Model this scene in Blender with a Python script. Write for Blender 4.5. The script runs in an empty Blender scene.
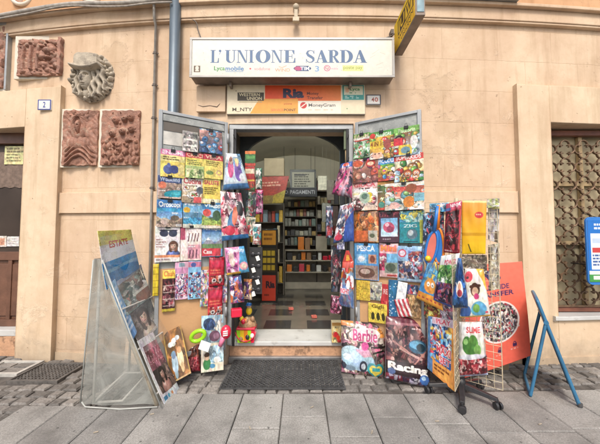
import bpy, math, random
import numpy as np
from mathutils import Vector as V3, Matrix
scn = bpy.context.scene
COL = scn.collection
R = math.radians
# ------------------------------------------------------------------ camera model (600x444 frame of the photograph)
F = 285.0; TILT = R(2.6); CAM = V3((0, -3.0, 1.337))
def ray(px, py):
    x, z = (px-300)/F, -(py-222)/F
    c, s = math.cos(TILT), math.sin(TILT)
    return V3((x, c - z*s, s + z*c))
def P(px, py, Y):
    d = ray(px, py); return CAM + d*((Y-CAM.y)/d.y)
def G(px, py, z=0.0):
    d = ray(px, py); return CAM + d*((z-CAM.z)/d.z)
class Plane:
    def __init__(s, o, n, u=None):
        s.o = V3(o); s.n = V3(n).normalized()
        s.u = V3(u).normalized() if u is not None else V3((0,0,1)).cross(s.n).normalized()
        s.v = s.n.cross(s.u).normalized()
    def hit(s, px, py, off=0.0):
        d = ray(px, py); o = s.o + s.n*off
        return CAM + d*((o-CAM).dot(s.n)/d.dot(s.n))
def wy(x):                                   # the facade bulges gently: its ends stand farther back
    return 0.0235*x*x if x < 0 else 0.0135*x*x

# ------------------------------------------------------------------ materials
def lin(c):
    return tuple(((v/12.92) if v <= .04045 else ((v+.055)/1.055)**2.4) for v in c)
def hx(h):
    return tuple(int(h[i:i+2],16)/255 for i in (0,2,4))
MATS = {}
def nodes_of(name):
    m = bpy.data.materials.new(name); m.use_nodes = True
    nt = m.node_tree; b = nt.nodes['Principled BSDF']
    return m, nt, b
def mat(name, col, rough=.6, metal=0, var=.12, scale=8, bump=.0, bscale=60, spec=.5, stain=None, stain_t=.62, stain_s=3.0, emit=0, coat=0):
    if name in MATS: return MATS[name]
    m, nt, b = nodes_of(name); N, L = nt.nodes, nt.links
    tc = N.new('ShaderNodeTexCoord')
    nz = N.new('ShaderNodeTexNoise'); nz.inputs['Scale'].default_value = scale; nz.inputs['Detail'].default_value = 6
    L.new(tc.outputs['Object'], nz.inputs['Vector'])
    mx = N.new('ShaderNodeMix'); mx.data_type = 'RGBA'
    mr = N.new('ShaderNodeMapRange'); mr.inputs['From Min'].default_value=.3; mr.inputs['From Max'].default_value=.7
    L.new(nz.outputs['Fac'], mr.inputs['Value']); L.new(mr.outputs['Result'], mx.inputs['Factor'])
    mx.inputs['A'].default_value = (*[max(0,c*(1-var)) for c in col],1); mx.inputs['B'].default_value = (*[min(1,c*(1+var)) for c in col],1)
    out = mx.outputs['Result']
    if stain:
        n2 = N.new('ShaderNodeTexNoise'); n2.inputs['Scale'].default_value = stain_s; n2.inputs['Detail'].default_value = 8; n2.inputs['Roughness'].default_value=.65
        L.new(tc.outputs['Object'], n2.inputs['Vector'])
        r2 = N.new('ShaderNodeMapRange'); r2.inputs['From Min'].default_value=stain_t-.06; r2.inputs['From Max'].default_value=stain_t+.06; r2.inputs['To Max'].default_value=.85
        L.new(n2.outputs['Fac'], r2.inputs['Value'])
        m2 = N.new('ShaderNodeMix'); m2.data_type='RGBA'; L.new(r2.outputs['Result'], m2.inputs['Factor'])
        L.new(out, m2.inputs['A']); m2.inputs['B'].default_value=(*stain,1); out = m2.outputs['Result']
    L.new(out, b.inputs['Base Color'])
    b.inputs['Roughness'].default_value = rough; b.inputs['Metallic'].default_value = metal
    b.inputs['Specular IOR Level'].default_value = spec
    if coat: b.inputs['Coat Weight'].default_value = coat; b.inputs['Coat Roughness'].default_value=.12
    if bump:
        n3 = N.new('ShaderNodeTexNoise'); n3.inputs['Scale'].default_value = bscale; n3.inputs['Detail'].default_value=5
        L.new(tc.outputs['Object'], n3.inputs['Vector'])
        bp = N.new('ShaderNodeBump'); bp.inputs['Strength'].default_value=bump; bp.inputs['Distance'].default_value=.01
        L.new(n3.outputs['Fac'], bp.inputs['Height']); L.new(bp.outputs['Normal'], b.inputs['Normal'])
    if emit:
        b.inputs['Emission Color'].default_value=(*col,1); b.inputs['Emission Strength'].default_value=emit
    MATS[name] = m; return m
def mat_print(name='printed_cover', rough=.38, coat=.0, spec=.5):
    if name in MATS: return MATS[name]
    m, nt, b = nodes_of(name); N, L = nt.nodes, nt.links
    a = N.new('ShaderNodeVertexColor'); a.layer_name = 'ink'
    tc = N.new('ShaderNodeTexCoord'); nz = N.new('ShaderNodeTexNoise'); nz.inputs['Scale'].default_value=25; nz.inputs['Detail'].default_value=4
    L.new(tc.outputs['Object'], nz.inputs['Vector'])
    hs = N.new('ShaderNodeHueSaturation'); mr = N.new('ShaderNodeMapRange'); mr.inputs['To Min'].default_value=.82; mr.inputs['To Max'].default_value=1.08
    L.new(nz.outputs['Fac'], mr.inputs['Value']); L.new(mr.outputs['Result'], hs.inputs['Value'])
    L.new(a.outputs['Color'], hs.inputs['Color']); L.new(hs.outputs['Color'], b.inputs['Base Color'])
    b.inputs['Roughness'].default_value=rough; b.inputs['Specular IOR Level'].default_value=spec
    if coat: b.inputs['Coat Weight'].default_value=coat; b.inputs['Coat Roughness'].default_value=.08
    bp = N.new('ShaderNodeBump'); bp.inputs['Strength'].default_value=.25; bp.inputs['Distance'].default_value=.006
    n3 = N.new('ShaderNodeTexNoise'); n3.inputs['Scale'].default_value=14; n3.inputs['Detail'].default_value=3
    L.new(tc.outputs['Object'], n3.inputs['Vector']); L.new(n3.outputs['Fac'], bp.inputs['Height'])
    L.new(bp.outputs['Normal'], b.inputs['Normal'])
    if coat: L.new(bp.outputs['Normal'], b.inputs['Coat Normal'])
    MATS[name]=m; return m
def mat_film(name, tint=(.85,.87,.85), alpha=.25, rough=.12, bscale=9, bump=.6):
    if name in MATS: return MATS[name]
    m, nt, b = nodes_of(name); N, L = nt.nodes, nt.links
    b.inputs['Base Color'].default_value=(*tint,1); b.inputs['Roughness'].default_value=rough; b.inputs['Specular IOR Level'].default_value=.6
    tc = N.new('ShaderNodeTexCoord'); n = N.new('ShaderNodeTexNoise'); n.inputs['Scale'].default_value=bscale; n.inputs['Detail'].default_value=5; n.inputs['Distortion'].default_value=1.2
    L.new(tc.outputs['Object'], n.inputs['Vector'])
    mr = N.new('ShaderNodeMapRange'); mr.inputs['From Min'].default_value=.3; mr.inputs['From Max'].default_value=.75
    mr.inputs['To Min'].default_value=alpha*.55; mr.inputs['To Max'].default_value=min(1,alpha*1.5)
    L.new(n.outputs['Fac'], mr.inputs['Value']); L.new(mr.outputs['Result'], b.inputs['Alpha'])
    bp = N.new('ShaderNodeBump'); bp.inputs['Strength'].default_value=bump; bp.inputs['Distance'].default_value=.03
    L.new(n.outputs['Fac'], bp.inputs['Height']); L.new(bp.outputs['Normal'], b.inputs['Normal'])
    MATS[name]=m; return m
def mat_wall(name, col, joint=True, z0=.092):
    m, nt, b = nodes_of(name); N, L = nt.nodes, nt.links
    tc = N.new('ShaderNodeTexCoord'); sx = N.new('ShaderNodeSeparateXYZ'); L.new(tc.outputs['Object'], sx.inputs[0])
    def noise(sc, det=6, rg=.6, vec=None, dist=0):
        n = N.new('ShaderNodeTexNoise'); n.inputs['Scale'].default_value=sc; n.inputs['Detail'].default_value=det; n.inputs['Roughness'].default_value=rg; n.inputs['Distortion'].default_value=dist
        L.new(vec or tc.outputs['Object'], n.inputs['Vector']); return n.outputs['Fac']
    def rng(v,a,c,lo=0,hi=1):
        r = N.new('ShaderNodeMapRange'); r.inputs['From Min'].default_value=a; r.inputs['From Max'].default_value=c; r.inputs['To Min'].default_value=lo; r.inputs['To Max'].default_value=hi
        L.new(v, r.inputs['Value']); return r.outputs['Result']
    def mixc(f, A, B):
        x = N.new('ShaderNodeMix'); x.data_type='RGBA'; L.new(f, x.inputs['Factor'])
        if isinstance(A, tuple): x.inputs['A'].default_value=(*A,1)
        else: L.new(A, x.inputs['A'])
        if isinstance(B, tuple): x.inputs['B'].default_value=(*B,1)
        else: L.new(B, x.inputs['B'])
        return x.outputs['Result']
    c1 = (col[0]*.86,col[1]*.79,col[2]*.76); c2 = (min(1,col[0]*1.08),min(1,col[1]*1.1),min(1,col[2]*1.1))
    c = mixc(rng(noise(1.7),.3,.7), c1, c2)
    c = mixc(rng(noise(9,8,.7),.45,.75,0,.35), c, (col[0]*.7,col[1]*.62,col[2]*.52))
    # vertical rain streaks
    cx = N.new('ShaderNodeCombineXYZ')
    ml = N.new('ShaderNodeMath'); ml.operation='MULTIPLY'; ml.inputs[1].default_value=.12; L.new(sx.outputs['Z'], ml.inputs[0])
    L.new(sx.outputs['X'], cx.inputs[0]); L.new(sx.outputs['Y'], cx.inputs[1]); L.new(ml.outputs[0], cx.inputs[2])
    c = mixc(rng(noise(7,5,.6,cx.outputs[0]),.5,.72,0,.55), c, (col[0]*.62,col[1]*.55,col[2]*.47))
    # pale flaked patches and small dark pits
    flake = rng(noise(2.6,9,.72,None,.4),.6,.66)
    c = mixc(rng(noise(2.6,9,.72,None,.4),.6,.68,0,.45), c, (min(1,col[0]*1.15),min(1,col[1]*1.2),min(1,col[2]*1.25)))
    pit = rng(noise(22,3,.5),.72,.76)
    c = mixc(rng(noise(4.2,8,.75),.60,.70,0,.38), c, (col[0]*.55,col[1]*.5,col[2]*.46))
    c = mixc(rng(noise(22,3,.5),.72,.78,0,.6), c, (col[0]*.35,col[1]*.28,col[2]*.22))
    # worn, flaking areas of the render right of the sign and low on the left
    worn=None
    for (wx_,wz_,wr_) in ((1.50,2.93,.42),(1.62,2.52,.36),(1.35,2.2,.3),(-2.3,.45,.5),(-2.05,3.3,.35),(3.6,3.25,.5)):
        dm=N.new('ShaderNodeVectorMath'); dm.operation='DISTANCE'; L.new(tc.outputs['Object'],dm.inputs[0]); dm.inputs[1].default_value=(wx_,wy(wx_),wz_)
        f_=rng(dm.outputs['Value'],0,wr_,1,0)
        if worn is None: worn=f_
        else:
            mm=N.new('ShaderNodeMath'); mm.operation='MAXIMUM'; L.new(worn,mm.inputs[0]); L.new(f_,mm.inputs[1]); worn=mm.outputs[0]
    wm=N.new('ShaderNodeMath'); wm.operation='MULTIPLY_ADD'; L.new(worn,wm.inputs[0]); wm.inputs[1].default_value=.42; L.new(noise(5.5,9,.72,None,.3),wm.inputs[2])
    wornm=rng(wm.outputs[0],.72,.80)
    c = mixc(rng(wm.outputs[0],.70,.84,0,.38), c, (col[0]*.72,col[1]*.68,col[2]*.62))
    # street grime near the ground, with a ragged edge
    zz = N.new('ShaderNodeMath'); zz.operation='ADD'; L.new(sx.outputs['Z'], zz.inputs[0])
    nn = rng(noise(6,6,.7),.2,.8,-.16,.16); L.new(nn, zz.inputs[1])
    c = mixc(rng(zz.outputs[0],.02,.3,.5,0), c, (.2,.16,.12))
    h = None
    if joint:
        cv = N.new('ShaderNodeCombineXYZ')
        wob = rng(noise(5,2),.0,1.,-.006,.006)
        ax = N.new('ShaderNodeMath'); ax.operation='ADD'; L.new(sx.outputs['X'], ax.inputs[0]); ax.inputs[1].default_value=10*.63-1.24+.315
        az0 = N.new('ShaderNodeMath'); az0.operation='ADD'; L.new(sx.outputs['Z'], az0.inputs[0]); az0.inputs[1].default_value=-z0
        az = N.new('ShaderNodeMath'); az.operation='ADD'; L.new(az0.outputs[0], az.inputs[0]); L.new(wob, az.inputs[1])
        L.new(ax.outputs[0], cv.inputs[0]); L.new(az.outputs[0], cv.inputs[1])
        br = N.new('ShaderNodeTexBrick'); L.new(cv.outputs[0], br.inputs['Vector'])
        br.inputs['Scale'].default_value=1; br.inputs['Brick Width'].default_value=.63; br.inputs['Row Height'].default_value=.352
        br.inputs['Mortar Size'].default_value=.004; br.inputs['Mortar Smooth'].default_value=.5; br.offset=.5
        br.inputs['Color1'].default_value=(.82,.82,.82,1); br.inputs['Color2'].default_value=(1,1,1,1); br.inputs['Mortar'].default_value=(1,1,1,1)
        fade = rng(noise(3,4),.3,.6,.08,.38)
        mf = N.new('ShaderNodeMath'); mf.operation='MULTIPLY'; L.new(br.outputs['Fac'], mf.inputs[0]); L.new(fade, mf.inputs[1])
        mu = N.new('ShaderNodeMix'); mu.data_type='RGBA'; mu.blend_type='MULTIPLY'; mu.inputs['Factor'].default_value=.22
        L.new(c, mu.inputs['A']); L.new(br.outputs['Color'], mu.inputs['B'])
        c = mixc(mf.outputs[0], mu.outputs['Result'], (col[0]*.6,col[1]*.52,col[2]*.42)); h = br.outputs['Fac']
    L.new(c, b.inputs['Base Color']); b.inputs['Roughness'].default_value=.85; b.inputs['Specular IOR Level'].default_value=.25
    hh = N.new('ShaderNodeMath'); hh.operation='MULTIPLY_ADD'; L.new(noise(35,8,.65), hh.inputs[0]); hh.inputs[1].default_value=.3; fw=N.new('ShaderNodeMath'); fw.operation='SUBTRACT'; L.new(flake,fw.inputs[0]); L.new(wornm,fw.inputs[1]); L.new(fw.outputs[0], hh.inputs[2])
    b1 = N.new('ShaderNodeBump'); b1.inputs['Strength'].default_value=.38; b1.inputs['Distance'].default_value=.009; L.new(hh.outputs[0], b1.inputs['Height'])
    last = b1
    b3 = N.new('ShaderNodeBump'); b3.invert=True; b3.inputs['Strength'].default_value=.5; b3.inputs['Distance'].default_value=.008; L.new(pit, b3.inputs['Height']); L.new(last.outputs[0], b3.inputs['Normal']); last=b3
    if h:
        b2 = N.new('ShaderNodeBump'); b2.invert=True; b2.inputs['Strength'].default_value=.42; b2.inputs['Distance'].default_value=.006
        L.new(h, b2.inputs['Height']); L.new(last.outputs[0], b2.inputs['Normal']); last=b2
    L.new(last.outputs[0], b.inputs['Normal'])
    MATS[name]=m; return m
def mat_stone(name, c1, c2, rough=.8, scale=40, dirt=(.07,.065,.06), bump=.4):      # per-piece tone by mesh island
    m, nt, b = nodes_of(name); N, L = nt.nodes, nt.links
    g = N.new('ShaderNodeNewGeometry'); tc = N.new('ShaderNodeTexCoord')
    mx = N.new('ShaderNodeMix'); mx.data_type='RGBA'; L.new(g.outputs['Random Per Island'], mx.inputs['Factor']); mx.inputs['A'].default_value=(*c1,1); mx.inputs['B'].default_value=(*c2,1)
    n = N.new('ShaderNodeTexNoise'); n.inputs['Scale'].default_value=scale; n.inputs['Detail'].default_value=8; n.inputs['Roughness'].default_value=.7; L.new(tc.outputs['Object'], n.inputs['Vector'])
    n2 = N.new('ShaderNodeTexNoise'); n2.inputs['Scale'].default_value=3.1; n2.inputs['Detail'].default_value=7; n2.inputs['Roughness'].default_value=.65; L.new(tc.outputs['Object'], n2.inputs['Vector'])
    def rg(v,a,c,lo,hi):
        r = N.new('ShaderNodeMapRange'); r.inputs['From Min'].default_value=a; r.inputs['From Max'].default_value=c; r.inputs['To Min'].default_value=lo; r.inputs['To Max'].default_value=hi; L.new(v,r.inputs['Value']); return r.outputs['Result']
    hs = N.new('ShaderNodeHueSaturation'); L.new(rg(n.outputs['Fac'],.32,.68,.58,1.36), hs.inputs['Value']); L.new(mx.outputs['Result'], hs.inputs['Color'])
    m2 = N.new('ShaderNodeMix'); m2.data_type='RGBA'; L.new(rg(n2.outputs['Fac'],.44,.70,0,.72), m2.inputs['Factor']); L.new(hs.outputs['Color'], m2.inputs['A']); m2.inputs['B'].default_value=(*dirt,1)
    v = N.new('ShaderNodeTexVoronoi'); v.inputs['Scale'].default_value=9; L.new(tc.outputs['Object'], v.inputs['Vector'])
    m3 = N.new('ShaderNodeMix'); m3.data_type='RGBA'; L.new(rg(v.outputs['Distance'],.05,.085,.7,0), m3.inputs['Factor']); L.new(m2.outputs['Result'], m3.inputs['A']); m3.inputs['B'].default_value=(.03,.03,.03,1)
    L.new(m3.outputs['Result'], b.inputs['Base Color']); b.inputs['Roughness'].default_value=rough; b.inputs['Specular IOR Level'].default_value=.3
    bp = N.new('ShaderNodeBump'); bp.inputs['Strength'].default_value=bump; bp.inputs['Distance'].default_value=.006; L.new(n.outputs['Fac'], bp.inputs['Height']); L.new(bp.outputs['Normal'], b.inputs['Normal'])
    MATS[name]=m; return m

# ------------------------------------------------------------------ object helpers
WL = {}
def tag(o, label=None, cat=None, group=None, kind=None):
    if label: o['label']=label
    if cat: o['category']=cat
    if group: o['group']=group
    if kind: o['kind']=kind
    return o
def empty(name, loc, label=None, cat=None, group=None):
    o = bpy.data.objects.new(name, None); COL.objects.link(o); o.location=loc; o.empty_display_size=.1
    WL[o.name]=V3(loc); return tag(o,label,cat,group)
def link(name, me, parent=None, base=None):
    o = bpy.data.objects.new(name, me); COL.objects.link(o)
    if base is None: base = WL[parent.name] if parent else V3((0,0,0))
    base = V3(base)
    WL[o.name]=base
    if parent: o.parent=parent; o.location = base-WL[parent.name]
    else: o.location = base
    return o
class MB:
    def __init__(s): s.V=[]; s.F=[]
    def add(s, vs, fs):
        k=len(s.V); s.V += [tuple(v) for v in vs]; s.F += [tuple(i+k for i in f) for f in fs]; return s
    def box(s, x0,x1,y0,y1,z0,z1):
        return s.add([(x0,y0,z0),(x1,y0,z0),(x1,y1,z0),(x0,y1,z0),(x0,y0,z1),(x1,y0,z1),(x1,y1,z1),(x0,y1,z1)],
            [(0,3,2,1),(4,5,6,7),(0,1,5,4),(1,2,6,5),(2,3,7,6),(3,0,4,7)])
    def obox(s, c, a, b_, d):                 # centre and three half-axes
        c,a,b_,d = V3(c),V3(a),V3(b_),V3(d); vs=[]
        for k in (-1,1):
            for (i,j) in ((-1,-1),(1,-1),(1,1),(-1,1)): vs.append(c+a*i+b_*j+d*k)
        return s.add(vs, [(0,3,2,1),(4,5,6,7),(0,1,5,4),(1,2,6,5),(2,3,7,6),(3,0,4,7)])
    def prism(s, pts, d):
        n=len(pts); d=V3(d); pts=[V3(p) for p in pts]
        return s.add(pts+[p+d for p in pts], [tuple(range(n-1,-1,-1)), tuple(range(n,2*n))]+[(i,(i+1)%n,n+(i+1)%n,n+i) for i in range(n)])
    def tube(s, path, r, seg=8, closed=False, flat=None):
        path=[V3(p) for p in path]; n=len(path); rr = r if isinstance(r,(list,tuple)) else [r]*n
        rings=[]; up=None
        for i in range(n):
            a=path[(i-1)%n] if (closed or i>0) else path[i]; b_=path[(i+1)%n] if (closed or i<n-1) else path[i]
            t=(b_-a).normalized()
            if up is None:
                up = V3((0,0,1)) if abs(t.z)<.9 else V3((0,1,0))
            x=t.cross(up)
            if x.length<1e-5: x=t.orthogonal()
            x.normalize(); y=x.cross(t).normalized(); up=y
            rings.append([path[i]+(x*math.cos(2*math.pi*k/seg)+y*math.sin(2*math.pi*k/seg))*rr[i] for k in range(seg)])
        vs=[p for q in rings for p in q]; fs=[]
        for i in range(n if closed else n-1):
            j=(i+1)%n
            for k in range(seg): fs.append((i*seg+k, i*seg+(k+1)%seg, j*seg+(k+1)%seg, j*seg+k))
        if not closed: fs += [tuple(range(seg-1,-1,-1)), tuple((n-1)*seg+k for k in range(seg))]
        return s.add(vs,fs)
    def cyl(s,a,b_,r0,r1=None,seg=16): return s.tube([a,b_],[r0,r0 if r1 is None else r1],seg)
    def sph(s,c,rx,ry,rz,nu=14,nv=9,jit=0,rng=None):
        c=V3(c); vs=[]; fs=[]
        for j in range(nv+1):
            th=math.pi*j/nv
            for i in range(nu):
                ph=2*math.pi*i/nu; k=1+(rng.uniform(-jit,jit) if jit else 0)
                vs.append((c.x+rx*k*math.sin(th)*math.cos(ph), c.y+ry*k*math.sin(th)*math.sin(ph), c.z+rz*k*math.cos(th)))
        for j in range(nv):
            for i in range(nu): fs.append((j*nu+i, (j+1)*nu+i, (j+1)*nu+(i+1)%nu, j*nu+(i+1)%nu))
        return s.add(vs,fs)
    def build(s, name, m, parent=None, base=None, smooth=False, bevel=0, seg=2):
        if base is None: base = WL[parent.name] if parent else V3((0,0,0))
        base=V3(base)
        me=bpy.data.meshes.new(name); me.from_pydata([tuple(V3(v)-base) for v in s.V],[],s.F); me.update()
        me.materials.append(m)
        if smooth: me.polygons.foreach_set('use_smooth',[True]*len(me.polygons))
        o=link(name,me,parent,base)
        if bevel:
            bv=o.modifiers.new('bevel','BEVEL'); bv.width=bevel; bv.segments=seg; bv.limit_method='ANGLE'; bv.angle_limit=R(40)
        return o
def arc(c,u,v,r,a0,a1,n):
    c,u,v=V3(c),V3(u),V3(v); return [c+u*(r*math.cos(a0+(a1-a0)*i/n))+v*(r*math.sin(a0+(a1-a0)*i/n)) for i in range(n+1)]

# ------------------------------------------------------------------ ink painter: draws a cover as a grid of colours on the mesh
_gl={}
def glyphs(txt, bold=0):
    k=(txt,bold)
    if k in _gl: return _gl[k]
    cu=bpy.data.curves.new('lettering','FONT'); cu.body=txt; cu.offset=bold; cu.resolution_u=3
    o=bpy.data.objects.new('lettering',cu); COL.objects.link(o); bpy.context.view_layer.update()
    me=bpy.data.meshes.new_from_object(o.evaluated_get(bpy.context.evaluated_depsgraph_get()))
    me.calc_loop_triangles()
    co=np.array([v.co[:2] for v in me.vertices]) if len(me.vertices) else np.zeros((0,2)); tr=np.array([t.vertices[:] for t in me.loop_triangles],dtype=int)
    bpy.data.objects.remove(o); bpy.data.curves.remove(cu); bpy.data.meshes.remove(me)
    mn,mxx=co.min(0),co.max(0); co=(co-mn)/np.maximum(mxx-mn,1e-6)
    _gl[k]=(co,tr); return _gl[k]
class Cv:
    def __init__(s,w,h,bg,seed=0):
        s.w,s.h=w*2,h*2; s.a=np.empty((s.h,s.w,3)); s.a[:]=bg if not isinstance(bg,str) else hx(bg)
        s.Y,s.X=np.meshgrid((np.arange(s.h)+.5)/s.h,(np.arange(s.w)+.5)/s.w,indexing='ij'); s.r=np.random.RandomState(seed); s.asp=h/w
    def c(s,c): return np.array(hx(c) if isinstance(c,str) else c)
    def put(s,m,c,al=1): s.a[m]=s.a[m]*(1-al)+s.c(c)*al
    def rect(s,x0,y0,x1,y1,c,al=1): s.put((s.X>=x0)&(s.X<x1)&(s.Y>=y0)&(s.Y<y1),c,al); return s
    def ell(s,cx,cy,rx,ry,c,rot=0,al=1):
        dx,dy=s.X-cx,(s.Y-cy)*s.asp; ry=ry*s.asp; ct,st=math.cos(rot),math.sin(rot)
        s.put(((dx*ct+dy*st)/rx)**2+((-dx*st+dy*ct)/ry)**2<1,c,al); return s
    def ring(s,cx,cy,r,t,c): 
        d=np.hypot(s.X-cx,(s.Y-cy)*s.asp); s.put((d<r)&(d>r-t),c); return s
    def disc(s,cx,cy,r,c): s.put(np.hypot(s.X-cx,(s.Y-cy)*s.asp)<r,c); return s
    def poly(s,pts,c,al=1):
        m=np.zeros(s.X.shape,bool); n=len(pts)
        for i in range(n):
            (x0,y0),(x1,y1)=pts[i],pts[(i+1)%n]
            if y0==y1: continue
            m^=((s.Y>=min(y0,y1))&(s.Y<max(y0,y1))&(s.X<x0+(s.Y-y0)*(x1-x0)/(y1-y0)))
        s.put(m,c,al); return s
    def line(s,x0,y0,x1,y1,t,c):
        L=math.hypot(x1-x0,(y1-y0)*s.asp) or 1; ux,uy=(x1-x0)/L,(y1-y0)*s.asp/L
        dx,dy=s.X-x0,(s.Y-y0)*s.asp; a=dx*ux+dy*uy; s.put((a>-t/2)&(a<L+t/2)&(np.abs(-dx*uy+dy*ux)<t/2),c); return s
    def grad(s,x0,y0,x1,y1,c0,c1,hor=False):
        m=(s.X>=x0)&(s.X<x1)&(s.Y>=y0)&(s.Y<y1); t=((s.X-x0)/(x1-x0) if hor else (s.Y-y0)/(y1-y0))[m][:,None]
        s.a[m]=s.c(c0)*(1-t)+s.c(c1)*t; return s
    def fld(s,h,w,n):                                        # soft random field in -1..1
        g=s.r.uniform(-1,1,(n+1,n+1)); y=np.linspace(0,n-1e-6,h); x=np.linspace(0,n-1e-6,w); i=y.astype(int); j=x.astype(int); fy=(y-i)[:,None]; fx=(x-j)[None]; fy=fy*fy*(3-2*fy); fx=fx*fx*(3-2*fx)
        return (g[i][:,j]*(1-fx)+g[i][:,j+1]*fx)*(1-fy)+(g[i+1][:,j]*(1-fx)+g[i+1][:,j+1]*fx)*fy
    def patch(s,x0,y0,x1,y1,pal,n=40,soft=0,mask=None):     # busy picture detail in the palette's colours
        m=(s.X>=x0)&(s.X<x1)&(s.Y>=y0)&(s.Y<y1)
        if mask is not None: m&=mask
        if not m.any(): return s
        P_=np.array([s.c(q) for q in pal]); N=int(n*1.5)
        px=s.r.uniform(x0,x1,N); py=s.r.uniform(y0,y1,N); k=s.r.randint(0,len(pal),N); st=s.r.uniform(.4,2.4,N)
        wb=(x1-x0)/max(3,n**.5)*.45
        X2=s.X+wb*s.fld(s.h,s.w,9)+wb*.4*s.fld(s.h,s.w,30); Y2=s.Y+wb*s.fld(s.h,s.w,9)+wb*.4*s.fld(s.h,s.w,30)
        xx,yy=X2[m][:,None],Y2[m][:,None]
        d=((xx-px)**2*st+((yy-py)*s.asp)**2/st); i=d.argmin(1); ds=np.sqrt(d[np.arange(len(i)),i])
        ang=s.r.uniform(0,6.3,N)[i]; sh=((xx[:,0]-px[i])*np.cos(ang)+(yy[:,0]-py[i])*np.sin(ang))/(wb+1e-6)
        s.a[m]=np.clip(P_[k[i]]*s.r.uniform(.7,1.2,N)[i][:,None]*(1+.22*np.clip(sh,-1.5,1.5))[:,None],0,1)
        sz=(x1-x0)/max(3,n**.5)*.85
        for q in range(int(n*.9)):
            cx,cy=s.r.uniform(x0,x1),s.r.uniform(y0,y1); rx=sz*s.r.uniform(.10,.42); ry=rx*s.r.uniform(.5,1.7)/s.asp; c=P_[s.r.randint(len(pal))]
            dx,dy=(X2-cx)/rx,(Y2-cy)/ry; rr=dx*dx+dy*dy; e=(rr<1)&m
            if s.r.rand()<.5: s.a[(rr<1.5)&m]*=.55
            s.a[e]=np.clip(c*(1.12-.4*rr[e]+.18*dx[e])[:,None] if False else c*(1.1-.3*rr[e])[:,None],0,1)
        return s
    def text(s,t,x0,y0,x1,y1,c,out=None,bold=.02,sk=0,al=1):
        co,tr=glyphs(t,bold)
        W=max(2,int((x1-x0)*s.w)); H=max(2,int((y1-y0)*s.h)); m=np.zeros((H,W),bool)
        P2=co.copy(); P2[:,0]*=W; P2[:,1]=(1-co[:,1])*H
        for t3 in tr:
            a,b_,c_=P2[t3]; mn=np.floor(np.minimum(np.minimum(a,b_),c_)).astype(int); mx=np.ceil(np.maximum(np.maximum(a,b_),c_)).astype(int)
            mn=np.maximum(mn,0); mx=np.minimum(mx,(W,H))
            if (mx<=mn).any(): continue
            yy,xx=np.meshgrid(np.arange(mn[1],mx[1])+.5,np.arange(mn[0],mx[0])+.5,indexing='ij')
            e=lambda p,q:(q[0]-p[0])*(yy-p[1])-(q[1]-p[1])*(xx-p[0])
            e0,e1,e2=e(a,b_),e(b_,c_),e(c_,a)
            m[mn[1]:mx[1],mn[0]:mx[0]]|=((e0>=0)&(e1>=0)&(e2>=0))|((e0<=0)&(e1<=0)&(e2<=0))
        ox,oy=int(x0*s.w),int(y0*s.h)
        full=np.zeros((s.h,s.w),bool)
        for r_ in range(H):
            sh=int(sk*(H-r_)); yy=oy+r_
            if 0<=yy<s.h:
                xs=np.nonzero(m[r_])[0]+ox+sh; xs=xs[(xs>=0)&(xs<s.w)]; full[yy,xs]=True
        if out:
            f2=full.copy()
            for dx,dy in ((2,0),(-2,0),(0,2),(0,-2),(2,2),(-2,-2),(2,-2),(-2,2)): f2|=np.roll(np.roll(full,dx,1),dy,0)
            s.put(f2,out)
        s.put(full,c,al); return s
    def dashes(s,x0,y0,x1,y1,n,c):                           # lines of print too small to read
        h=(y1-y0)/n
        for i in range(n):
            x=x0; e=x0+(x1-x0)*s.r.uniform(.6,1)
            while x<e:
                w=s.r.uniform(.03,.12)*(x1-x0)*2; s.rect(x,y0+i*h,min(e,x+w),y0+i*h+h*.55,c); x+=w+.02
        return s
    def scenic(s,x0,y0,x1,y1,sky,hills,near,hor=.4):         # sky, ridges and foreground
        s.grad(x0,y0,x1,y1,sky[0],sky[1]); Y=(s.Y-y0)/(y1-y0); X=(s.X-x0)/(x1-x0); m=(s.X>=x0)&(s.X<x1)&(s.Y>=y0)&(s.Y<y1)
        t=s.fld(s.h,s.w,5)*.5+s.fld(s.h,s.w,16)*.35; s.a[m]=np.clip(s.a[m]+.12*np.clip(t,0,1)[m][:,None],0,1)
        for k,c in enumerate(hills):
            f,ph=s.r.uniform(3,8),s.r.uniform(0,6); rdg=hor+.09*k+.07*np.sin(f*X+ph)+.03*np.sin(3.1*f*X+2*ph)+.015*s.fld(s.h,s.w,24); q=m&(Y>rdg)
            s.a[q]=np.clip(s.c(c)*(1+.30*t+.25*s.fld(s.h,s.w,28))[q][:,None]*(1.12-.35*(Y-rdg))[q][:,None],0,1)
        q=m&(Y>.80+.05*s.fld(s.h,s.w,6)); s.a[q]=np.clip(s.c(near)*(1+.4*s.fld(s.h,s.w,36)+.2*t)[q][:,None],0,1); return s
    def ball(s,cx,cy,rx,ry,c,rot=0):                          # rounded, shaded form
        dx,dy=s.X-cx,(s.Y-cy)*s.asp; ry=ry*s.asp; ct,st=math.cos(rot),math.sin(rot); a=(dx*ct+dy*st)/rx; b=(-dx*st+dy*ct)/ry; d=a*a+b*b; m=d<1
        s.put((d<1.22)&~m,'241c1c',.55); s.a[m]=np.clip(s.c(c)*(1.12-.42*d-.2*b-.14*a)[m][:,None]+.25*np.clip(1-((a+.35)**2+(b+.4)**2)*7,0,1)[m][:,None],0,1); return s
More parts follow.
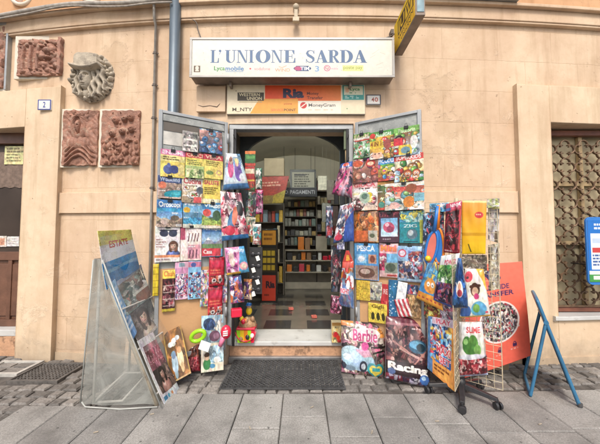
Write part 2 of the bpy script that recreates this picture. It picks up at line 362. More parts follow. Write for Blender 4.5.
    def plates(s,x0,y0,x1,y1,pal):
        s.patch(x0,y0,x1,y1,['c8a880','d8c0a0','b08858','e0d0b8'],10)
        for k in range(4):
            cx,cy,r=s.r.uniform(x0+.1,x1-.1),s.r.uniform(y0+.1,y1-.08),s.r.uniform(.13,.24)*(x1-x0); s.ball(cx,cy,r,r*.8/s.asp,'f0ece4').ell(cx,cy,r*.8,r*.62/s.asp,'d8d0c4')
            for _ in range(12): a,q=s.r.uniform(0,6.3),s.r.uniform(0,.6)*r; s.ball(cx+q*math.cos(a),cy+q*.75*math.sin(a)/s.asp,r*.22,r*.17/s.asp,pal[s.r.randint(len(pal))],a)
        return s
    def gang(s,x0,y0,x1,y1,pal,n):                            # a crowd of rounded cartoon bodies on a soft backdrop
        s.grad(x0,y0,x1,y1,pal[s.r.randint(len(pal))],pal[s.r.randint(len(pal))]); t=s.fld(s.h,s.w,7); m=(s.X>=x0)&(s.X<x1)&(s.Y>=y0)&(s.Y<y1); s.a[m]=np.clip(s.a[m]*(1+.25*t[m][:,None]),0,1)
        for i in sorted(s.r.uniform(y0+.08,y1-.05,n)):
            cx=s.r.uniform(x0,x1); r=s.r.uniform(.07,.17)*(x1-x0); c=pal[s.r.randint(len(pal))]; s.ball(cx,i,r,r*s.r.uniform(.8,1.4)/s.asp,c,s.r.uniform(-.5,.5))
            if s.r.rand()<.5: s.ball(cx+s.r.uniform(-.5,.5)*r,i-r*.3/s.asp,r*.5,r*.4/s.asp,pal[s.r.randint(len(pal))])
            if s.r.rand()<.45:
                for k in (-1,1): s.ell(cx+k*.34*r,i-.15*r/s.asp,.2*r,.25*r/s.asp,'ffffff').ell(cx+k*.32*r,i-.12*r/s.asp,.1*r,.13*r/s.asp,'141414')
        for _ in range(n*2): s.ball(s.r.uniform(x0,x1),s.r.uniform(y0,y1),.025,.025/s.asp,pal[s.r.randint(len(pal))])
        return s
    def head(s,cx,cy,r,skin,hair):                           # plain cartoon head
        q=s.asp; s.ell(cx,cy-.1*r/q,1.12*r,1.15*r/q,'2a2220').ell(cx,cy-.1*r/q,1.02*r,1.05*r/q,hair).ell(cx,cy+.12*r/q,.84*r,.82*r/q,skin)
        for k in (-1,1): s.ell(cx+k*.32*r,cy,.22*r,.27*r/q,'ffffff').ell(cx+k*.3*r,cy+.03*r/q,.11*r,.15*r/q,'1c1820')
        s.ell(cx,cy+.5*r/q,.36*r,.18*r/q,'8a2028'); return s
    def furnish(s,dark=False):                               # cover lines, price disc, bar code: print too small to read
        c=s.r.choice(['f8f4e8','f4e050','ffffff','f0f0f0']) if not dark else '4a3a38'
        for _ in range(s.r.randint(2,5)):
            x=s.r.choice([.05,.58]); y=s.r.uniform(.3,.85); s.dashes(x,y,x+s.r.uniform(.22,.38),y+s.r.uniform(.05,.1),s.r.randint(1,4),c)
        if s.r.rand()<.5: s.rect(.74,.88,.95,.965,'f4f4f0'); [s.rect(.76+.022*i,.89,.768+.022*i+.008*(i%2),.955,'202020') for i in range(8)]
        if s.r.rand()<.55: x,y=s.r.uniform(.15,.85),s.r.uniform(.35,.8); s.disc(x,y,.11,s.r.choice(['e8d020','d82838','f08020','2878c8'])); s.dashes(x-.07,y-.03,x+.07,y+.03,2,'ffffff')
        return s
    def person(s,cx,cy,r,skin,hair,top):                     # head and shoulders, softly modelled
        q=s.asp; s.ball(cx,cy+2.7*r/q,1.75*r,1.6*r/q,top).ball(cx+.05*r,cy-.1*r/q,1.18*r,1.28*r/q,hair).ball(cx-.55*r,cy+.9*r/q,.5*r,.95*r/q,hair).ball(cx+.7*r,cy+.9*r/q,.5*r,.95*r/q,hair)
        sk=s.c(skin); s.poly([(cx-.28*r,cy+.6*r/q),(cx+.3*r,cy+.6*r/q),(cx+.4*r,cy+1.5*r/q),(cx-.4*r,cy+1.5*r/q)],sk*.8); s.ball(cx,cy+.12*r/q,.74*r,.98*r/q,skin)
        s.ell(cx-.1*r,cy-.72*r/q,.75*r,.34*r/q,hair,-.25)
        for k in (-1,1): s.ell(cx+k*.3*r,cy-.02*r/q,.15*r,.07*r/q,sk*.45).ell(cx+k*.3*r,cy-.18*r/q,.2*r,.05*r/q,sk*.4)
        s.ell(cx+.04*r,cy+.3*r/q,.1*r,.07*r/q,sk*.7).ell(cx,cy+.58*r/q,.26*r,.08*r/q,'a8484c').ell(cx+.4*r,cy+.3*r/q,.24*r,.4*r/q,sk*.82,0,.5); return s
    def out(s):
        A=s.a
        if getattr(s,'photo',False):
            k=.005*s.w; yy,xx=np.mgrid[0:s.h,0:s.w]; xx=np.clip(xx+k*s.fld(s.h,s.w,7),0,s.w-1).astype(int); yy=np.clip(yy+k*s.fld(s.h,s.w,7),0,s.h-1).astype(int); A=A[yy,xx]
        a=A.reshape(s.h//2,2,s.w//2,2,3).mean((1,3))
        if getattr(s,'photo',False):
            h,w=a.shape[:2]; l=1+.08*s.fld(h,w,4)+.08*s.fld(h,w,13)+.13*s.fld(h,w,max(8,w//3))
            a=a*l[...,None]*(1+.045*np.stack([s.fld(h,w,9) for _ in range(3)],-1))
            g=a.mean(-1,keepdims=True); a=a*.84+g*.16; a=np.clip(a,.03,.97)
        a=np.where(a<=.04045,a/12.92,((a+.055)/1.055)**2.4); return np.clip(a*.80,.004,.9)
def paint_mesh(name, img, pos, m, parent=None, base=None, back=(.55,.54,.5), thick=.004, n=None, smooth=True):
    """img h*w*3 linear, pos h*w*3 front points; builds the front grid, its edge and its back as one mesh"""
    h,w=img.shape[:2]; base=V3(base) if base is not None else (WL[parent.name] if parent else V3((0,0,0)))
    pos=pos-np.array(base)
    idx=np.arange(h*w).reshape(h,w); q=np.stack([idx[:-1,:-1],idx[1:,:-1],idx[1:,1:],idx[:-1,1:]],-1).reshape(-1,4)
    ring=np.concatenate([idx[0,:-1],idx[:-1,-1],idx[-1,:0:-1],idx[:0:-1,0]])
    o0=h*w; nb=len(ring); bk=pos.reshape(-1,3)-np.array(n)*thick
    faces=q.tolist()+[(int(ring[i]),int(ring[(i+1)%nb]),o0+int(ring[(i+1)%nb]),o0+int(ring[i])) for i in range(nb)]+(q[:,::-1]+o0).tolist()
    me=bpy.data.meshes.new(name); me.from_pydata(np.concatenate([pos.reshape(-1,3),bk]).tolist(),[],faces)
    ca=me.color_attributes.new('ink','FLOAT_COLOR','POINT'); cc=np.ones((2*o0,4)); cc[:o0,:3]=img.reshape(-1,3); cc[o0:,:3]=back
    ca.data.foreach_set('color',cc.ravel().astype(np.float32)); me.materials.append(m)
    sm=np.zeros(len(me.polygons),bool); sm[:len(q)]=smooth; me.polygons.foreach_set('use_smooth',sm); me.update()
    return link(name,me,parent,base)
IR=random.Random(5)
def sheet(name,label,cat,pl,box=None,quad=None,paint=None,bg='ffffff',kind='mag',off=.012,rot=0,group=None,parent=None,res=3.1,thick=None,seed=None,clip=False,m=None,puff=.03,curl=None,shape=None,back=None):
    seed=IR.randint(0,9999) if seed is None else seed
    off+=(seed%7)*.0011
    if quad: TL,TR,BR,BL=[pl.hit(*p,off) for p in quad]
    else:
        x0,y0,x1,y1=box; cx,cy=(x0+x1)/2,(y0+y1)/2
        c=pl.hit(cx,cy,off); hw=(pl.hit(x1,cy,off)-pl.hit(x0,cy,off)).dot(pl.u)/2; hh=(pl.hit(cx,y0,off)-pl.hit(cx,y1,off)).dot(pl.v)/2
        c=(pl.hit(x0,cy,off)+pl.hit(x1,cy,off)+pl.hit(cx,y0,off)+pl.hit(cx,y1,off))/4
        ct,st=math.cos(R(rot)),math.sin(R(rot)); u=pl.u*ct+pl.v*st; v=pl.v*ct-pl.u*st
        TL,TR,BR,BL=c-u*hw+v*hh,c+u*hw+v*hh,c+u*hw-v*hh,c-u*hw-v*hh
    W=((TR-TL).length+(BR-BL).length)/2; H=((TL-BL).length+(TR-BR).length)/2
    d=(TL-CAM).length; k=F*res/d; w=max(12,min(170,int(W*k))); h=max(12,min(210,int(H*k)))
    cv=Cv(w,h,bg,seed); cv.photo=True; paint(cv); img=cv.out()
    Vv,U=np.meshgrid(np.linspace(0,1,h),np.linspace(0,1,w),indexing='ij'); r=np.random.RandomState(seed+7)
    A=lambda p:np.array(p)
    U3,V3_=U[...,None],Vv[...,None]
    if shape: U3=.5+(U3-.5)*shape(Vv)[...,None]
    pos=(A(TL)*(1-U3)+A(TR)*U3)*(1-V3_)+(A(BL)*(1-U3)+A(BR)*U3)*V3_
    n=(TR-TL).cross(TL-BL).normalized()
    if n.dot(CAM-TL)<0: n=-n
    x,y=2*U-1,2*Vv-1
    if kind=='mag':
        cu=r.uniform(.004,.014) if curl is None else curl
        dsp=cu*Vv**2*1.2+cu*.6*np.sin(U*3+r.uniform(0,6))*Vv+.0015*np.sin(9*U+7*Vv)
        th=.005 if thick is None else thick
    elif kind=='bag':
        e=np.clip(1-x**4,0,1)**.6*np.clip(1-np.abs(y)**5,0,1)**.6
        wr=sum(r.uniform(.03,.09)*np.sin(r.uniform(-9,9)*x+r.uniform(-9,9)*y+r.uniform(0,6)) for _ in range(7))
        wr+=.05*np.sin(24*x+r.uniform(0,6))*np.abs(y)**3
        dsp=puff*e*(1+wr*.9); th=.012 if thick is None else thick
    elif kind=='card': dsp=.001*np.sin(3*U+2*Vv); th=.003 if thick is None else thick
    elif kind=='blister':
        dsp=.001*np.sin(4*U); th=.003 if thick is None else thick
    pos=pos+dsp[...,None]*A(n)
    base=(BL+BR)/2
    o=paint_mesh(name,img,pos,m or MATS['printed_sleeve' if kind in('bag','blister') else 'printed_cover'],parent,base,n=tuple(n),thick=th,back=back or (.5,.49,.46))
    if not parent: tag(o,label,cat,group)
    if clip:
        b=MB(); c=TL.lerp(TR,.5)+n*.004; uu=(TR-TL).normalized(); vv=(TL-BL).normalized()
        b.obox(c-vv*.008,uu*.02,vv*.013,n*.006); b.tube([c+uu*.012+vv*.004,c+uu*.009+vv*.028,c-uu*.009+vv*.028,c-uu*.012+vv*.004],.002,6)
        b.build('binder_clip',MATS['black_metal'],o)
    return o
# ------------------------------------------------------------------ shared materials
mat_print('printed_cover',.42,0,.4); mat_print('printed_sleeve',.3,.35); mat_print('painted_sign',.5,0,.4)
M=MATS
mat('black_metal',(.02,.02,.022),.45,.3); mat('black_plastic',(.022,.022,.024),.42,0,.2,30,.1)
mat('grey_metal',(.33,.345,.35),.5,.35,.15,5,.12,40,stain=(.2,.17,.14),stain_t=.66,stain_s=6)
mat('board_grey',(.27,.285,.275),.7,0,.2,9,.25,90,stain=(.4,.41,.39),stain_t=.6,stain_s=10)
mat('board_tan',(.5,.29,.14),.65,0,.12,4,.2,50)
mat('iron',(.16,.10,.058),.6,.4,.3,20,.3,80)
mat('marble',(.5,.5,.48),.35,0,.1,5,.1,30,stain=(.3,.29,.27),stain_t=.62,stain_s=7)
mat('raw_step',(.5,.29,.17),.9,0,.2,9,.6,40,stain=(.17,.1,.06),stain_t=.56,stain_s=9)
mat('steel_trim',(.36,.36,.36),.42,.7,.15,12,.1)
mat('brown_wood',(.13,.062,.038),.45,0,.3,7,.2,50)
mat('red_wood',(.17,.06,.035),.5,0,.3,7,.2,50)
mat('beige_wood',(.45,.33,.18),.6,0,.15,6,.1)
mat('dusty_glass',(.40,.34,.22),.45,0,.35,3.5,.05,20,spec=.15)
mat('dark_glass',(.05,.037,.03),.35,0,.3,2,spec=.2)
mat('terracotta',(.27,.13,.085),.62,0,.4,13,.6,70,stain=(.36,.25,.18),stain_t=.6,stain_s=14)
mat('relief_stone',(.40,.345,.265),.8,0,.25,16,.4,70,stain=(.10,.085,.07),stain_t=.585,stain_s=9)
mat('backing_white',(.62,.57,.47),.8,0,.12,6,.2,60)
mat('pipe_blue',(.115,.15,.18),.42,.3,.14,3,.08,30,stain=(.26,.28,.3),stain_t=.7,stain_s=5)
mat('pipe_grey',(.33,.30,.26),.6,.2,.2,12,.15); mat('cable_grey',(.33,.30,.26),.7,0,.3,20,.2); mat('cable_dark',(.12,.10,.085),.7)
mat('white_enamel',(.75,.74,.7),.25); mat('rubber',(.055,.055,.056),.75,0,.35,18,.4,120)
mat('sign_box',(.2,.155,.125),.5,.2,.3,8,.1,40); mat('sign_side',(.33,.32,.3),.45,.5)
mat('yellow_paint',(.75,.47,.02),.4); mat('wire_cream',(.52,.44,.30),.5,.2,.25,30,.1)
mat('blue_paint',(.04,.16,.29),.4,.2,.2,10,.15,stain=(.18,.2,.22),stain_t=.69,stain_s=15)
mat('pole_cream',(.58,.5,.37),.55,0,.2,15,.2,60,stain=(.2,.13,.08),stain_t=.63,stain_s=18)
mat('white_tube',(.6,.58,.52),.5); mat('board_blue_back',(.42,.41,.36),.6)
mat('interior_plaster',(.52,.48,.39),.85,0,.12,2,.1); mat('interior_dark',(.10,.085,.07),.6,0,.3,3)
mat('transom_grey',(.055,.065,.07),.5,.2); mat('shelf_white',(.42,.38,.31),.5)
mat('lamp_tube',(.95,1,.93),.5,emit=140)
mat('fixture_beige',(.48,.4,.28),.6,0,.15,9,.2)
mat('zinc',(.30,.30,.29),.5,.5,.2,6,.15)
mat('cast_iron',(.115,.105,.095),.75,.15,.4,25,.4,100); mat('cover_frame',(.4,.385,.35),.75,0,.25,12,.4,80)
mat('toy_green',(.3,.62,.02),.3); mat('toy_red',(.62,.015,.05),.28,coat=.4); mat('toy_pink',(.7,.2,.32),.35); mat('toy_yellow',(.75,.52,.02),.3); mat('toy_blue',(.03,.17,.5),.3); mat('toy_brown',(.28,.16,.085),.5); mat('toy_white',(.72,.72,.7),.4); mat('toy_orange',(.7,.2,.02),.35)
mat('toy_maroon',(.22,.02,.06),.25,coat=.5); mat('toy_purple',(.2,.05,.3),.3); mat('toy_dark',(.03,.03,.035),.3)
mat_film('clear_film',(.70,.74,.72),.13,.12,7,.6); mat_film('cover_film',(.30,.31,.285),.58,.13,3.4,1.0); mat_film('bubble',(.85,.9,.9),.14,.05,6,.25)
# pavement and wall
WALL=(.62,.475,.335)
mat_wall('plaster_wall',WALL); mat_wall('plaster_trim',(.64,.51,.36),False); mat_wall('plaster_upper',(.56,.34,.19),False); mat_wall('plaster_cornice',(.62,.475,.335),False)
mat_stone('slab_stone',(.218,.21,.195),(.305,.295,.272),.8,95,(.10,.095,.088)); mat_stone('sett_stone',(.12,.112,.102),(.27,.25,.225),.75,60,(.07,.065,.06)); mat('ground_bed',(.09,.08,.07),.95,0,.3,20,.5,90)

# ------------------------------------------------------------------ ground
rg=random.Random(11)
b=MB(); b.box(-40,40,-40,6,-.4,-.026); tag(b.build('ground',M['ground_bed']),kind='structure')
def border(x): return (-.53+max(0,x-.9)*.042) if x>-1.55 else (-.70 if x>-2.168 else -1.45)
b=MB(); step=.337; x=-12.0-.139+step*0
x=-.139-step*34
while x<11:
    y1=border(x+.1); w=step*rg.uniform(.985,1.015)
    y1+=.0; first=True
    while y1>-11:
        ln=rg.uniform(.5,.85) if not first else rg.uniform(.3,.8)
        first=False; g=rg.uniform(.0018,.0038); t=rg.uniform(-.0025,.0025); t2=rg.uniform(-.0025,.0025)
        x0,x1,ya,yb=x+g,x+step-g,y1-ln+g,y1-g; e=.006
        sk=rg.uniform(-.004,.004)
        b.add([(x0,ya,-.12),(x1,ya+sk,-.12),(x1,yb+sk,-.12),(x0,yb,-.12),(x0,ya,-e),(x1,ya+sk,-e+t),(x1,yb+sk,-e+t2),(x0,yb,-e),(x0+e,ya+e,0),(x1-e,ya+sk+e,t),(x1-e,yb+sk-e,t2),(x0+e,yb-e,0)],
              [(0,1,5,4),(1,2,6,5),(2,3,7,6),(3,0,4,7),(4,5,9,8),(5,6,10,9),(6,7,11,10),(7,4,8,11),(8,9,10,11)])
        y1-=ln
    x+=step
tag(b.build('pavement',M['slab_stone']),kind='structure')
b=MB(); s=.105
def sett(cx,cy,hx_,hy_,rot):
    c,sn=math.cos(rot),math.sin(rot); z=rg.uniform(-.012,.0); q=[]
    for (k,zz) in ((1,-.09),(1,z-.013),(.80,z)):
        for (i,j) in ((-1,-1),(1,-1),(1,1),(-1,1)):
            a=i*hx_*k+(rg.uniform(-.004,.004)); d=j*hy_*k+(rg.uniform(-.004,.004)); q.append((cx+a*c-d*sn,cy+a*sn+d*c,zz+(rg.uniform(-.003,.003) if k<1 else 0)))
    b.add(q,[(0,1,5,4),(1,2,6,5),(2,3,7,6),(3,0,4,7),(4,5,9,8),(5,6,10,9),(6,7,11,10),(7,4,8,11),(8,9,10,11)])
COV=[(-3.15,-2.72,-.20,.10),(-2.69,-2.22,-.33,.05)]
yrow=.30; ri=0
while yrow>-1.46:
    xx=-7+(ri%2)*.07
    while xx<7:
        ln=rg.uniform(.09,.17); cx=xx+ln/2
        yy=yrow+.02*math.sin(cx*2.2)-.0*cx
        if cx>.8: yy=yrow+.05*abs(math.sin(cx*2.6))
        ok = yy-s/2>border(cx)-.01 and yy+s/2<wy(cx)+.02+(.09 if -.74<cx<.56 else 0) and not any(a<cx+ln/2-.02 and cx-ln/2+.02<c_ and d<yy+s/2-.02 and yy-s/2+.02<e for a,c_,d,e in COV)
        if ok: sett(cx,yy,ln/2-.006,s/2-.007,rg.uniform(-.06,.06))
        xx+=ln
    yrow-=s; ri+=1
tag(b.build('cobblestones',M['sett_stone']),kind='structure')
# inspection covers let into the setts
def cover(x0,x1,y0,y1,label,dark):
    e=empty('manhole_cover',((x0+x1)/2,(y0+y1)/2,-.02),label,'manhole cover')
    fm=MB(); t=.02 if dark else .035
    for a in ((x0,x1,y0,y0+t),(x0,x1,y1-t,y1),(x0,x0+t,y0+t,y1-t),(x1-t,x1,y0+t,y1-t)): fm.box(*a,-.06,.004)
    fm.build('frame',M['cast_iron' if dark else 'cover_frame'],e,bevel=.002)
    pl=MB(); pl.box(x0+t+.002,x1-t-.002,y0+t+.002,y1-t-.002,-.06,-.014)
    nx,ny=(13,10) if dark else (2,2)
    for i in range(nx):
        for j in range(ny):
            g=.010 if dark else .018; wx=(x1-x0-2*t)/nx; wy_=(y1-y0-2*t)/ny
            pl.box(x0+t+i*wx+g,x0+t+(i+1)*wx-g,y0+t+j*wy_+g,y0+t+(j+1)*wy_-g,-.0139,-.004)
    pl.build('plate',M['cast_iron' if dark else 'sett_stone'],e)
cover(*COV[0][:2],*COV[0][2:],'square inspection cover with pale stone borders near the brown door',False)
cover(*COV[1][:2],*COV[1][2:],'dark cast iron drain cover with small square studs beside the clear covered stand',True)

# ------------------------------------------------------------------ the building
bld=empty('shop_building',(0,0,0),'peach plastered old shop building with a curved facade and open double doors','building')
def cpiece(B,x0,x1,z0,z1,off=0,th=.4,step=.12,off2=None):      # a block of wall that follows the curve of the facade
    n=max(1,int(abs(x1-x0)/step)); k=len(B.V); off2=off if off2 is None else off2
    for i in range(n+1):
        x=x0+(x1-x0)*i/n; y=wy(x)
        B.V += [(x,y-off,z0),(x,y-off2,z1),(x,y+th,z1),(x,y+th,z0)]
    for i in range(n):
        a=k+i*4; c=a+4
        for q in range(4): B.F.append((a+q,c+q,c+(q+1)%4,a+(q+1)%4)[::-1])
    B.F += [(k,k+1,k+2,k+3),(k+n*4+3,k+n*4+2,k+n*4+1,k+n*4)]
DX0,DX1=-.765,.575; DZ=2.53
LX=-3.11; LZ=2.56                        # left doorway edge and head
WX=2.72; WZ0=.47; WZ1=2.56               # window opening
CZ=3.665                                 # underside of the cornice
w=MB()
cpiece(w,LX-.002,DX0,-.1,CZ); cpiece(w,DX0,DX1,DZ,CZ); cpiece(w,DX1,WX+.002,-.1,CZ)
cpiece(w,-4.4,LX-.002,LZ,CZ); cpiece(w,WX+.002,4.9,WZ1,CZ); cpiece(w,WX+.002,4.9,-.1,WZ0); cpiece(w,-9,-4.4,-.1,CZ); cpiece(w,4.9,9,-.1,CZ)
wall=w.build('wall',M['plaster_wall'],bld)
c=MB(); cpiece(c,-9,9,CZ,CZ+.022,.045,.3); cpiece(c,-9,9,CZ+.022,CZ+.155,.055,.3); cpiece(c,-9,9,CZ+.155,CZ+.19,.10,.3)
c.build('cornice',M['plaster_cornice'],bld,bevel=.006)
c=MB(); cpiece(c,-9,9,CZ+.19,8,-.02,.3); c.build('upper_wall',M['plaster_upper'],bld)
c=MB(); cpiece(c,.9,2.35,CZ+.19,CZ+.215,.135,.15); c.build('flashing',M['zinc'],bld)
zs0,zs1=P(100,213,.08).z,P(100,192,.08).z
c=MB(); cpiece(c,-2.66,-1.42,zs0,zs1,.028,.0); c.build('string_course',M['plaster_cornice'],bld,bevel=.006); c=MB(); cpiece(c,1.2,2.34,zs0,zs1,.028,.0); c.build('string_course',M['plaster_cornice'],bld,bevel=.006)
# plain base band
c=MB(); cpiece(c,-2.66,DX0-.01,-.1,.07,.012,.0); c.build('skirting',M['plaster_trim'],bld)
c=MB(); cpiece(c,DX1+.01,2.34,-.1,.07,.012,.0); c.build('skirting',M['plaster_trim'],bld)
c=MB(); cpiece(c,2.345,9,-.1,.06,.07,0); c.build('skirting',M['plaster_trim'],bld)
# left door surround
zt=P(60,90,.2).z
c=MB(); cpiece(c,LX,-2.665,-.1,zt,.055,.0); cpiece(c,-4.6,LX,LZ,zt,.055,.0); c.build('door_surround',M['plaster_trim'],bld,bevel=.006)
zt2=P(530,86,.06).z
c=MB(); cpiece(c,2.345,WX,-.1,zt2,.055,.0); cpiece(c,WX,5.1,WZ1,zt2,.055,.0); cpiece(c,WX,5.1,-.1,WZ0-.03,.053,.0); c.build('window_surround',M['plaster_trim'],bld,bevel=.006)
# window: lintel lining, wooden rail, casement, dusty panes and the iron grille
yw=wy(3.2)
win=MB(); z0,z1=WZ0,P(570,127,yw+.14).z
win.box(WX,5,yw+.10,yw+.3,P(570,128,yw+.1).z,WZ1+.02); 
window=win.build('window',M['plaster_trim'],bld)
f=MB(); zr=P(570,131,yw+.1).z; zr0=P(570,136,yw+.1).z
f.box(WX,5,yw+.085,yw+.15,zr0,zr); f.build('window_rail',M['red_wood'],window,bevel=.004); f=MB(); f.box(WX,5,yw+.05,yw+.15,WZ0+.02,WZ0+.07); f.build('window_frame',M['red_wood'],window,bevel=.004)
f=MB(); yf=yw+.14
for pxx in (549,582): 
    q=P(pxx,200,yf); f.box(q.x-.012,q.x+.03,yf,yf+.04,WZ0+.07,zr0)
f.box(3.62,3.68,yf,yf+.04,WZ0+.07,zr0); f.box(4.3,4.36,yf,yf+.04,WZ0+.07,zr0)
for pyy in (184,243): 
    z=P(570,pyy,yf).z; f.box(WX,5,yf+.003,yf+.037,z-.022,z+.022)
f.build('casement',M['beige_wood'],window)
f=MB(); f.box(WX,5,yf+.045,yf+.055,WZ0,WZ1); f.build('pane',M['dusty_glass'],window)
f=MB(); cpiece(f,WX-.06,5.1,WZ0-.03,WZ0+.012,.085,.1); f.build('sill',M['marble'],bld,bevel=.006)
g=MB(); p=.205; yg=yw+.045; r=p*.25
zc=WZ0+.09+p/2; nr=0
while zc<zr0:
    xc=WX+.07
    while xc<5:
        for a in (0,90,180,270):
            ca,sa=math.cos(R(a)),math.sin(R(a)); ctr=(xc+ca*p*.25,yg,zc+sa*p*.25)
            pts=arc(ctr,(ca,0,sa),(-sa,0,ca),r,R(-120),R(120),10)
            pts=[q for q in pts if q.z<zr0-.004 and q.x>WX+.004]
            if len(pts)>2:
                for off in (-.006,.006): g.tube([(q.x,yg+off,q.z) for q in pts],.0078,5)
        xc+=p
    zc+=p
for z in (WZ0+.085,): g.box(WX,5,yg-.012,yg+.012,z-.008,z+.008)
g.build('grille',M['iron'],window)
# left door: brown leaf with a curtained dark pane
yd=wy(-3.3)+.13
dr=MB(); zb=P(10,328,yd-.05).z
zp=P(10,256,yd).z
dr.box(-4.4,LX,yd+.0,yd+.06,zb,zb+.08)
dr.box(LX-.09,LX,yd,yd+.06,zb+.08,LZ-.13); dr.box(-4.4,LX,yd-.02,yd+.07,LZ-.13,LZ)
dr.box(-4.4,LX-.09,yd,yd+.06,zp-.05,zp+.05)
for (xa,xb) in ((LX-.30,LX-.115),(LX-.55,LX-.345),(LX-.8,LX-.6)): dr.box(xa,xb,yd+.015,yd+.035,zb+.12,zp-.1)
dr.box(-4.4,LX-.09,yd+.03,yd+.05,zb+.08,zp-.05); dr.box(LX-.345,LX-.30,yd+.005,yd+.055,zb+.08,zp-.05)
door=dr.build('door',M['brown_wood'],bld,bevel=.004)
f=MB(); f.box(-4.4,LX-.09,yd+.035,yd+.045,zp+.05,LZ-.13); f.build('pane',M['dark_glass'],door)
f=MB(); zcu=P(10,186,yd).z; n=40
top=[(LX-.092-(1.2*i/n),yd+.028+.004*math.sin(i*1.7),LZ-.22) for i in range(n+1)]
bot=[(q[0],q[1],zcu-.02*abs(math.sin(i*.8))) for i,q in enumerate(top)]
f.add(top+bot,[(i,i+1,n+2+i,n+1+i) for i in range(n)]); f.build('curtain',mat('curtain',(.16,.115,.09),.9,0,.3,30),door)
f=MB(); f.box(-4.4,LX,yd-.12,yd+.1,zb-.07,zb); f.build('doorstep',M['marble'],bld,bevel=.006)
f=MB(); f.box(-4.4,LX,yd-.115,yd+.1,-.1,zb-.07); f.build('step_riser',M['raw_step'],bld)
# shop doorway: step, metal trim, lining, leaves, arched transom
zst=.19; ys=.13
f=MB(); f.box(DX0+.003,DX1-.003,ys-.012,.53,zst-.045,zst); f.build('threshold',M['marble'],bld,bevel=.006)
f=MB(); f.box(DX0+.003,DX1-.003,ys+.015,.5,-.05,zst-.045); f.build('step_riser',M['raw_step'],bld)
f=MB(); f.box(DX0+.003,DX1-.003,ys-.03,ys+.015,-.03,.035); f.build('step_trim',M['steel_trim'],bld,bevel=.004)
f=MB(); f.box(DX0+.003,DX0+.05,.02,.11,zst,DZ-.055); f.box(DX1-.05,DX1-.003,.02,.11,zst,DZ-.055); f.box(DX0+.003,DX1-.003,.02,.12,DZ-.055,DZ-.003); f.build('door_frame',M['grey_metal'],bld,bevel=.004)
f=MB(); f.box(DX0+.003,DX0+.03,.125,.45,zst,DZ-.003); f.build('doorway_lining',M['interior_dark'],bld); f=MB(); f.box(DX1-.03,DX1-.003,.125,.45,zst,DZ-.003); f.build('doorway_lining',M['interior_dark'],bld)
# arched transom at the back of the doorway
yt=.46
xa,xb=P(248,148,yt).x,P(340,146,yt).x; zsp=P(248,150,yt).z; zap=P(295,132,yt).z; xm=(xa+xb)/2
pts=[(DX0-.1,yt,zsp-.03),(xa,yt,zsp-.03)]
for i in range(0,25):
    t=i/24; x=xa+(xb-xa)*t; pts.append((x,yt,zsp+(zap-zsp)*(1-(2*t-1)**2)**.75))
pts += [(xb,yt,zsp-.03),(DX1+.1,yt,zsp-.03),(DX1+.1,yt,DZ+.3),(DX0-.1,yt,DZ+.3)]
f=MB(); 
# split into quads under the top line so that the arch stays clean
top=DZ+.3
for i in range(len(pts)-5):
    a,c_=pts[i+1],pts[i+2]
    if abs(c_[0]-a[0])<1e-6: continue
    f.add([(a[0],yt,a[2]),(c_[0],yt,c_[2]),(c_[0],yt,top),(a[0],yt,top),(a[0],yt+.05,a[2]),(c_[0],yt+.05,c_[2]),(c_[0],yt+.05,top),(a[0],yt+.05,top)],[(0,1,2,3),(7,6,5,4),(0,4,5,1)])
f.box(DX0-.1,xa,yt,yt+.05,zst,top); f.box(xb,DX1+.1,yt,yt+.05,zst,top)
f.build('arched_transom',M['transom_grey'],bld)
# the room behind
RX0,RX1,RY1,RZ=-1.75,1.7,3.95,3.15
f=MB(); f.box(RX0-.1,RX0,.41,RY1,zst,RZ+.4); f.box(RX1,RX1+.1,.41,RY1,zst,RZ+.4); f.box(RX0-.1,RX1+.1,RY1,RY1+.1,zst,RZ+.6)
f.box(RX0-.1,DX0-.1,.405,.5,zst,RZ+.4); f.box(DX1+.1,RX1+.1,.405,.5,zst,RZ+.4); f.box(DX0-.1,DX1+.1,.405,.45,DZ+.3,RZ+.4)
f.build('interior_wall',M['interior_plaster'],bld)
n=20; f=MB(); vs=[]
for y in (.41,RY1):
    for i in range(n+1):
        t=i/n; vs.append((RX0+(RX1-RX0)*t,y,RZ-.35+.5*(1-(2*t-1)**2)))
f.add(vs,[(i,i+1,n+2+i,n+1+i) for i in range(n)]); f.build('ceiling',M['interior_plaster'],bld,smooth=True)
# floor with dark tiles in pale bands
m,nt,bs=nodes_of('shop_tiles'); N_,L_=nt.nodes,nt.links; tc=N_.new('ShaderNodeTexCoord'); sx=N_.new('ShaderNodeSeparateXYZ'); L_.new(tc.outputs['Object'],sx.inputs[0])
def frac(sock,per,off,lo):
    a=N_.new('ShaderNodeMath'); a.operation='ADD'; L_.new(sock,a.inputs[0]); a.inputs[1].default_value=off+50*per
    d=N_.new('ShaderNodeMath'); d.operation='DIVIDE'; L_.new(a.outputs[0],d.inputs[0]); d.inputs[1].default_value=per
    fr=N_.new('ShaderNodeMath'); fr.operation='FRACT'; L_.new(d.outputs[0],fr.inputs[0])
    g_=N_.new('ShaderNodeMath'); g_.operation='LESS_THAN'; L_.new(fr.outputs[0],g_.inputs[0]); g_.inputs[1].default_value=lo; return g_.outputs[0]
fx=frac(sx.outputs['X'],.545,.455,.62); fy=frac(sx.outputs['Y'],.57,-.56,.6)
mm=N_.new('ShaderNodeMath'); mm.operation='MULTIPLY'; L_.new(fx,mm.inputs[0]); L_.new(fy,mm.inputs[1])
mx=N_.new('ShaderNodeMix'); mx.data_type='RGBA'; L_.new(mm.outputs[0],mx.inputs['Factor']); mx.inputs['A'].default_value=(.15,.13,.105,1); mx.inputs['B'].default_value=(.045,.043,.042,1)
nz=N_.new('ShaderNodeTexNoise'); nz.inputs['Scale'].default_value=6; nz.inputs['Detail'].default_value=6; L_.new(tc.outputs['Object'],nz.inputs['Vector'])
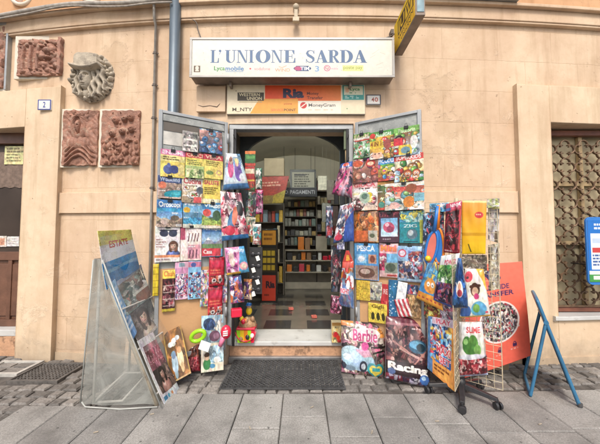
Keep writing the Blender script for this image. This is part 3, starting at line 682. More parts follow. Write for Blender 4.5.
hs=N_.new('ShaderNodeHueSaturation'); mr=N_.new('ShaderNodeMapRange'); mr.inputs['To Min'].default_value=.7; mr.inputs['To Max'].default_value=1.2; L_.new(nz.outputs['Fac'],mr.inputs['Value']); L_.new(mr.outputs['Result'],hs.inputs['Value']); L_.new(mx.outputs['Result'],hs.inputs['Color'])
L_.new(hs.outputs['Color'],bs.inputs['Base Color']); bs.inputs['Roughness'].default_value=.18
f=MB(); f.box(RX0,RX1,.53,RY1,zst-.1,zst-.004); tag(f.build('floor',m),kind='structure')

# door leaves, folded right out over the street
HL=V3((-.765,-.03,0)); OL=V3((-1.335,-.355,0)); HR=V3((.585,-.03,0)); OR_=V3((1.145,-.355,0))
def leaf(H,O,left):
    d=(O-H); W=d.length; d.normalize(); n=V3((d.y,-d.x,0)) if left else V3((-d.y,d.x,0))
    if n.dot(CAM-H)<0: n=-n
    zb,zt=.17,2.525; t=.02
    def bx(B,a0,a1,z0,z1,k0,k1): B.obox(H+d*((a0+a1)/2)+n*((k0+k1)/2)+V3((0,0,(z0+z1)/2)), d*((a1-a0)/2), n*((k1-k0)/2), V3((0,0,(z1-z0)/2)))
    f=MB(); fw=.034
    bx(f,0,fw,zb,zt,-.03,.012); bx(f,W-fw,W,zb,zt,-.03,.012); bx(f,fw,W-fw,zt-.03,zt,-.03,.011); bx(f,fw,W-fw,zb,zb+.05,-.03,.011)
    lf=f.build('door_leaf',M['grey_metal'],bld,bevel=.004)
    f=MB(); zm=1.02; bx(f,fw,W-fw,zm,zt-.03,-.02,-.006); f.build('upper_panel',M['board_grey'],lf)
    f=MB(); bx(f,fw,W-fw,zb+.05,zm,-.02,.0); f.build('lower_panel',M['board_tan'],lf)
    if left:
        za,zc=2.42,2.335
        f=MB(); bx(f,W*.42,W-fw-.01,zc,za,-.0055,-.003); f.build('letter_slot',M['interior_dark'],lf)
        f=MB(); bx(f,fw+.002,W-fw-.002,za+.004,zt-.034,-.0058,.004); f.build('header_rail',M['board_grey'],lf,bevel=.003)
        f=MB(); bx(f,W*.42,W-fw-.01,2.20,zc-.008,-.0055,-.001); f.build('pane',mat('frosted_pane',(.5,.48,.43),.25,0,.3,9),lf)
    for z in (.5,1.4,2.3):
        hg=MB(); hg.cyl(H+n*.016+V3((0,0,z)),H+n*.016+V3((0,0,z+.1)),.011,seg=10); hg.build('hinge',M['grey_metal'],lf,smooth=True)
    return Plane(H+n*.012,n)
PL=leaf(HL,OL,True); PR=leaf(HR,OR_,False)

# ------------------------------------------------------------------ signs and fittings on the facade
def panel_paint(parent,name,img_cv,TL,TR,BR,BL,n,m='painted_sign'):
    img=img_cv.out(); h,w_=img.shape[:2]; V_,U=np.meshgrid(np.linspace(0,1,h),np.linspace(0,1,w_),indexing='ij'); U=U[...,None]; V_=V_[...,None]; A=np.array
    pos=(A(TL)*(1-U)+A(TR)*U)*(1-V_)+(A(BL)*(1-U)+A(BR)*U)*V_
    return paint_mesh(name,img,pos,M[m],parent,n=n,thick=.003)
# serif capitals drawn by stems, bars and bowls inside a box
def serif(cv,ch,x0,y0,x1,y1,c):
    W,H=x1-x0,y1-y0; asp=cv.asp; X=lambda t:x0+W*t; Y=lambda t:y0+H*t
    def rc(a,b_,d,e): cv.rect(X(a),Y(b_),X(d),Y(e),c)
    def pl(*p): cv.poly([(X(a),Y(b_)) for a,b_ in p],c)
    def mask_ell(cx,cy,rx,ry): return (((cv.X-X(cx))/(W*rx))**2+((cv.Y-Y(cy))/(H*ry))**2)<1
    s=.055
    if ch=='L':
        rc(.14,0,.44,1); rc(0,0,.6,s); rc(0,1-s,1,1); pl((.92,.62),(1,.62),(1,1),(.6,1),(.85,.9))
    elif ch=="'":
        cv.disc(X(.5),Y(.3),W*.5,c); pl((.5,.2),(1,.3),(.35,1),(.15,.95),(.6,.5))
    elif ch=='U':
        rc(.1,0,.36,.72); rc(0,0,.48,s); rc(.76,0,.84,.72); rc(.62,0,1,s)
        cv.put((mask_ell(.47,.70,.37,.31)&~mask_ell(.56,.68,.2,.26)&(cv.Y>Y(.69))),c)
    elif ch=='N':
        rc(.1,0,.17,1); rc(0,1-s,.3,1); rc(.82,0,.89,1); rc(.68,0,1,s); pl((0,0),(.32,0),(.89,1),(.72,1),(.13,.06),(0,s))
    elif ch=='I': rc(.26,0,.74,1); rc(0,0,1,s); rc(0,1-s,1,1)
    elif ch=='O': cv.put(mask_ell(.5,.5,.5,.52)&~mask_ell(.5,.5,.2,.46),c)
    elif ch=='E':
        rc(.14,0,.44,1); rc(0,0,.9,s); rc(0,1-s,1,1); rc(.44,.47,.7,.53); rc(.68,.32,.74,.68); pl((.84,0),(.92,0),(.92,.34),(.86,.34),(.7,s)); pl((.92,.62),(1,.62),(1,1),(.7,1),(.85,.88))
    elif ch=='S':
        P_=[(.86,.24),(.74,.07),(.5,.03),(.25,.1),(.17,.26),(.3,.41),(.55,.52),(.78,.64),(.82,.8),(.66,.94),(.42,.97),(.2,.9),(.1,.72)]; T=[.03,.035,.04,.08,.12,.14,.145,.13,.1,.06,.04,.035,.03]
        for i in range(len(P_)-1):
            for k in range(14):
                t=k/14; a=P_[i][0]*(1-t)+P_[i+1][0]*t; b_=P_[i][1]*(1-t)+P_[i+1][1]*t; r=(T[i]*(1-t)+T[i+1]*t); cv.ell(X(a),Y(b_),W*r,H*max(.03,r*.75),c)
        rc(.84,.0,.9,.3); rc(.06,.7,.12,1)
    elif ch=='A':
        pl((.44,0),(.56,0),(.95,1),(.62,1),(.4,.2)); pl((.44,0),(.5,.08),(.2,1),(.12,1)); rc(.27,.66,.7,.71); rc(0,1-s,.32,1); rc(.52,1-s,1,1)
    elif ch=='R':
        rc(.12,0,.4,1); rc(0,0,.5,s); rc(0,1-s,.52,1); cv.put(mask_ell(.47,.26,.42,.275)&~mask_ell(.44,.26,.17,.22)&(cv.X>X(.38)),c); pl((.4,.48),(.6,.5),(1,1),(.72,1))
    elif ch=='D':
        rc(.12,0,.38,1); rc(0,0,.45,s); rc(0,1-s,.45,1); cv.put(mask_ell(.42,.5,.56,.51)&~mask_ell(.38,.5,.3,.46)&(cv.X>X(.36)),c)
yf_=-.17
sg=empty('shop_sign',P(292,80,-.1),'long white lightbox sign with blue serif capitals above the doorway','sign')
TLp,TRp,BRp,BLp=P(191,38.5,yf_),P(393.3,38,yf_),P(393.3,77,yf_),P(191,77,yf_)
zt_,zb_=TLp.z,BLp.z; xl_,xr_=TLp.x,TRp.x
f=MB(); f.box(xl_,xr_,yf_+.004,-.02,zb_,zt_); f.build('box',M['sign_box'],sg,bevel=.006)
f=MB(); e=.016
f.box(xl_-.008,xr_+.008,yf_-.01,yf_+.004,zt_-e,zt_+.006); f.box(xl_-.008,xr_+.008,yf_-.01,yf_+.004,zb_-.006,zb_+e); f.box(xl_-.008,xl_+e,yf_-.01,yf_+.004,zb_+e,zt_-e); f.box(xr_-e,xr_+.008,yf_-.01,yf_+.004,zb_+e,zt_-e)
f.build('trim',M['sign_side'],sg,bevel=.002)
cv=Cv(900,172,'f0ede0',3); fx_=lambda px:(px-191)/202.3; fy_=lambda py:(py-38.3)/38.7
cv.grad(0,0,1,1,'f4f1e6','e6e2d4')
for ch,a,d in (('L',209.7,218.2),("'",218.0,220.6),('U',224.3,236.0),('N',236.3,247.8),('I',248.2,253.6),('O',255.3,270.3),('N',271.0,282.6),('E',283.6,295.5),('S',305.6,315.6),('A',315.2,328.6),('R',328.4,340.2),('D',340.2,353.9),('A',353.8,367.8)):
    y0,y1=(49.6,63.4) if ch!="'" else (48.8,54.5); serif(cv,ch,fx_(a),fy_(y0),fx_(d),fy_(y1),'58759a')
def tx(s,a,b_,d,e_,c,**k): cv.text(s,fx_(a),fy_(b_),fx_(d),fy_(e_),c,**k)
tx('Lyca',213.5,67,224.5,73,'3f9a52'); tx('mobile',225,67,243.5,72,'2f78b4'); cv.rect(fx_(225),fy_(72.6),fx_(243),fy_(73.1),'2f78b4')
cv.disc(fx_(250),fy_(69.8),.0045,'d04a5a'); tx('vodafone',254,68.2,270,71.6,'d8788a',bold=0)
tx('WIND',275,69.5,290,73,'d9906a',bold=0); cv.line(fx_(279),fy_(67.6),fx_(282),fy_(68.6),.003,'e0a080'); cv.line(fx_(282),fy_(68.6),fx_(286.5),fy_(66.5),.003,'e0a080')
cv.ell(fx_(302.5),fy_(69.5),.044,.075,'2c4a78').rect(fx_(296),fy_(66.7),fx_(309),fy_(72.4),'2c4a78'); cv.ell(fx_(298.5),fy_(69.5),.02,.06,'b84a78'); tx('TIM',300.5,67.6,309.5,71.5,'ffffff')
tx('3',315.3,66.8,319.6,73,'7fa8d0'); cv.ring(fx_(327.5),fy_(69.2),.0165,.004,'c86a90'); tx('Q',325.6,67.4,329.4,71,'c04a70'); tx('mobile',331.5,68.3,338.5,70.8,'d08aa8',bold=0)
cv.rect(fx_(343),fy_(66),fx_(364),fy_(72.4),'f0ec9a'); tx('poste pay',344,67.2,363,71.6,'8aa050',bold=.01)
cv.rect(fx_(193),fy_(66.5),fx_(199.5),fy_(73.5),'6a5a48'); cv.ell(fx_(196.3),fy_(69),.009,.06,'e8e0d0'); cv.rect(fx_(194.5),fy_(71),fx_(198.2),fy_(72.6),'e8e0d0')
for a,b_,d,e_ in ((371,58,376,55),(373,54,380,49),(377,66,384,63),(379,69,383,68),(381,52,386,54)): cv.line(fx_(a),fy_(b_),fx_(d),fy_(e_),.002,'cfc8b8')
for k in range(60): cv.disc(cv.r.rand(),cv.r.rand()**.4,.0012*cv.r.uniform(.5,1.8),'c9c0ae')
panel_paint(sg,'face',cv,V3((xl_+e,yf_-.004,zt_-e)),V3((xr_-e,yf_-.004,zt_-e)),V3((xr_-e,yf_-.004,zb_+e)),V3((xl_+e,yf_-.004,zb_+e)),(0,-1,0))
for pxx in (231,350): q=P(pxx,83,-.06); f=MB(); f.box(q.x-.012,q.x+.012,-.09,-.002,zb_-.05,zb_); f.build('bracket',M['sign_box'],sg)
# board of money transfer services under it
yb_=-.02
rs=empty('services_board',P(296,114,yb_),'cream and orange money transfer board directly over the door opening','sign')
x0_,x1_,z1_,z0_=P(227,85,yb_).x,P(365,84,yb_).x,P(300,84.5,yb_).z,P(300,114.5,yb_).z
f=MB(); f.box(x0_,x1_,yb_,wy(1)-.0,z0_,z1_); f.build('backing',M['sign_side'],rs,bevel=.003)
cv=Cv(620,136,'efe0c0',4); fx_=lambda px:(px-227)/138; fy_=lambda py:(py-84.5)/30
cv.rect(fx_(265),fy_(85.2),fx_(341),fy_(101),'ee6a32'); cv.grad(fx_(265),fy_(85.2),fx_(341),fy_(101),'f0522a','f08a4a',True)
cv.poly([(fx_(258),fy_(101)),(fx_(265),fy_(99)),(fx_(298),fy_(99)),(fx_(298),fy_(114)),(fx_(250),fy_(114))],'f0a848')
cv.rect(fx_(237.5),fy_(92.5),fx_(264),fy_(101),'4a4436'); tx('WESTERN',239,93.2,260,96.5,'eee0b8'); tx('UNION',247,97,262,100.2,'eee0b8'); cv.rect(fx_(239),fy_(101.8),fx_(262),fy_(102.6),'b0a078')
tx('M_NTY',232.5,108,252.3,112.2,'4a4438'); tx('Ria',283,88.5,304,98.3,'3c3a52',bold=.05); tx('Money',307,92,319,95.8,'6a3a30'); tx('Transfer',307,96.4,323,99.6,'6a3a30')
tx('SERVICE',271,109,283.5,111.6,'e87a4a'); tx('POINT',284,109,296,111.6,'5a4030'); tx('poste',284,103.4,292,105.4,'c05a2a')
cv.rect(fx_(298.5),fy_(101.5),fx_(341),fy_(114),'f6eedd'); cv.disc(fx_(303.5),fy_(105.6),.024,'cc3a36'); cv.line(fx_(301.5),fy_(107),fx_(306),fy_(103.5),.007,'f6eedd'); tx('MoneyGram',308.6,103.8,335.5,108.2,'4a4a50',bold=.012); cv.dashes(fx_(308),fy_(110),fx_(333),fy_(111),1,'e0b090')
cv.rect(fx_(342.5),fy_(85),fx_(364),fy_(100),'4aa39a'); cv.rect(fx_(344),fy_(86),fx_(363),fy_(95),'e8e6c8'); tx('Lyca',350,87.5,360,91.5,'3a8a4a'); cv.rect(fx_(345.5),fy_(88),fx_(349),fy_(92.5),'f2c4a0'); cv.dashes(fx_(349.5),fy_(92.5),fx_(361.5),fy_(94.2),1,'5aa070'); cv.dashes(fx_(345),fy_(96),fx_(362),fy_(99.2),2,'d0ece4'); cv.disc(fx_(347),fy_(109),.004,'3a8a5a')
cv.disc(fx_(236),fy_(91),.004,'8a7a60')
panel_paint(rs,'face',cv,V3((x0_+.004,yb_-.004,z1_-.004)),V3((x1_-.004,yb_-.004,z1_-.004)),V3((x1_-.004,yb_-.004,z0_+.004)),V3((x0_+.004,yb_-.004,z0_+.004)),(0,-1,0))
# projecting yellow lightbox
ysg=empty('projecting_sign',V3((1.04,-.05,3.22)),'yellow and black lightbox projecting from the facade at the top','sign')
X0,X1,Ya,Yb,Z0,Z1=1.0,1.085,-.06,-.62,3.235,3.56
f=MB(); f.box(X0+.003,X1,Yb,Ya,Z0,Z1); f.build('box',M['sign_box'],ysg,bevel=.005)
cv=Cv(260,150,'ffd020',5); cv.grad(0,0,1,1,'ffdc30','ffc81c')
cv.rect(.2,.12,.94,.62,'3a2c14').rect(.24,.17,.90,.57,'ffd428').rect(.3,.17,.58,.57,'3a2c14'); cv.text('W',.62,.2,.86,.54,'3a2c14'); cv.text('U',.34,.2,.54,.54,'ffd428'); cv.text('WESTERN',.22,.67,.92,.79,'4a3814'); cv.text('UNION',.36,.83,.82,.94,'4a3814')
panel_paint(ysg,'face',cv,V3((X0,Ya-.012,Z1-.012)),V3((X0,Yb+.012,Z1-.012)),V3((X0,Yb+.012,Z0+.012)),V3((X0,Ya-.012,Z0+.012)),(-1,0,0))
f=MB(); f.box(X0+.012,X1-.012,Yb-.004,Yb,Z0+.03,Z1-.02); f.build('end_panel',mat('end_grey',(.16,.24,.27),.4,.3,.4,12),ysg)
f=MB(); f.box(X0-.03,X0,-.06,wy(1),Z0+.1,Z0+.16); f.build('bracket',M['cable_dark'],ysg); f=MB(); f.box(X0-.03,X0,-.06,wy(1),Z1-.08,Z1-.03); f.build('bracket',M['cable_dark'],ysg)
# house number tiles
def tile(box,y,label,rim,txt,tc_):
    x0,y0,x1,y1=box; a,d=P(x0,y0,y),P(x1,y1,y); e=empty('number_tile',((a.x+d.x)/2,y,d.z),label,'house number')
    cv=Cv(64,int(64*(a.z-d.z)/(d.x-a.x)),'eeece4'); cv.rect(0,0,1,1,rim).rect(.08,.1,.92,.9,'eeece4'); cv.text(txt,*tc_[0],tc_[1])
    if len(tc_)>2: cv.text(tc_[2],*tc_[3],tc_[4])
    f=MB(); f.box(a.x,d.x,y,y+.012,d.z,a.z); f.build('backing',M['white_enamel'],e,bevel=.003)
    panel_paint(e,'face',cv,V3((a.x+.002,y-.003,a.z-.002)),V3((d.x-.002,y-.003,a.z-.002)),V3((d.x-.002,y-.003,d.z+.002)),V3((a.x+.002,y-.003,d.z+.002)),(0,-1,0))
tile((38,99.5,51,110),wy(-2.8)-.07,'small blue edged enamel tile with number 2 beside the brown door','3a4a9a','2',((.4,.22,.6,.78),'3a4a9a'))
tile((366,94.5,381,105),-.012,'small dark rimmed enamel tile with reddish number 40 beside the money transfer board','4a4a52','4',((.36,.28,.55,.72),'a04838','0',(.58,.28,.8,.72),'c05a44'))
# repaired masonry block left of the board
f=MB(); a,d=P(197,86.5,-.01),P(225.5,112,-.01); f.box(a.x,d.x,-.022,.01,d.z,a.z); f.build('repair_block',M['plaster_cornice'],bld,bevel=.004)
f=MB(); f.tube([P(198,105,-.024),P(203,106.5,-.024),P(210,105.5,-.024),P(217,106.8,-.024),P(220,103.5,-.024)],[.002,.004,.003,.005,.002],5); f.build('crack',M['sign_box'],bld)

# pipes and cables
def pipe(name,label,cat,pts,r,m,seg=10,clamps=(),base=None):
    pts=[V3(p) for p in pts]; lo=min(pts,key=lambda p:p.z); e=empty(name,base or lo,label,cat) if clamps else None
    f=MB(); f.tube(pts,r,seg); o=f.build('pipe_run' if clamps else name,M[m],e,base=None if clamps else lo,smooth=True)
    if not clamps: tag(o,label,cat)
    for cl in clamps:
        f=MB(); c=V3(cl); f.cyl(c-V3((0,0,.012)),c+V3((0,0,.012)),r*1.35,seg=12); f.box(c.x-r*2.2,c.x+r*2.2,c.y+.003,c.y+.012,c.z-.006,c.z+.006); f.box(c.x-.006,c.x+.006,c.y,c.y+r+.03,c.z-.007,c.z+.007); f.build('clamp',M['cable_dark'],e)
xd=P(152.5,110,.0).x; yc=wy(xd)-.03
pipe('conduit','thin grey conduit clamped to the wall left of the open door','conduit',[(xd,yc,0.3),(xd,yc,2),(xd,yc,3.63),(xd+.012,yc-.06,3.67),(xd+.012,yc-.08,3.9)],.0145,'pipe_grey',10,[(xd,yc,P(153,v,yc).z) for v in (12,53,85,118,188)])
xd=P(172.8,80,-.06).x; yp=wy(xd)-.075
pipe('drainpipe','thick blue grey drainpipe rising behind the left door leaf','drainpipe',[(xd,yp,0.0),(xd,yp,1.5),(xd,yp,5.5)],.056,'pipe_blue',20,[(xd,yp,2.45),(xd,yp,4.3)])
def cpx(l,off=.02): 
    out=[]
    for (a,b_) in l:
        q=P(a,b_,.1)
        for _ in range(3): q=P(a,b_,wy(q.x)-off)
        out.append(q)
    return out
def smoothpath(p,k=5):
    out=[]; n=len(p)
    for i in range(n-1):
        p0,p1,p2,p3=p[max(0,i-1)],p[i],p[i+1],p[min(n-1,i+2)]
        for j in range(k):
            t=j/k; out.append(.5*((2*p1)+(p2-p0)*t+(2*p0-5*p1+4*p2-p3)*t*t+(3*p1-p0-3*p2+p3)*t**3))
    out.append(p[-1]); return out
pipe('cable','thick grey cable bundle along the top of the left cornice','cable',smoothpath(cpx([(-25,21),(0,16),(40,8.5),(75,4),(110,3.5),(140,2),(172,-2)],.13)),.024,'cable_grey',8)
pipe('cable','loose thin cable sagging just under the thick cable bundle','cable',smoothpath(cpx([(-25,25),(0,18.5),(30,13),(65,6),(100,6.5),(125,6),(150,3),(172,2)],.15)),.009,'cable_grey',6)
pipe('cable','dark cable lying under the cornice from the left edge to the drainpipe','cable',smoothpath(cpx([(-10,36),(10,31.5),(40,29.3),(70,27),(95,21),(130,17),(160,15),(190,17.5)],.035)),.011,'cable_dark',6)
pipe('cable','short dark cable looping from the drainpipe down to the white lightbox','cable',smoothpath(cpx([(176,17),(188,18),(196,22),(198,30),(201,38)],.04)),.006,'cable_dark',6)
pipe('cable','short black lead hooked between lightbox and yellow projecting sign','cable',smoothpath(cpx([(386,38),(391,36),(395,33),(397,27)],.09)),.007,'cable_dark',6)
# small beige fixture on the cornice
q=P(296,21,-.06); e=empty('bracket',q,'small beige knobbed bracket on the cornice above the white lightbox','bracket')
f=MB(); zz=lambda v:P(296,v,-.07).z
f.box(q.x-.035,q.x+.035,-.095,-.05,zz(22.5),zz(18)); f.build('foot',M['fixture_beige'],e,bevel=.006)
f=MB(); f.box(q.x-.02,q.x+.02,-.09,-.058,zz(18),zz(10)); f.build('stem',M['fixture_beige'],e,bevel=.006)
f=MB(); f.sph((q.x,-.078,zz(7.5)),.033,.03,.035); f.build('knob',M['fixture_beige'],e,smooth=True)
f=MB(); 
# roundels in the wall above the cornice, cut by the top of the picture
for (a,b_,r_,lab) in ((22,-6,12,'larger ceramic roundel with white rim on the orange wall at the top left corner'),(92,-7,10,'smaller ceramic roundel with white rim above the cable bundle')):
    q=cpx([(a,b_)],-.01)[0]; e=empty('roundel',q,lab,'roundel'); rr=r_/285*3.1
    f=MB(); f.tube([q+V3((rr*math.cos(t*math.pi/16),0,rr*math.sin(t*math.pi/16))) for t in range(32)],.022,8,True); f.build('rim',M['backing_white'],e,smooth=True)
    f=MB(); f.cyl(q+V3((0,.01,0)),q+V3((0,.04,0)),rr*.96,seg=32); f.build('dish',M['terracotta'],e)

# ------------------------------------------------------------------ reliefs
def relief(px,y,W_,H_,hf,depth,nx,ny,name,parent,m,mask=None):
    """height field standing out from the wall; px = top left corner in space"""
    V_,U=np.meshgrid(np.linspace(0,1,ny),np.linspace(0,1,nx),indexing='ij'); h=hf(U,V_)
    wob=.006*np.sin(V_*17+1)+.006*np.sin(V_*31); wob2=.006*np.sin(U*15)+.006*np.sin(U*29+2)
    X=px.x+(U+wob*(2*np.abs(U-.5)))*W_; Z=px.z-(V_+wob2*(2*np.abs(V_-.5)))*H_; Y=y-h*depth
    pos=np.stack([X,Y,Z],-1).reshape(-1,3); idx=np.arange(nx*ny).reshape(ny,nx)
    q=np.stack([idx[:-1,:-1],idx[1:,:-1],idx[1:,1:],idx[:-1,1:]],-1).reshape(-1,4)
    if mask is not None:
        mk=mask(U,V_); mm_=mk.reshape(-1)[q].all(1); q=q[mm_]
    f=MB(); f.V=[tuple(v) for v in pos]; f.F=[tuple(int(i) for i in a) for a in q]
    if mask is None:
        ring=np.concatenate([idx[0,:-1],idx[:-1,-1],idx[-1,:0:-1],idx[:0:-1,0]]); k=len(f.V); n=len(ring)
        for i in ring: v=f.V[i]; f.V.append((v[0],y+.004,v[2]))
        f.F+=[(int(ring[i]),int(ring[(i+1)%n]),k+(i+1)%n,k+i) for i in range(n)]
    return f.build(name,m,parent,smooth=True)
def G2(U,V_,cx,cy,rx,ry,a=1,p=2): 
    d=((U-cx)/rx)**2+((V_-cy)/ry)**2; return a*np.sqrt(np.clip(1-d,0,1))
def face_h(U,V_,cx,cy,r,asp=1):
    h=G2(U,V_,cx,cy,r*.78,r*asp,.7); h+=G2(U,V_,cx-.05*r,cy+.12*r*asp,r*.12,r*.28*asp,.15)
    h-=G2(U,V_,cx-.34*r,cy-.12*r*asp,r*.22,r*.15*asp,.3)+G2(U,V_,cx+.28*r,cy-.12*r*asp,r*.22,r*.15*asp,.3); h+=G2(U,V_,cx-.34*r,cy-.1*r*asp,r*.13,r*.07*asp,.14)+G2(U,V_,cx+.28*r,cy-.1*r*asp,r*.13,r*.07*asp,.14); h+=G2(U,V_,cx-.03*r,cy+.5*r*asp,r*.24,r*.05*asp,.1)+G2(U,V_,cx-.03*r,cy+.64*r*asp,r*.2,r*.06*asp,.1); h-=G2(U,V_,cx-.03*r,cy+.57*r*asp,r*.26,r*.03*asp,.14); return h
def lumps(U,V_,seed,n,x0,x1,y0,y1,r0,r1,a):
    r=np.random.RandomState(seed); h=np.zeros_like(U)
    for _ in range(n):
        rr=r.uniform(r0,r1); h=np.maximum(h,G2(U,V_,r.uniform(x0,x1),r.uniform(y0,y1),rr,rr*r.uniform(.6,1.4),a*r.uniform(.5,1)))
    return h
def plaque(box,back,label,hf,name='relief_plaque'):
    xm=(box[0]+box[2])/2; yy=wy(P(xm,box[1],.15).x)-.012; yy=wy(P(xm,box[1],yy).x)-.014
    a,d=P(back[0],back[1],yy),P(back[2],back[3],yy); e=empty(name,((a.x+d.x)/2,yy,d.z),label,'relief plaque')
    f=MB(); f.box(a.x,d.x,yy,yy+.05,d.z,a.z); f.build('backing',M['backing_white'],e,bevel=.004)
    y2=yy-.012; a,d=P(box[0]+1,box[1]+.8,y2-.02),P(box[2]-.6,box[3]-1.2,y2-.02)
    f=MB(); f.box(a.x+.006,d.x-.006,y2,yy,d.z+.006,a.z-.006); f.build('slab',M['terracotta'],e)
    relief(a,y2,d.x-a.x,a.z-d.z,hf,.08,140,int(140*(a.z-d.z)/(d.x-a.x)),'relief',e,M['terracotta'])
nz_=lambda U,V_:.05*np.sin(U*23+3*np.sin(V_*19))*np.sin(V_*27+2*np.sin(U*17))
def h1(U,V_):
    h=.18+nz_(U,V_)*.8+.10*np.abs(np.sin(U*9+2.5*np.sin(V_*6)))
    fold=.16*np.abs(np.sin((np.arctan2(V_-.1,U-.45))*7)); hood=G2(U,V_,.45,.32,.24,.30,.72)
    h=np.maximum(h,np.where(hood>0,hood+fold*(hood>.12)-.1,0)); hole=G2(U,V_,.45,.29,.125,.17,1); h=np.where(hole>0,.22,h); h=np.maximum(h,(hole>0)*(.24+face_h(U,V_,.45,.30,.10,1.25)*.85))
    h=np.maximum(h,G2(U,V_,.45,.60,.36,.14,.62)+.10*np.abs(np.sin(U*26))*(G2(U,V_,.45,.60,.36,.14,1)>0))
    for k in range(4):
        c=.93-.085*k; d=np.abs(V_-(c-.10*np.cos((U-.5)*5.2)+.02*np.sin(U*9))); h=np.maximum(h,.62*np.sqrt(np.clip(1-(d/.04)**2,0,1))*(V_>.66)*np.clip(np.minimum(U,1-U)*7,.35,1))
    return np.maximum(h,lumps(U,V_,3,16,0,1,0,.16,.03,.08,.5))
def h2(U,V_):
    h=.2+nz_(U,V_)*.8
    for (cx,cy) in ((.38,.2),(.62,.17),(.3,.44),(.56,.4),(.8,.36),(.78,.15)): h=np.maximum(h,.25+face_h(U,V_,cx,cy,.10,.62)*.95); h=np.maximum(h,G2(U,V_,cx,cy-.03,.11,.075,.55))
    h=np.maximum(h,lumps(U,V_,8,60,.02,.98,.52,.98,.025,.085,.8)); return np.maximum(h,lumps(U,V_,9,20,0,1,0,.5,.02,.05,.5))
def h3(U,V_):
    h=.2+nz_(U,V_)*.8
    for cx in (.14,.30,.46): h=np.maximum(h,.6*np.sqrt(np.clip(1-((U-cx-.01*np.sin(V_*8))/.045)**2,0,1))*((V_>.2)&(V_<.85)))
    h=np.maximum(h,lumps(U,V_,5,45,.52,.97,.08,.8,.03,.11,.95)); h=np.maximum(h,lumps(U,V_,6,16,.02,.5,.02,.2,.03,.09,.6)); h=np.maximum(h,lumps(U,V_,7,22,.02,.98,.84,.98,.03,.09,.6)); return np.maximum(h,.8*((U>.93)))
plaque((62.5,109.5,97,166.5),(62,109,99.2,167.5),'left one of two terracotta relief plaques, showing a hooded head above curved waves',h1)
plaque((101,109.5,139,166),(100,109,141,167.5),'right one of two terracotta relief plaques, showing clustered cherub heads and fruit',h2)
plaque((17,38.5,63,76.5),(15.5,36,66.5,79),'wide terracotta relief plaque with columns and tangled figures, above the number tile',h3)
f=None
yy=wy(-3.4)-.02; a,d=P(-30,24,yy),P(8,91,yy); e=empty('relief_plaque',((a.x+d.x)/2,yy,d.z),'tall grey framed relief plaque cut by the left edge of the picture','relief plaque')
f=MB(); f.box(a.x,d.x-.02,yy,yy+.06,d.z,a.z); f.build('backing',M['backing_white'],e); f=MB(); f.box(d.x-.024,d.x,yy-.03,yy+.06,d.z,a.z); f.box(a.x,d.x-.024,yy-.03,yy-.001,a.z-.03,a.z); f.build('frame',M['grey_metal'],e,bevel=.003)
relief(V3((a.x+.02,0,a.z-.05)),yy,d.x-a.x-.07,a.z-d.z-.08,lambda U,V_:.2+lumps(U,V_,21,70,0,1,0,1,.03,.1,.8)+nz_(U,V_),.05,70,110,'relief',e,M['terracotta'])
# medallion: head of a woman in a brimmed hat inside a wreath
yy=wy(P(94,80,.1).x)-.01; a,d=P(72,54.5,yy),P(115,103,yy); e=empty('medallion',((a.x+d.x)/2,yy,d.z),'round pale stone medallion of a long haired head in a brimmed hat','medallion')
def hm(U,V_):
    h=.10+.03*np.sin(U*40)*np.sin(V_*37)
    for k in range(26):                                              # ruffled wreath
        t=k*2*math.pi/26+.2
        for q_,rr in ((.445,.058),(.375,.05)): h=np.maximum(h,G2(U,V_,.5+q_*math.cos(t+q_*3),.5+q_*math.sin(t+q_*3),rr,rr,.36+.12*math.sin(k*2.3)))
    for (x0,y0,x1,y1,w0) in ((.27,.40,.20,.86,.055),(.33,.44,.29,.92,.05),(.60,.40,.62,.94,.055),(.68,.38,.74,.90,.06),(.76,.38,.86,.80,.05),(.54,.5,.53,.96,.04)):   # locks of hair
        t=np.clip((V_-y0)/(y1-y0),0,1); cxx=x0+(x1-x0)*t+.022*np.sin(V_*26+x0*30); dd=np.abs(U-cxx)/(w0*(1-.25*t)); h=np.maximum(h,(V_>y0)*(V_<y1)*(.30+.28*np.sqrt(np.clip(1-dd**2,0,1)))*(dd<1))
    h=np.maximum(h,G2(U,V_,.43,.83,.10,.14,.5))                      # neck
    f=G2(U,V_,.43,.555,.145,.235,1); h=np.where(f>0,np.maximum(.30+.52*f**.8,.0),h)
    for k in (-1,1):
        ex=.425+k*.058; h=h-G2(U,V_,ex,.515,.052,.035,.20); h=h+G2(U,V_,ex,.52,.03,.017,.10)-G2(U,V_,ex-.006,.52,.012,.012,.16)
    h=h+G2(U,V_,.415,.565,.022,.075,.15)+G2(U,V_,.415,.615,.035,.02,.06)+G2(U,V_,.418,.682,.046,.014,.09)+G2(U,V_,.418,.71,.04,.016,.08)-G2(U,V_,.418,.696,.05,.007,.14)+G2(U,V_,.42,.755,.045,.03,.07)
    crown=(np.abs((U-.48)/.25)**4+np.abs((V_-.24)/.135)**4)<1; h=np.where(crown,np.maximum(h,.80+.10*(1-((U-.48)/.25)**2)),h)
    dd=np.abs(V_-(.385+.07*np.cos((U-.46)*4.6)-.06))/.042; br=(dd<1)&(np.abs(U-.48)<.31); h=np.where(br,np.maximum(h,.62+.42*np.sqrt(np.clip(1-dd**2,0,1))),h); return h
relief(a,yy,d.x-a.x,a.z-d.z,hm,.15,170,185,'relief',e,M['relief_stone'],mask=lambda U,V_:np.hypot(U-.5,V_-.5)<.497+.006*np.sin(20*np.arctan2(V_-.5,U-.5)))
f=MB(); cx,cz,rx_,rz_=(a.x+d.x)/2,(a.z+d.z)/2,(d.x-a.x)/2,(a.z-d.z)/2
ringp=[(cx+rx_*.985*math.cos(t*math.pi/24),cz+rz_*.985*math.sin(t*math.pi/24)) for t in range(48)]
f.prism([(p_[0],yy-.012,p_[1]) for p_ in ringp],(0,.04,0)); f.build('backing',M['relief_stone'],e)
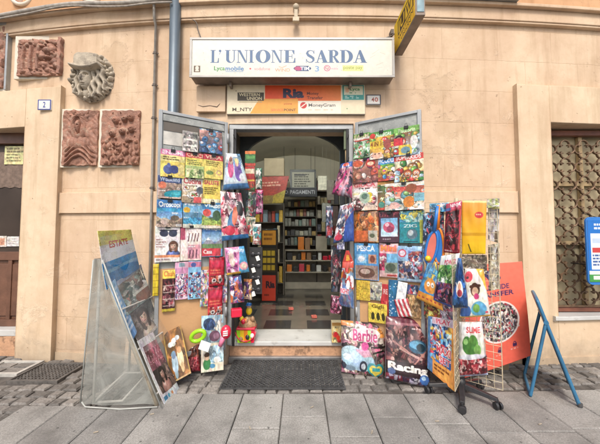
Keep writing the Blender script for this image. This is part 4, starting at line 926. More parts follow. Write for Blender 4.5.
# ------------------------------------------------------------------ printed things
PIC={'sea':['2f6f9e','4f9ac0','86bcd0','d8d4b8','3a5a60'],'land':['6a8a3a','a09a50','c8b070','4a6a30','8ab0c8'],'food':['c83a2a','e8b030','5a8a30','f0dcb0','8a2a20'],'kid':['e84a3a','f0c030','4aa0d8','5ab048','f0f0e0','d860a0','f08a30'],
 'pink':['e87ab0','f4b8d0','c83a88','8a5ac0','f0e0f0','5ab0e0'],'dark':['2a2028','5a3038','8a5a50','c09080','38405a'],'blue':['1f5fa8','3a8ad0','8ac4e8','e8eef4','d84050','f0c840'],'farm':['3f8a3a','78b048','d83a30','f0e8d0','e8b040','8a5a30','a8d0e8'],'hero':['a82030','30489a','e8e8ec','282838','d89040','6a9a4a'],'toy':['d8352a','f0a020','f4dc50','3a9ad0','e8e4d8','50a050'],'brown':['5a3a24','8a6038','b08a58','38281c','d0b080'],'teal':['1a8a90','40b0b0','106070','d8e0c0','f0d040'],'stone':['8a7a68','b0a088','5a5048','c8b8a0','a06858']}
def txb(c,t,x0,y0,x1,y1,col,out=None,b=.03): c.text(t,x0,y0,x1,y1,col,out,b)
def mag(bg,band,title,tcol,pic,bh=.2,n=70,extra=None,out=None,body=None):
    def f(c):
        c.rect(0,0,1,1,bg)
        if pic in ('sea','land','stone'):
            sk,hl,nr={'sea':(('6ab0e0','d8e8f0'),('5a8aa0','2a6a98','3a90b8'),'c8b890'),'land':(('78b8e8','e0e8e8'),('6a8a98','5a7a40','88a048'),'b89a50'),'stone':(('4a90d0','c8dcec'),('b09878','8a7460','6a5a4c'),'a89080')}[pic]; c.scenic(0,bh,1,1,sk,hl,nr,c.r.uniform(.3,.5))
        elif pic=='food': c.plates(0,bh,1,1,PIC[pic])
        elif pic in ('kid','farm'): c.gang(0,bh,1,1,PIC[pic],n//4)
        elif pic: c.patch(0,bh,1,1,pic,n//3); c.gang(.0,bh+.05,1,1,pic,n//5)
        if body: body(c)
        if band: c.rect(0,0,1,bh,band)
        if title: txb(c,title,.08,bh*.18,.92,bh*.86,tcol,out)
        if pic in ('kid','farm'):
            for _ in range(c.r.randint(2,4)): c.head(c.r.uniform(.15,.85),c.r.uniform(bh+.2,.85),c.r.uniform(.10,.17),c.r.choice(['f0c8a8','e8b088','c88858']),c.r.choice(['5a3018','e0b040','201818','b04820']))
        if pic and bh>.05: c.furnish()
        if extra: extra(c)
    return f
GL='magazines and packs hung on the left door leaf'; GR='magazines and packs hung on the right door leaf'
def cover_lines(col,col2):
    def f(c): 
        c.dashes(.08,.26,.92,.40,3,col2); c.rect(.06,.45,.94,.95,col); 
        for i in range(9): c.line(.06+.098*i,.45,.06+.098*i,.95,.012,'e8e4c8'); c.line(.06,.45+.0625*i,.94,.45+.0625*i,.012,'e8e4c8')
        for _ in range(22): i,j=c.r.randint(0,9),c.r.randint(0,8); c.rect(.06+.098*i,.45+.0625*j,.06+.098*(i+1),.45+.0625*(j+1),'2a2a30')
    return f
def blobs(items):
    def f(c):
        for (x,y,rx,ry,col) in items: c.ell(x,y,rx,ry,col)
    return f
cross=cover_lines('f4f0d8','6a5a20')
def seq(*fs):
    def f(c):
        for q in fs: q(c)
    return f
ppl=lambda *a: (lambda c: [c.person(*q) for q in a])
S=sheet; mg='magazine'
# --- left leaf, top to bottom
S('magazine','grey monochrome sheet of small pictures at the top of the left door leaf',mg,PL,(182.5,131.5,198,152),paint=lambda c:(c.rect(0,0,1,1,'b0aca4'),c.patch(.05,.1,.95,.95,['989490','706c68','c8c4bc','d8c8c0'],30),c.rect(.1,.36,.9,.46,'e0dcd4'),c.rect(.1,.66,.9,.74,'e0dcd4')),group=GL)
S('magazine','blue magazine with tumbling red and white figures at the top of the left leaf',mg,PL,(199.5,130,222,153.5),paint=mag('3a6a9a',None,'','ffffff',['3f78b0','5a9acb','2a4a7a','e0e0e4','c04040','d89a8a','8ab0d0'],.0,60),group=GL,clip=True)
S('magazine','crossword magazine with pink title band and large blue pears',mg,PL,(160.5,150,185,177.5),paint=mag('f0d860','e070a0','ENIGMI','f6e8ee',None,.2,extra=lambda c:(c.rect(0,.2,1,.42,'f4e48a'),c.dashes(.1,.25,.9,.4,2,'6a5a30'),c.ell(.32,.72,.2,.17,'4a5a9a'),c.ell(.55,.7,.2,.15,'3a4888'),c.ell(.33,.56,.07,.08,'5a6ab0'),c.rect(.72,.5,.96,.9,'e8d080'))),group=GL,clip=True)
S('magazine','puzzle magazine with red band over pale green ruled body',mg,PL,(185.5,153,204,178.5),paint=mag('e8d860','c83040','CRUCI','f0d0a0',None,.2,extra=lambda c:(c.dashes(.1,.28,.9,.5,3,'4a5a28'),c.rect(0,.5,1,1,'a8c070'),c.patch(.05,.62,.95,.97,['7aa050','c8d890','e8e0a0'],20))),group=GL,clip=True)
S('magazine','puzzle magazine with red band, yellow body and a thin wreath',mg,PL,(204,155,223,179),paint=mag('f0d868','c83848','VERA','f0c8a8',None,.22,extra=lambda c:(c.dashes(.1,.28,.9,.5,3,'7a6a28'),c.ell(.3,.75,.2,.08,'8aa858'),c.ring(.78,.72,.14,.05,'b88a78'))),group=GL,clip=True)
S('magazine','travel magazine with dark blue title band, orange disc and turquoise pool',mg,PL,(157.8,176,181.5,198.5),paint=mag('9a7868','354a80','Weekend','b8c4e0',['a08878','b89a88','8a7a70','c0a898'],.3,30,extra=lambda c:(c.disc(.2,.42,.16,'e07050'),c.ell(.68,.78,.42,.17,'1f9ab0',-.15),c.ell(.75,.75,.2,.08,'40c0cc'),c.rect(0,.92,1,1,'d8b0a0'))),group=GL,clip=True)
S('magazine','cooking magazine with white top, red script title and bright dishes',mg,PL,(181.8,177,203,203),paint=mag('f2ead8','f4ecdc','Cucina','d03a40','food',.32,40,extra=lambda c:(c.ell(.85,.5,.18,.14,'586068'),c.rect(.55,.76,.9,.98,'e05050'))),group=GL,clip=True)
S('magazine','yellow magazine with pink red heading and columns of text',mg,PL,(202.5,178,220.5,204),paint=mag('ecd058','f0dc78','','ffffff',None,.1,extra=lambda c:(txb(c,'SALUTE',.1,.1,.9,.26,'c83858'),c.dashes(.1,.36,.9,.66,4,'7a6018'),c.rect(.05,.8,.95,.97,'f0e8c0'))),group=GL)
S('magazine','horoscope magazine with white title on blue sky over round stones',mg,PL,(156.8,200,182.5,227),paint=mag('2f6ab0','3a78bc','Oroscopi','f4f4f0','stone',.38,22,extra=lambda c:(c.rect(0,.3,1,.42,'38a0d0'),c.ell(.3,.78,.16,.12,'d0b8a8'),c.ell(.7,.66,.17,.1,'6a5c50'))),group=GL,clip=True)
S('magazine','blue seaside magazine with a yellow sun disc',mg,PL,(183,201,202,228),paint=mag('5aa0c8','70b0d4','Mare','e8f4f8','sea',.2,24,extra=lambda c:(c.disc(.2,.34,.17,'f0b830'),c.rect(0,.42,1,.6,'5a90b0'),c.rect(0,.85,1,1,'c8c8b8'))),group=GL,clip=True)
S('magazine','travel magazine with blue heading, red disc and green coast',mg,PL,(202,202.5,222.5,228.5),paint=mag('3f8ac0','3a80b8','Viaggi','e8f0f4','land',.26,34,extra=lambda c:(c.disc(.24,.4,.19,'e05048'),c.ell(.7,.5,.2,.2,'4a6a4a'),c.rect(0,.88,1,1,'d8d0c0'))),group=GL,clip=True)
S('magazine','white magazine with large sunglasses, a woman in blue and orange foot strip',mg,PL,(155,226,180,262),paint=mag('f0ece8',None,'','ffffff',None,.2,extra=lambda c:(c.ell(.35,.2,.17,.1,'3a3f58'),c.ell(.7,.2,.17,.1,'3a3f58'),c.line(.2,.12,.85,.12,.05,'2a2c40'),c.dashes(.05,.36,.45,.62,4,'b08880'),c.person(.72,.55,.15,'e0b098','7a4a38','4a5a98'),c.rect(0,.8,1,.87,'e89060'),c.rect(0,.87,1,1,'e0dcd8'),c.dashes(.05,.9,.95,.98,1,'a08a8a'))),group=GL,clip=True)
S('magazine','pale pink magazine with two small pictures of dancing figures',mg,PL,(180.5,226,201.5,260.5),paint=mag('f0dcd4',None,'','ffffff',None,.1,extra=lambda c:(c.rect(0,.0,.22,.4,'c85070'),c.rect(.28,.1,.95,.5,'f4e4dc'),c.rect(.34,.54,.92,.95,'e09aa8'),[c.line(.36+.14*i,.44,.42+.14*i,.22,.045,'6a3848') for i in range(4)],[c.line(.42+.16*i,.9,.45+.16*i,.7,.05,'5a3048') for i in range(3)],c.dashes(.36,.57,.9,.64,1,'f8f0f0'))),group=GL,clip=True)
S('magazine','blue mountain magazine with a red label across its foot',mg,PL,(202,226.5,222.5,256.5),paint=mag('6a9ad0','3a70b0','Montagna','dce8f4',None,.18,extra=lambda c:(c.grad(0,.18,1,.5,'5a90c8','b8d0e4'),c.poly([(0,.62),(.3,.36),(.6,.55),(1,.4),(1,.7),(0,.7)],'8a8a98'),c.poly([(.2,.45),(.3,.36),(.42,.46)],'f0f0f4'),c.rect(0,.58,1,.74,'6a8a58'),c.rect(0,.72,.9,.97,'d83a48'),txb(c,'Casa',.08,.76,.5,.9,'f4e8e8'),c.rect(.1,.0,.2,.06,'304a80'))),group=GL,clip=True)
S('hanging_pack','narrow yellow strip of sachets at the outer edge of the left leaf','hanging pack',PL,(152.8,264,158.8,296),paint=lambda c:(c.rect(0,0,1,1,'e8c820'),[c.rect(0,.1+.2*i,1,.13+.2*i,'b89410') for i in range(5)]),kind='bag',puff=.012,group=GL)
S('blister_card','blister card with yellow header holding dark red toys','blister pack',PL,(162.3,270,175.3,311.5),paint=lambda c:(c.rect(0,0,1,1,'4a2228'),c.rect(0,0,1,.2,'f0d448'),c.text('Clash',.1,.03,.9,.16,'d87020',None,.03),c.patch(.06,.23,.94,.88,['702830','401820','a04048','d8b0a8','2a1418','80404a'],45),[c.rect(.04,.36+.16*i,.96,.38+.16*i,'c0a8a0') for i in range(4)],c.rect(0,.92,1,1,'e8c838')),kind='bag',puff=.012,group=GL)
S('sticker_sheet','pink sticker sheet dotted with tiny coloured figures','sticker sheet',PL,(174.8,262,188.2,299.5),paint=lambda c:(c.rect(0,0,1,1,'e8b0cc'),c.rect(.3,.03,.7,.13,'8aa8b8'),c.rect(0,.16,1,.3,'d890b8'),c.patch(.06,.32,.94,.96,['e8b8d0','c83858','5a70b8','f0e0e4','4a3a58','e890b0','f4f0f4'],110)),kind='card',group=GL)
S('sticker_sheet','light blue sticker sheet dotted with tiny coloured figures','sticker sheet',PL,(188.2,261,201,299),paint=lambda c:(c.rect(0,0,1,1,'80b8e0'),c.rect(0,.02,1,.16,'d07898'),c.ell(.4,.1,.2,.06,'4a58a0'),c.patch(.06,.3,.94,.96,['80b8e0','b0d4ec','3a5a9a','d84a58','f0f0f4','3a2a48','60a0d4'],110)),kind='card',group=GL)
S('sticker_sheet','white sheet of round coloured stickers hanging beside the two red bags','sticker sheet',PL,(200.2,270,209.6,306.5),paint=lambda c:(c.rect(0,0,1,1,'d8d4dc'),c.patch(0,0,1,1,['d8d0e0','d85a70','6ab0a0','f0c860','7a80c0','e8a0b8','f0f0f0'],70)),kind='card',group=GL)
S('sticker_sheet','speckled sheet of stickers half hidden behind the lower red bag','sticker sheet',PL,(217,274,227.3,303),paint=lambda c:(c.rect(0,0,1,1,'c0b8c8'),c.patch(0,0,1,1,['d0c8d8','a85878','7090b0','e0b870','6a609a','f0e8f0'],60)),kind='card',group=GL,off=.008)
def redbag(c): c.rect(0,0,1,1,'c81c34'); c.rect(0,.0,1,.1,'a01428'); c.dashes(.08,.42,.92,.6,2,'e86a50'); c.patch(.05,.62,.95,.9,['c02030','e06a48','6a3028','e8d0c8','b03038'],20); c.disc(.3,.78,.14,'d8ccc8').disc(.3,.78,.07,'403038').disc(.7,.78,.14,'a09890').disc(.68,.78,.07,'402830'); c.rect(.1,.14,.9,.34,'d82a4c')
S('snack_bag','upper of two red snack bags hanging one above the other','bag',PL,(209,257,224.5,286),paint=redbag,kind='bag',puff=.022,off=.02,group=GL,clip=True)
S('snack_bag','lower of two red snack bags hanging one above the other','bag',PL,(208,286.5,222.5,318),paint=redbag,kind='bag',puff=.022,off=.02,group=GL,clip=True)
# --- right leaf
S('magazine','green farm magazine for children at the top inner corner of the right leaf',mg,PR,(353.5,133.5,370,158.5),paint=mag('6a9a48','5a9a38','FARM','e0c8a0','farm',.22,34,extra=lambda c:(c.rect(0,.16,1,.24,'e8e0d0'),c.patch(0,.3,1,.95,['4f8a50','6aa868','c8dcc8','9ac098','e07a60'],26))),group=GR,clip=True)
S('magazine','green children magazine with a yellow box and a grinning face',mg,PR,(369.5,131,393.5,158.8),paint=mag('6aa050','4a9a40','','ffffff','farm',.2,50,extra=lambda c:(c.ell(.14,.14,.12,.1,'d83a30'),txb(c,'ALLEGRI',.25,.07,.9,.2,'e8f0d8'),c.rect(.0,.32,.56,.6,'e8c030'),txb(c,'4 IN 1',.05,.36,.5,.54,'8a3a18'),c.ell(.32,.82,.2,.16,'e8b898'),c.ell(.32,.68,.22,.08,'e0b040'),c.disc(.24,.8,.03,'302020').disc(.4,.8,.03,'302020'),c.ell(.74,.5,.15,.18,'a84a40'))),group=GR,clip=True)
S('magazine','farmyard magazine with green heading and red badge outermost in the top row',mg,PR,(393.5,126.5,419.5,155.5),paint=mag('80b058','78b850','','ffffff','farm',.18,50,extra=lambda c:(txb(c,'Fattoria',.2,.06,.86,.2,'d0e8b8'),c.rect(0,.36,.36,.62,'d82a38'),c.rect(.2,.62,.7,.95,'e8c838'),c.ell(.46,.8,.18,.12,'6a9aa8'),c.ell(.78,.55,.14,.22,'f0ece4'))),group=GR,clip=True)
S('magazine','pinkish magazine crowded with orange cartoon faces in the second row',mg,PR,(353,158,378,182.5),paint=mag('e8b098',None,'','ffffff',['e89a78','f0c8a8','d85a40','c88a70','f0e0d0','8a5048','b04888'],0,60,extra=lambda c:(c.ell(.2,.2,.2,.13,'d85a38'),c.ell(.7,.22,.18,.16,'c83a30'),c.ell(.7,.25,.12,.08,'f0c0a0'))),group=GR,clip=True)
S('magazine','magazine with pale blue heading lettering over mixed picture panels',mg,PR,(377,157.5,395,181),paint=mag('e8e8ec','3f8ad0','PICCOLI','f0f0f8','kid',.28,50),group=GR,clip=True)
S('magazine','wide party magazine with white capitals on a red band',mg,PR,(394,154,423.5,181.5),paint=mag('e8dcd0','d04038','SUPERKIDS','f6e8e0','farm',.22,70),group=GR,clip=True)
S('magazine','white and pink magazine with a green creature in the middle',mg,PR,(352,182,377.5,210.5),paint=mag('f0d8d4','e8b8b4','GIOCA','d84a58',['f0d0cc','e08088','f4ece8','a83848','f0c8b0','5a3838'],.2,60,extra=lambda c:(c.ell(.5,.55,.2,.2,'a8c0a8'),c.ell(.5,.5,.12,.1,'587868'))),group=GR,clip=True)
S('magazine','orange and green picture magazine between the pink and the mushroom covers',mg,PR,(377,181,400,210),paint=mag('d8b060','c88a40','','ffffff',['e89a40','6a9a48','d84a38','f0d890','4a7848','e8c8a0'],.1,60,extra=lambda c:c.disc(.2,.8,.14,'4a9a88')),group=GR)
S('magazine','wide magazine with red lettering, a red toadstool and an orange fox',mg,PR,(384.5,182.5,424,210),paint=mag('d8e0c8','e8e4d0','','ffffff',['8ab868','e8d8a0','a8d0d8','e86a50','f0ece0','60a0a8','d8b080'],.1,70,extra=lambda c:(txb(c,'GIARDINO',.05,.14,.66,.32,'d8323a'),c.ell(.68,.22,.14,.16,'a85838'),c.ell(.62,.7,.14,.2,'e88a30'),c.ell(.26,.82,.14,.12,'e0a8a0'),c.rect(.75,.4,1,.7,'78b8c8'))),group=GR,clip=True,off=.02)
S('toy_pack','clear bag with orange plastic animals and a small leaflet','toy pack',PR,(354,211,378.5,242.5),paint=lambda c:(c.rect(0,0,1,1,'b08058'),c.patch(0,0,1,1,['e06828','b86838','d8843c','8a5a40','e8a068','704838'],30),c.rect(0,.62,.58,1,'e87038'),c.rect(.6,.62,.95,.95,'c8c0b0'),c.ell(.75,.78,.1,.07,'6a7058')),kind='bag',puff=.02,group=GR,clip=True)
S('toy_card','dark plum bordered card with a pink helmet on light blue','toy pack',PR,(379,212,399.5,242.5),paint=lambda c:(c.rect(0,0,1,1,'4a2838'),c.patch(0,0,1,.16,['6a2838','a84858','38202c'],14),c.grad(.1,.2,.9,.8,'70b0e0','c8e0f0'),c.ell(.48,.5,.28,.17,'d05070',.4),c.ell(.55,.56,.18,.1,'a03858',.4),c.ell(.4,.42,.1,.06,'f0c0c8'),c.dashes(.2,.86,.8,.94,1,'a08890')),kind='mag',group=GR,clip=True)
S('toy_card','teal card with a grey bolt motif over a yellow strip','toy pack',PR,(399.5,210.5,424.5,243),paint=lambda c:(c.rect(0,0,1,1,'2a98a0'),c.patch(0,0,1,.36,['70b0a0','e8d848','3a88b0','a8d0c8','d8c850'],22),c.rect(.0,.36,.8,.98,'1c8c98'),c.rect(.8,.3,1,1,'b8c040'),c.text('ZIG',.16,.42,.7,.52,'c8e0e0',None,.02),c.ell(.5,.72,.2,.16,'58788a'),c.ell(.45,.68,.1,.09,'c0d4d8'),c.line(.2,.95,.7,.95,.05,'104858')),kind='mag',group=GR)
o=S('blister_card','blue blister card with a brown toy in a clear bubble','blister pack',PR,(354.3,243.5,378.5,280),paint=lambda c:(c.rect(0,0,1,1,'4a98d8'),c.text('PESCA',.12,.06,.86,.22,'e8f0f8',None,.03),c.rect(.1,.3,.5,.54,'88c4e8'),c.rect(.58,.3,.9,.54,'d09878'),c.ell(.74,.42,.1,.1,'8a4838'),c.ell(.3,.42,.14,.08,'f0f4f8'),c.rect(.04,.6,.96,.98,'a08478'),c.ell(.5,.8,.34,.14,'684438'),c.ell(.45,.76,.2,.07,'c0a498')),kind='blister',group=GR,clip=True,off=.016)
S('blister_card','small blister card with orange lettering on pink and light blue','blister pack',PR,(379.3,243,398.5,277.5),paint=lambda c:(c.rect(0,0,1,1,'e8b8b8'),c.text('Mini',.1,.06,.9,.24,'f08a38','d84878',.03),c.rect(0,.3,1,.56,'68b0e0'),c.patch(.0,.3,.4,.8,['d84878','f0d0d8','a83858'],12),c.rect(.3,.56,.95,.86,'8a9a88'),c.ell(.6,.7,.26,.12,'485848'),c.rect(.4,.9,.9,.95,'c84040')),kind='bag',puff=.015,group=GR,clip=True)
S('blister_card','pale blue blister card with a row of small caped dolls','blister pack',PR,(397,246,423.5,282),paint=lambda c:(c.rect(0,0,1,1,'8ab4dc'),c.disc(.22,.2,.16,'d84058'),c.disc(.22,.2,.11,'e8d8e8'),c.patch(.45,.14,.95,.6,['a83848','d8c8b8','405a98','788ab0','c07060'],26),c.patch(.06,.42,.95,.9,['b8c8d8','b04858','485888','d8b8a8','7890b0','40384a'],40),c.rect(0,.92,1,1,'a8c0dc')),kind='bag',puff=.022,group=GR,clip=True)
S('card_sheet','yellow dotted card low on the inner edge of the right leaf','card',PR,(356.3,280.5,370,300.5),paint=lambda c:(c.rect(0,0,1,1,'dcb838'),[c.disc(c.r.rand(),c.r.rand(),.025,'6a5018') for _ in range(40)]),kind='card',group=GR)
S('card_sheet','greyish patterned card with a dark bird beside the yellow dotted card','card',PR,(369.5,282,382,300.5),paint=lambda c:(c.rect(0,0,1,1,'b8b4a4'),c.patch(0,.2,1,1,['b8b0a0','d0c8b0','8a8a84','c8c0a0','a0a8a0'],30),c.poly([(.1,.3),(.4,.55),(.1,.6)],'3a3848')),kind='card',group=GR)
S('card_sheet','narrow red strip card standing behind the yellow bug card','card',PR,(380.5,284,388.3,318),paint=lambda c:(c.rect(0,0,1,1,'c83038'),c.text('RE',.4,.15,.9,.3,'e8c8c0'),c.patch(0,.5,1,1,['c02830','d8584a','a02028'],10)),kind='card',group=GR,off=.008)
S('card_sheet','blue card printed with white snowflakes','card',PR,(388.8,280,401.5,318),paint=lambda c:(c.rect(0,0,1,1,'2a6ea0'),[c.disc(c.r.rand(),c.r.rand(),.045,'c8e0ec') for _ in range(36)]),kind='card',group=GR,off=.01)
S('card_sheet','plain white card clipped over the snowflake card','card',PR,(397,282,406.5,300.5),paint=lambda c:(c.rect(0,0,1,1,'e4e8ec'),c.rect(.1,.9,.9,.96,'b8c0c8')),kind='card',group=GR,off=.022,rot=-8)
S('toy_pack','candy striped red and white pouch below the plain white card','toy pack',PR,(396,299,410,317),paint=lambda c:(c.rect(0,0,1,1,'d03848'),[c.poly([(-.2+.3*i,0),(-.06+.3*i,0),(.14+.3*i,1),(0+.3*i,1)],'f0e4e0') for i in range(5)]),kind='bag',puff=.012,group=GR,off=.018,rot=12)
S('card_sheet','brown speckled card at the outer foot of the right leaf','card',PR,(407,285,421,318),paint=lambda c:(c.rect(0,0,1,1,'4a5a78'),c.rect(0,.3,1,1,'b08858'),c.patch(0,.3,1,1,['b89060','8a6840','d0b080','a07848'],40),c.patch(0,0,1,.28,['304870','c83848','d8d0c8','4868a0'],14)),kind='card',group=GR)
S('card_sheet','yellow card with black drawn beetles at the foot of the right leaf','card',PR,(368.3,303.5,387,323),paint=lambda c:(c.rect(0,0,1,1,'e8cc40'),txb(c,'Gigli',.18,.08,.82,.3,'5a4810'),[c.ell(.25+.27*i,.66,.09,.2,'3a3818') for i in range(3)],[c.line(.12+.27*i,.5,.38+.27*i,.82,.02,'3a3818') for i in range(3)]),kind='card',group=GR,off=.02)

# --- packs hanging on rails just inside the two jambs
PJ=Plane((0,-.06,0),(0,-1,0)); PJ2=Plane((0,.06,0),(0,-1,0)); PJL=Plane((-.72,-.10,0),(.35,-.94,0)); PJR=Plane((.53,-.10,0),(-.35,-.94,0))
for x,lab in ((-.69,'dark hook rail hung with packs at the left side of the doorway'),(.505,'dark hook rail hung with packs at the right side of the doorway')):
    e=empty('hook_rail',(x,.0,.19),lab,'rail'); f=MB(); f.box(x-.012,x+.012,-.01,.012,.19,2.47); f.build('post',M['black_metal'],e,bevel=.003)
    for z in (2.36,2.12,1.84,1.6,1.3,1.05,.8):
        f=MB(); f.tube([(x,-.01,z),(x,-.07,z),(x,-.085,z+.02)],.004,6); f.build('hook',M['black_metal'],e)
GJ='packs hanging at the doorway jambs'
S('toy_pack','glossy white and blue box bag with two dolls printed in pink and purple','toy pack',PJL,quad=[(226,153),(240,154),(249.5,188),(223,190)],paint=lambda c:(c.grad(0,0,1,1,'a8d0ec','e0ecf4'),c.patch(0,0,1,.4,['90c0e4','d0e4f0','60a0d4'],16),c.ell(.28,.42,.14,.28,'d84a88'),c.ell(.3,.24,.09,.1,'e8b8a0'),c.ell(.28,.19,.11,.08,'8a4a38'),c.ell(.62,.5,.17,.3,'7a5ab0'),c.ell(.6,.3,.09,.1,'f0c8b0'),c.ell(.62,.24,.11,.09,'f0dc98'),c.ell(.78,.7,.14,.12,'e8f0f8'),c.rect(0,.86,1,1,'4a88c8'),c.rect(.1,.02,.7,.12,'e8f4fc')),kind='bag',puff=.05,thick=.05,group=GJ,off=.03)
S('toy_pack','large pink toy bag with colourful birds below the box bag','toy pack',PJL,quad=[(220,191),(241,193),(249,238),(222,241)],paint=lambda c:(c.rect(0,0,1,1,'e08a98'),c.patch(0,0,1,1,['e890a0','d84a60','f0c0c0','f4e0dc','a83a50','5a3040'],40),c.ell(.4,.6,.14,.22,'3a78a8',.3),c.ell(.55,.5,.1,.2,'e87048',.2),c.ell(.3,.8,.2,.1,'d8324c'),c.ell(.8,.35,.14,.16,'3a3838'),c.rect(0,.9,1,1,'2a70b0'),c.text('JUNGLE',.1,.18,.75,.3,'f4e4e4',None,.03)),kind='bag',puff=.03,group=GJ,off=.02)
S('toy_pack','pink and blue bag with a round pink disc in its corner','toy pack',PJL,quad=[(224.5,248),(244,246),(249.5,272),(227,275.5)],paint=lambda c:(c.poly([(0,0),(.72,0),(.5,1),(0,1)],'e888b8'),c.poly([(.72,0),(1,0),(1,1),(.5,1)],'4aa8dc'),c.patch(.05,.1,.5,.9,['e890c0','f4c8dc','c84890','b0509a'],14),c.ell(.28,.42,.13,.28,'f0d0c4'),c.disc(.78,.72,.2,'f0a0b0'),c.disc(.78,.72,.12,'e8d0b8'),c.rect(0,.9,.6,1,'e8b030'),c.text('Beauty',.3,.06,.95,.24,'f8f0f4',None,.02)),kind='bag',puff=.028,group=GJ,off=.03)
S('toy_pack','small orange and green card deep in the left jamb shadow','toy pack',PJ2,(245,151,255.5,166),paint=lambda c:(c.rect(0,0,1,1,'3a7a40'),c.rect(0,0,1,.2,'e87830'),c.rect(.1,.3,.9,.5,'5aa050'),c.rect(0,.8,1,1,'c84030')),kind='card',group=GJ)
S('toy_pack','red card with yellow panel below the orange and green card','toy pack',PJ2,(245,166.5,254.5,190),paint=lambda c:(c.rect(0,0,1,1,'b83030'),c.rect(0,.1,1,.3,'d8c8a8'),c.rect(0,.55,1,.62,'d8b040'),c.patch(0,.65,1,1,['a02828','d85040','386838'],12)),kind='card',group=GJ)
S('toy_pack','dark card with green and white figures beside the pink bird bag','toy pack',PJ2,(246,192,256,216),paint=lambda c:(c.rect(0,0,1,1,'283038'),c.patch(0,0,1,1,['283038','3a7048','c8c8c0','8a3038','4a5868'],26)),kind='card',group=GJ)
S('toy_pack','cream and blue card hanging above the white tagged sunglasses','toy pack',PJ2,(244.5,217,254.5,236),paint=lambda c:(c.rect(0,0,1,1,'c8c0a8'),c.rect(0,.5,.4,1,'3a68b0'),c.patch(.3,.1,1,.9,['d8d0b8','5a7868','a84848','e8e0c8'],18)),kind='card',group=GJ,rot=-8)
for (bx_,lab_,pal_) in (((255.5,168,262,189),'narrow green and silver packet deep in the left jamb','3a7a58 a8b0a8 d8d0c0 284038'),((256,190,263,214),'narrow magenta and black packet deep in the left jamb','b02868 281820 d8a0b8 602040'),((252.5,224,261,245),'small white and turquoise packet over the sunglasses card','d8d8d0 3a98a0 a84848 e8e0d0'),((243.5,279,252,300),'small orange and violet packet under the sunglasses card','d87830 6a3a80 e8c8a0 38284a'),((326,206,333,238),'narrow dark blue packet deep in the right jamb','283858 7a8aa8 b83a48 c8c8d0')):
    S('toy_pack',lab_,'toy pack',PJ2,bx_,paint=lambda c,pal_=pal_.split():(c.patch(0,0,1,1,pal_,24),c.rect(0,0,1,.12,pal_[0]),c.dashes(.1,.8,.9,.95,2,pal_[2])),kind='bag',puff=.015,group=GJ,off=.02)
def eyewear(e_lab,pts,seed):
    r=random.Random(seed); q=PJ2.hit(*pts[0]); e=empty('sunglasses_card',PJ2.hit(pts[0][0],pts[-1][1]),e_lab,'sunglasses')
    f=MB(); a=PJ2.hit(pts[0][0],pts[0][1]); d=PJ2.hit(pts[1][0],pts[1][1]); f.box(a.x,d.x,.06,.064,d.z,a.z); f.build('card',M['black_plastic'],e)
    n=4
    for k in range(n):
        f=MB(); zz=a.z+(d.z-a.z)*(k+.6)/n; cx=(a.x+d.x)/2
        for s_ in (-1,1): f.sph((cx+s_*.03,.045,zz),.026,.008,.02)
        f.box(cx-.012,cx+.012,.038,.046,zz-.003,zz+.004); f.build('glasses',M['toy_dark'],e,smooth=True)
    for k in range(n):
        f=MB(); zz=a.z+(d.z-a.z)*(k+.95)/n; cx=(a.x+d.x)/2+(-.02 if k%2 else .025); f.obox((cx,.034,zz),(.018,0,.006),(0,.001,0),(-.008,0,.024)); f.build('price_tag',M['white_enamel'],e)
eyewear('black sunglasses with white price tags hanging at the left jamb',[(249.5,247),(262,294)],3)
S('toy_pack','purple and pink net bag above the toy filled basket','toy pack',PJL,quad=[(229,277),(241,275),(244.5,302),(231,304)],paint=lambda c:(c.rect(0,0,1,1,'8a3a78'),c.patch(0,0,1,1,['a04888','d86aa8','e87040','5a2a70','e8c8d8','4a78c0'],30)),kind='bag',puff=.03,group=GJ,off=.02)
f=MB(); q=PJL.hit(236.5,307.5,.04); f.obox(q-V3((0,0,.05)),(.05,.018,0),(-.012,.035,0),(0,0,.042)); f.add([],[]); tag(f.build('toy_box',M['toy_red'],base=q-V3((0,0,.092)),bevel=.012,seg=3),'small glossy red container hanging under the purple net bag','toy box')
# right jamb
S('toy_pack','clear pink and blue bag with a costume of a masked hero folded inside','toy pack',PJR,quad=[(341,164),(352.5,161),(352,198),(331.5,194)],paint=lambda c:(c.rect(0,0,1,1,'8a4a68'),c.rect(0,0,1,.16,'2a58b0'),c.ell(.5,.08,.25,.06,'e05038'),c.patch(0,.16,1,1,['c84878','e898a8','7a3a58','d86a80','3a3048','b0a0b8'],34),c.line(.1,.9,.6,.3,.12,'c82878'),c.line(.4,.95,.8,.35,.1,'e8a0b0')),kind='bag',puff=.035,group=GJ,off=.03)
S('toy_pack','slanting comic bag in white, red and navy below the costume bag','toy pack',PJR,quad=[(340,206),(353.5,202),(354,241),(333,243.5)],paint=lambda c:(c.rect(0,0,1,1,'d0d0d8'),c.patch(0,0,1,1,['e0e0e4','28304a','b83a48','c8c8d0','384878','8a8a98'],50),c.poly([(.55,.45),(1,.2),(1,1),(.5,1)],'2a50a8'),c.text('COMIC',.3,.04,.95,.14,'b02838',None,.03),c.ell(.25,.85,.2,.08,'d83a58')),kind='bag',puff=.03,group=GJ,off=.03)
S('toy_pack','narrow bag with red peaked header and tumbling blue and orange figures','toy pack',PJR,quad=[(342.5,262),(353.5,261),(354,309),(338.5,305)],paint=lambda c:(c.rect(0,0,1,1,'a8a4b8'),c.patch(0,0,1,1,['c8c4d0','d8782a','4a3a48','c83a38','8ab0d8','e8e8ec'],36),c.rect(0,0,1,.14,'d84a38'),c.poly([(.2,.5),(1,.6),(1,1),(0,1)],'3a6ab0',.6),c.ell(.6,.5,.14,.1,'e8f0f0'),c.text('FIGHT',.05,.6,.7,.7,'d83058','f0e8e8',.03)),kind='bag',puff=.025,group=GJ,off=.03)
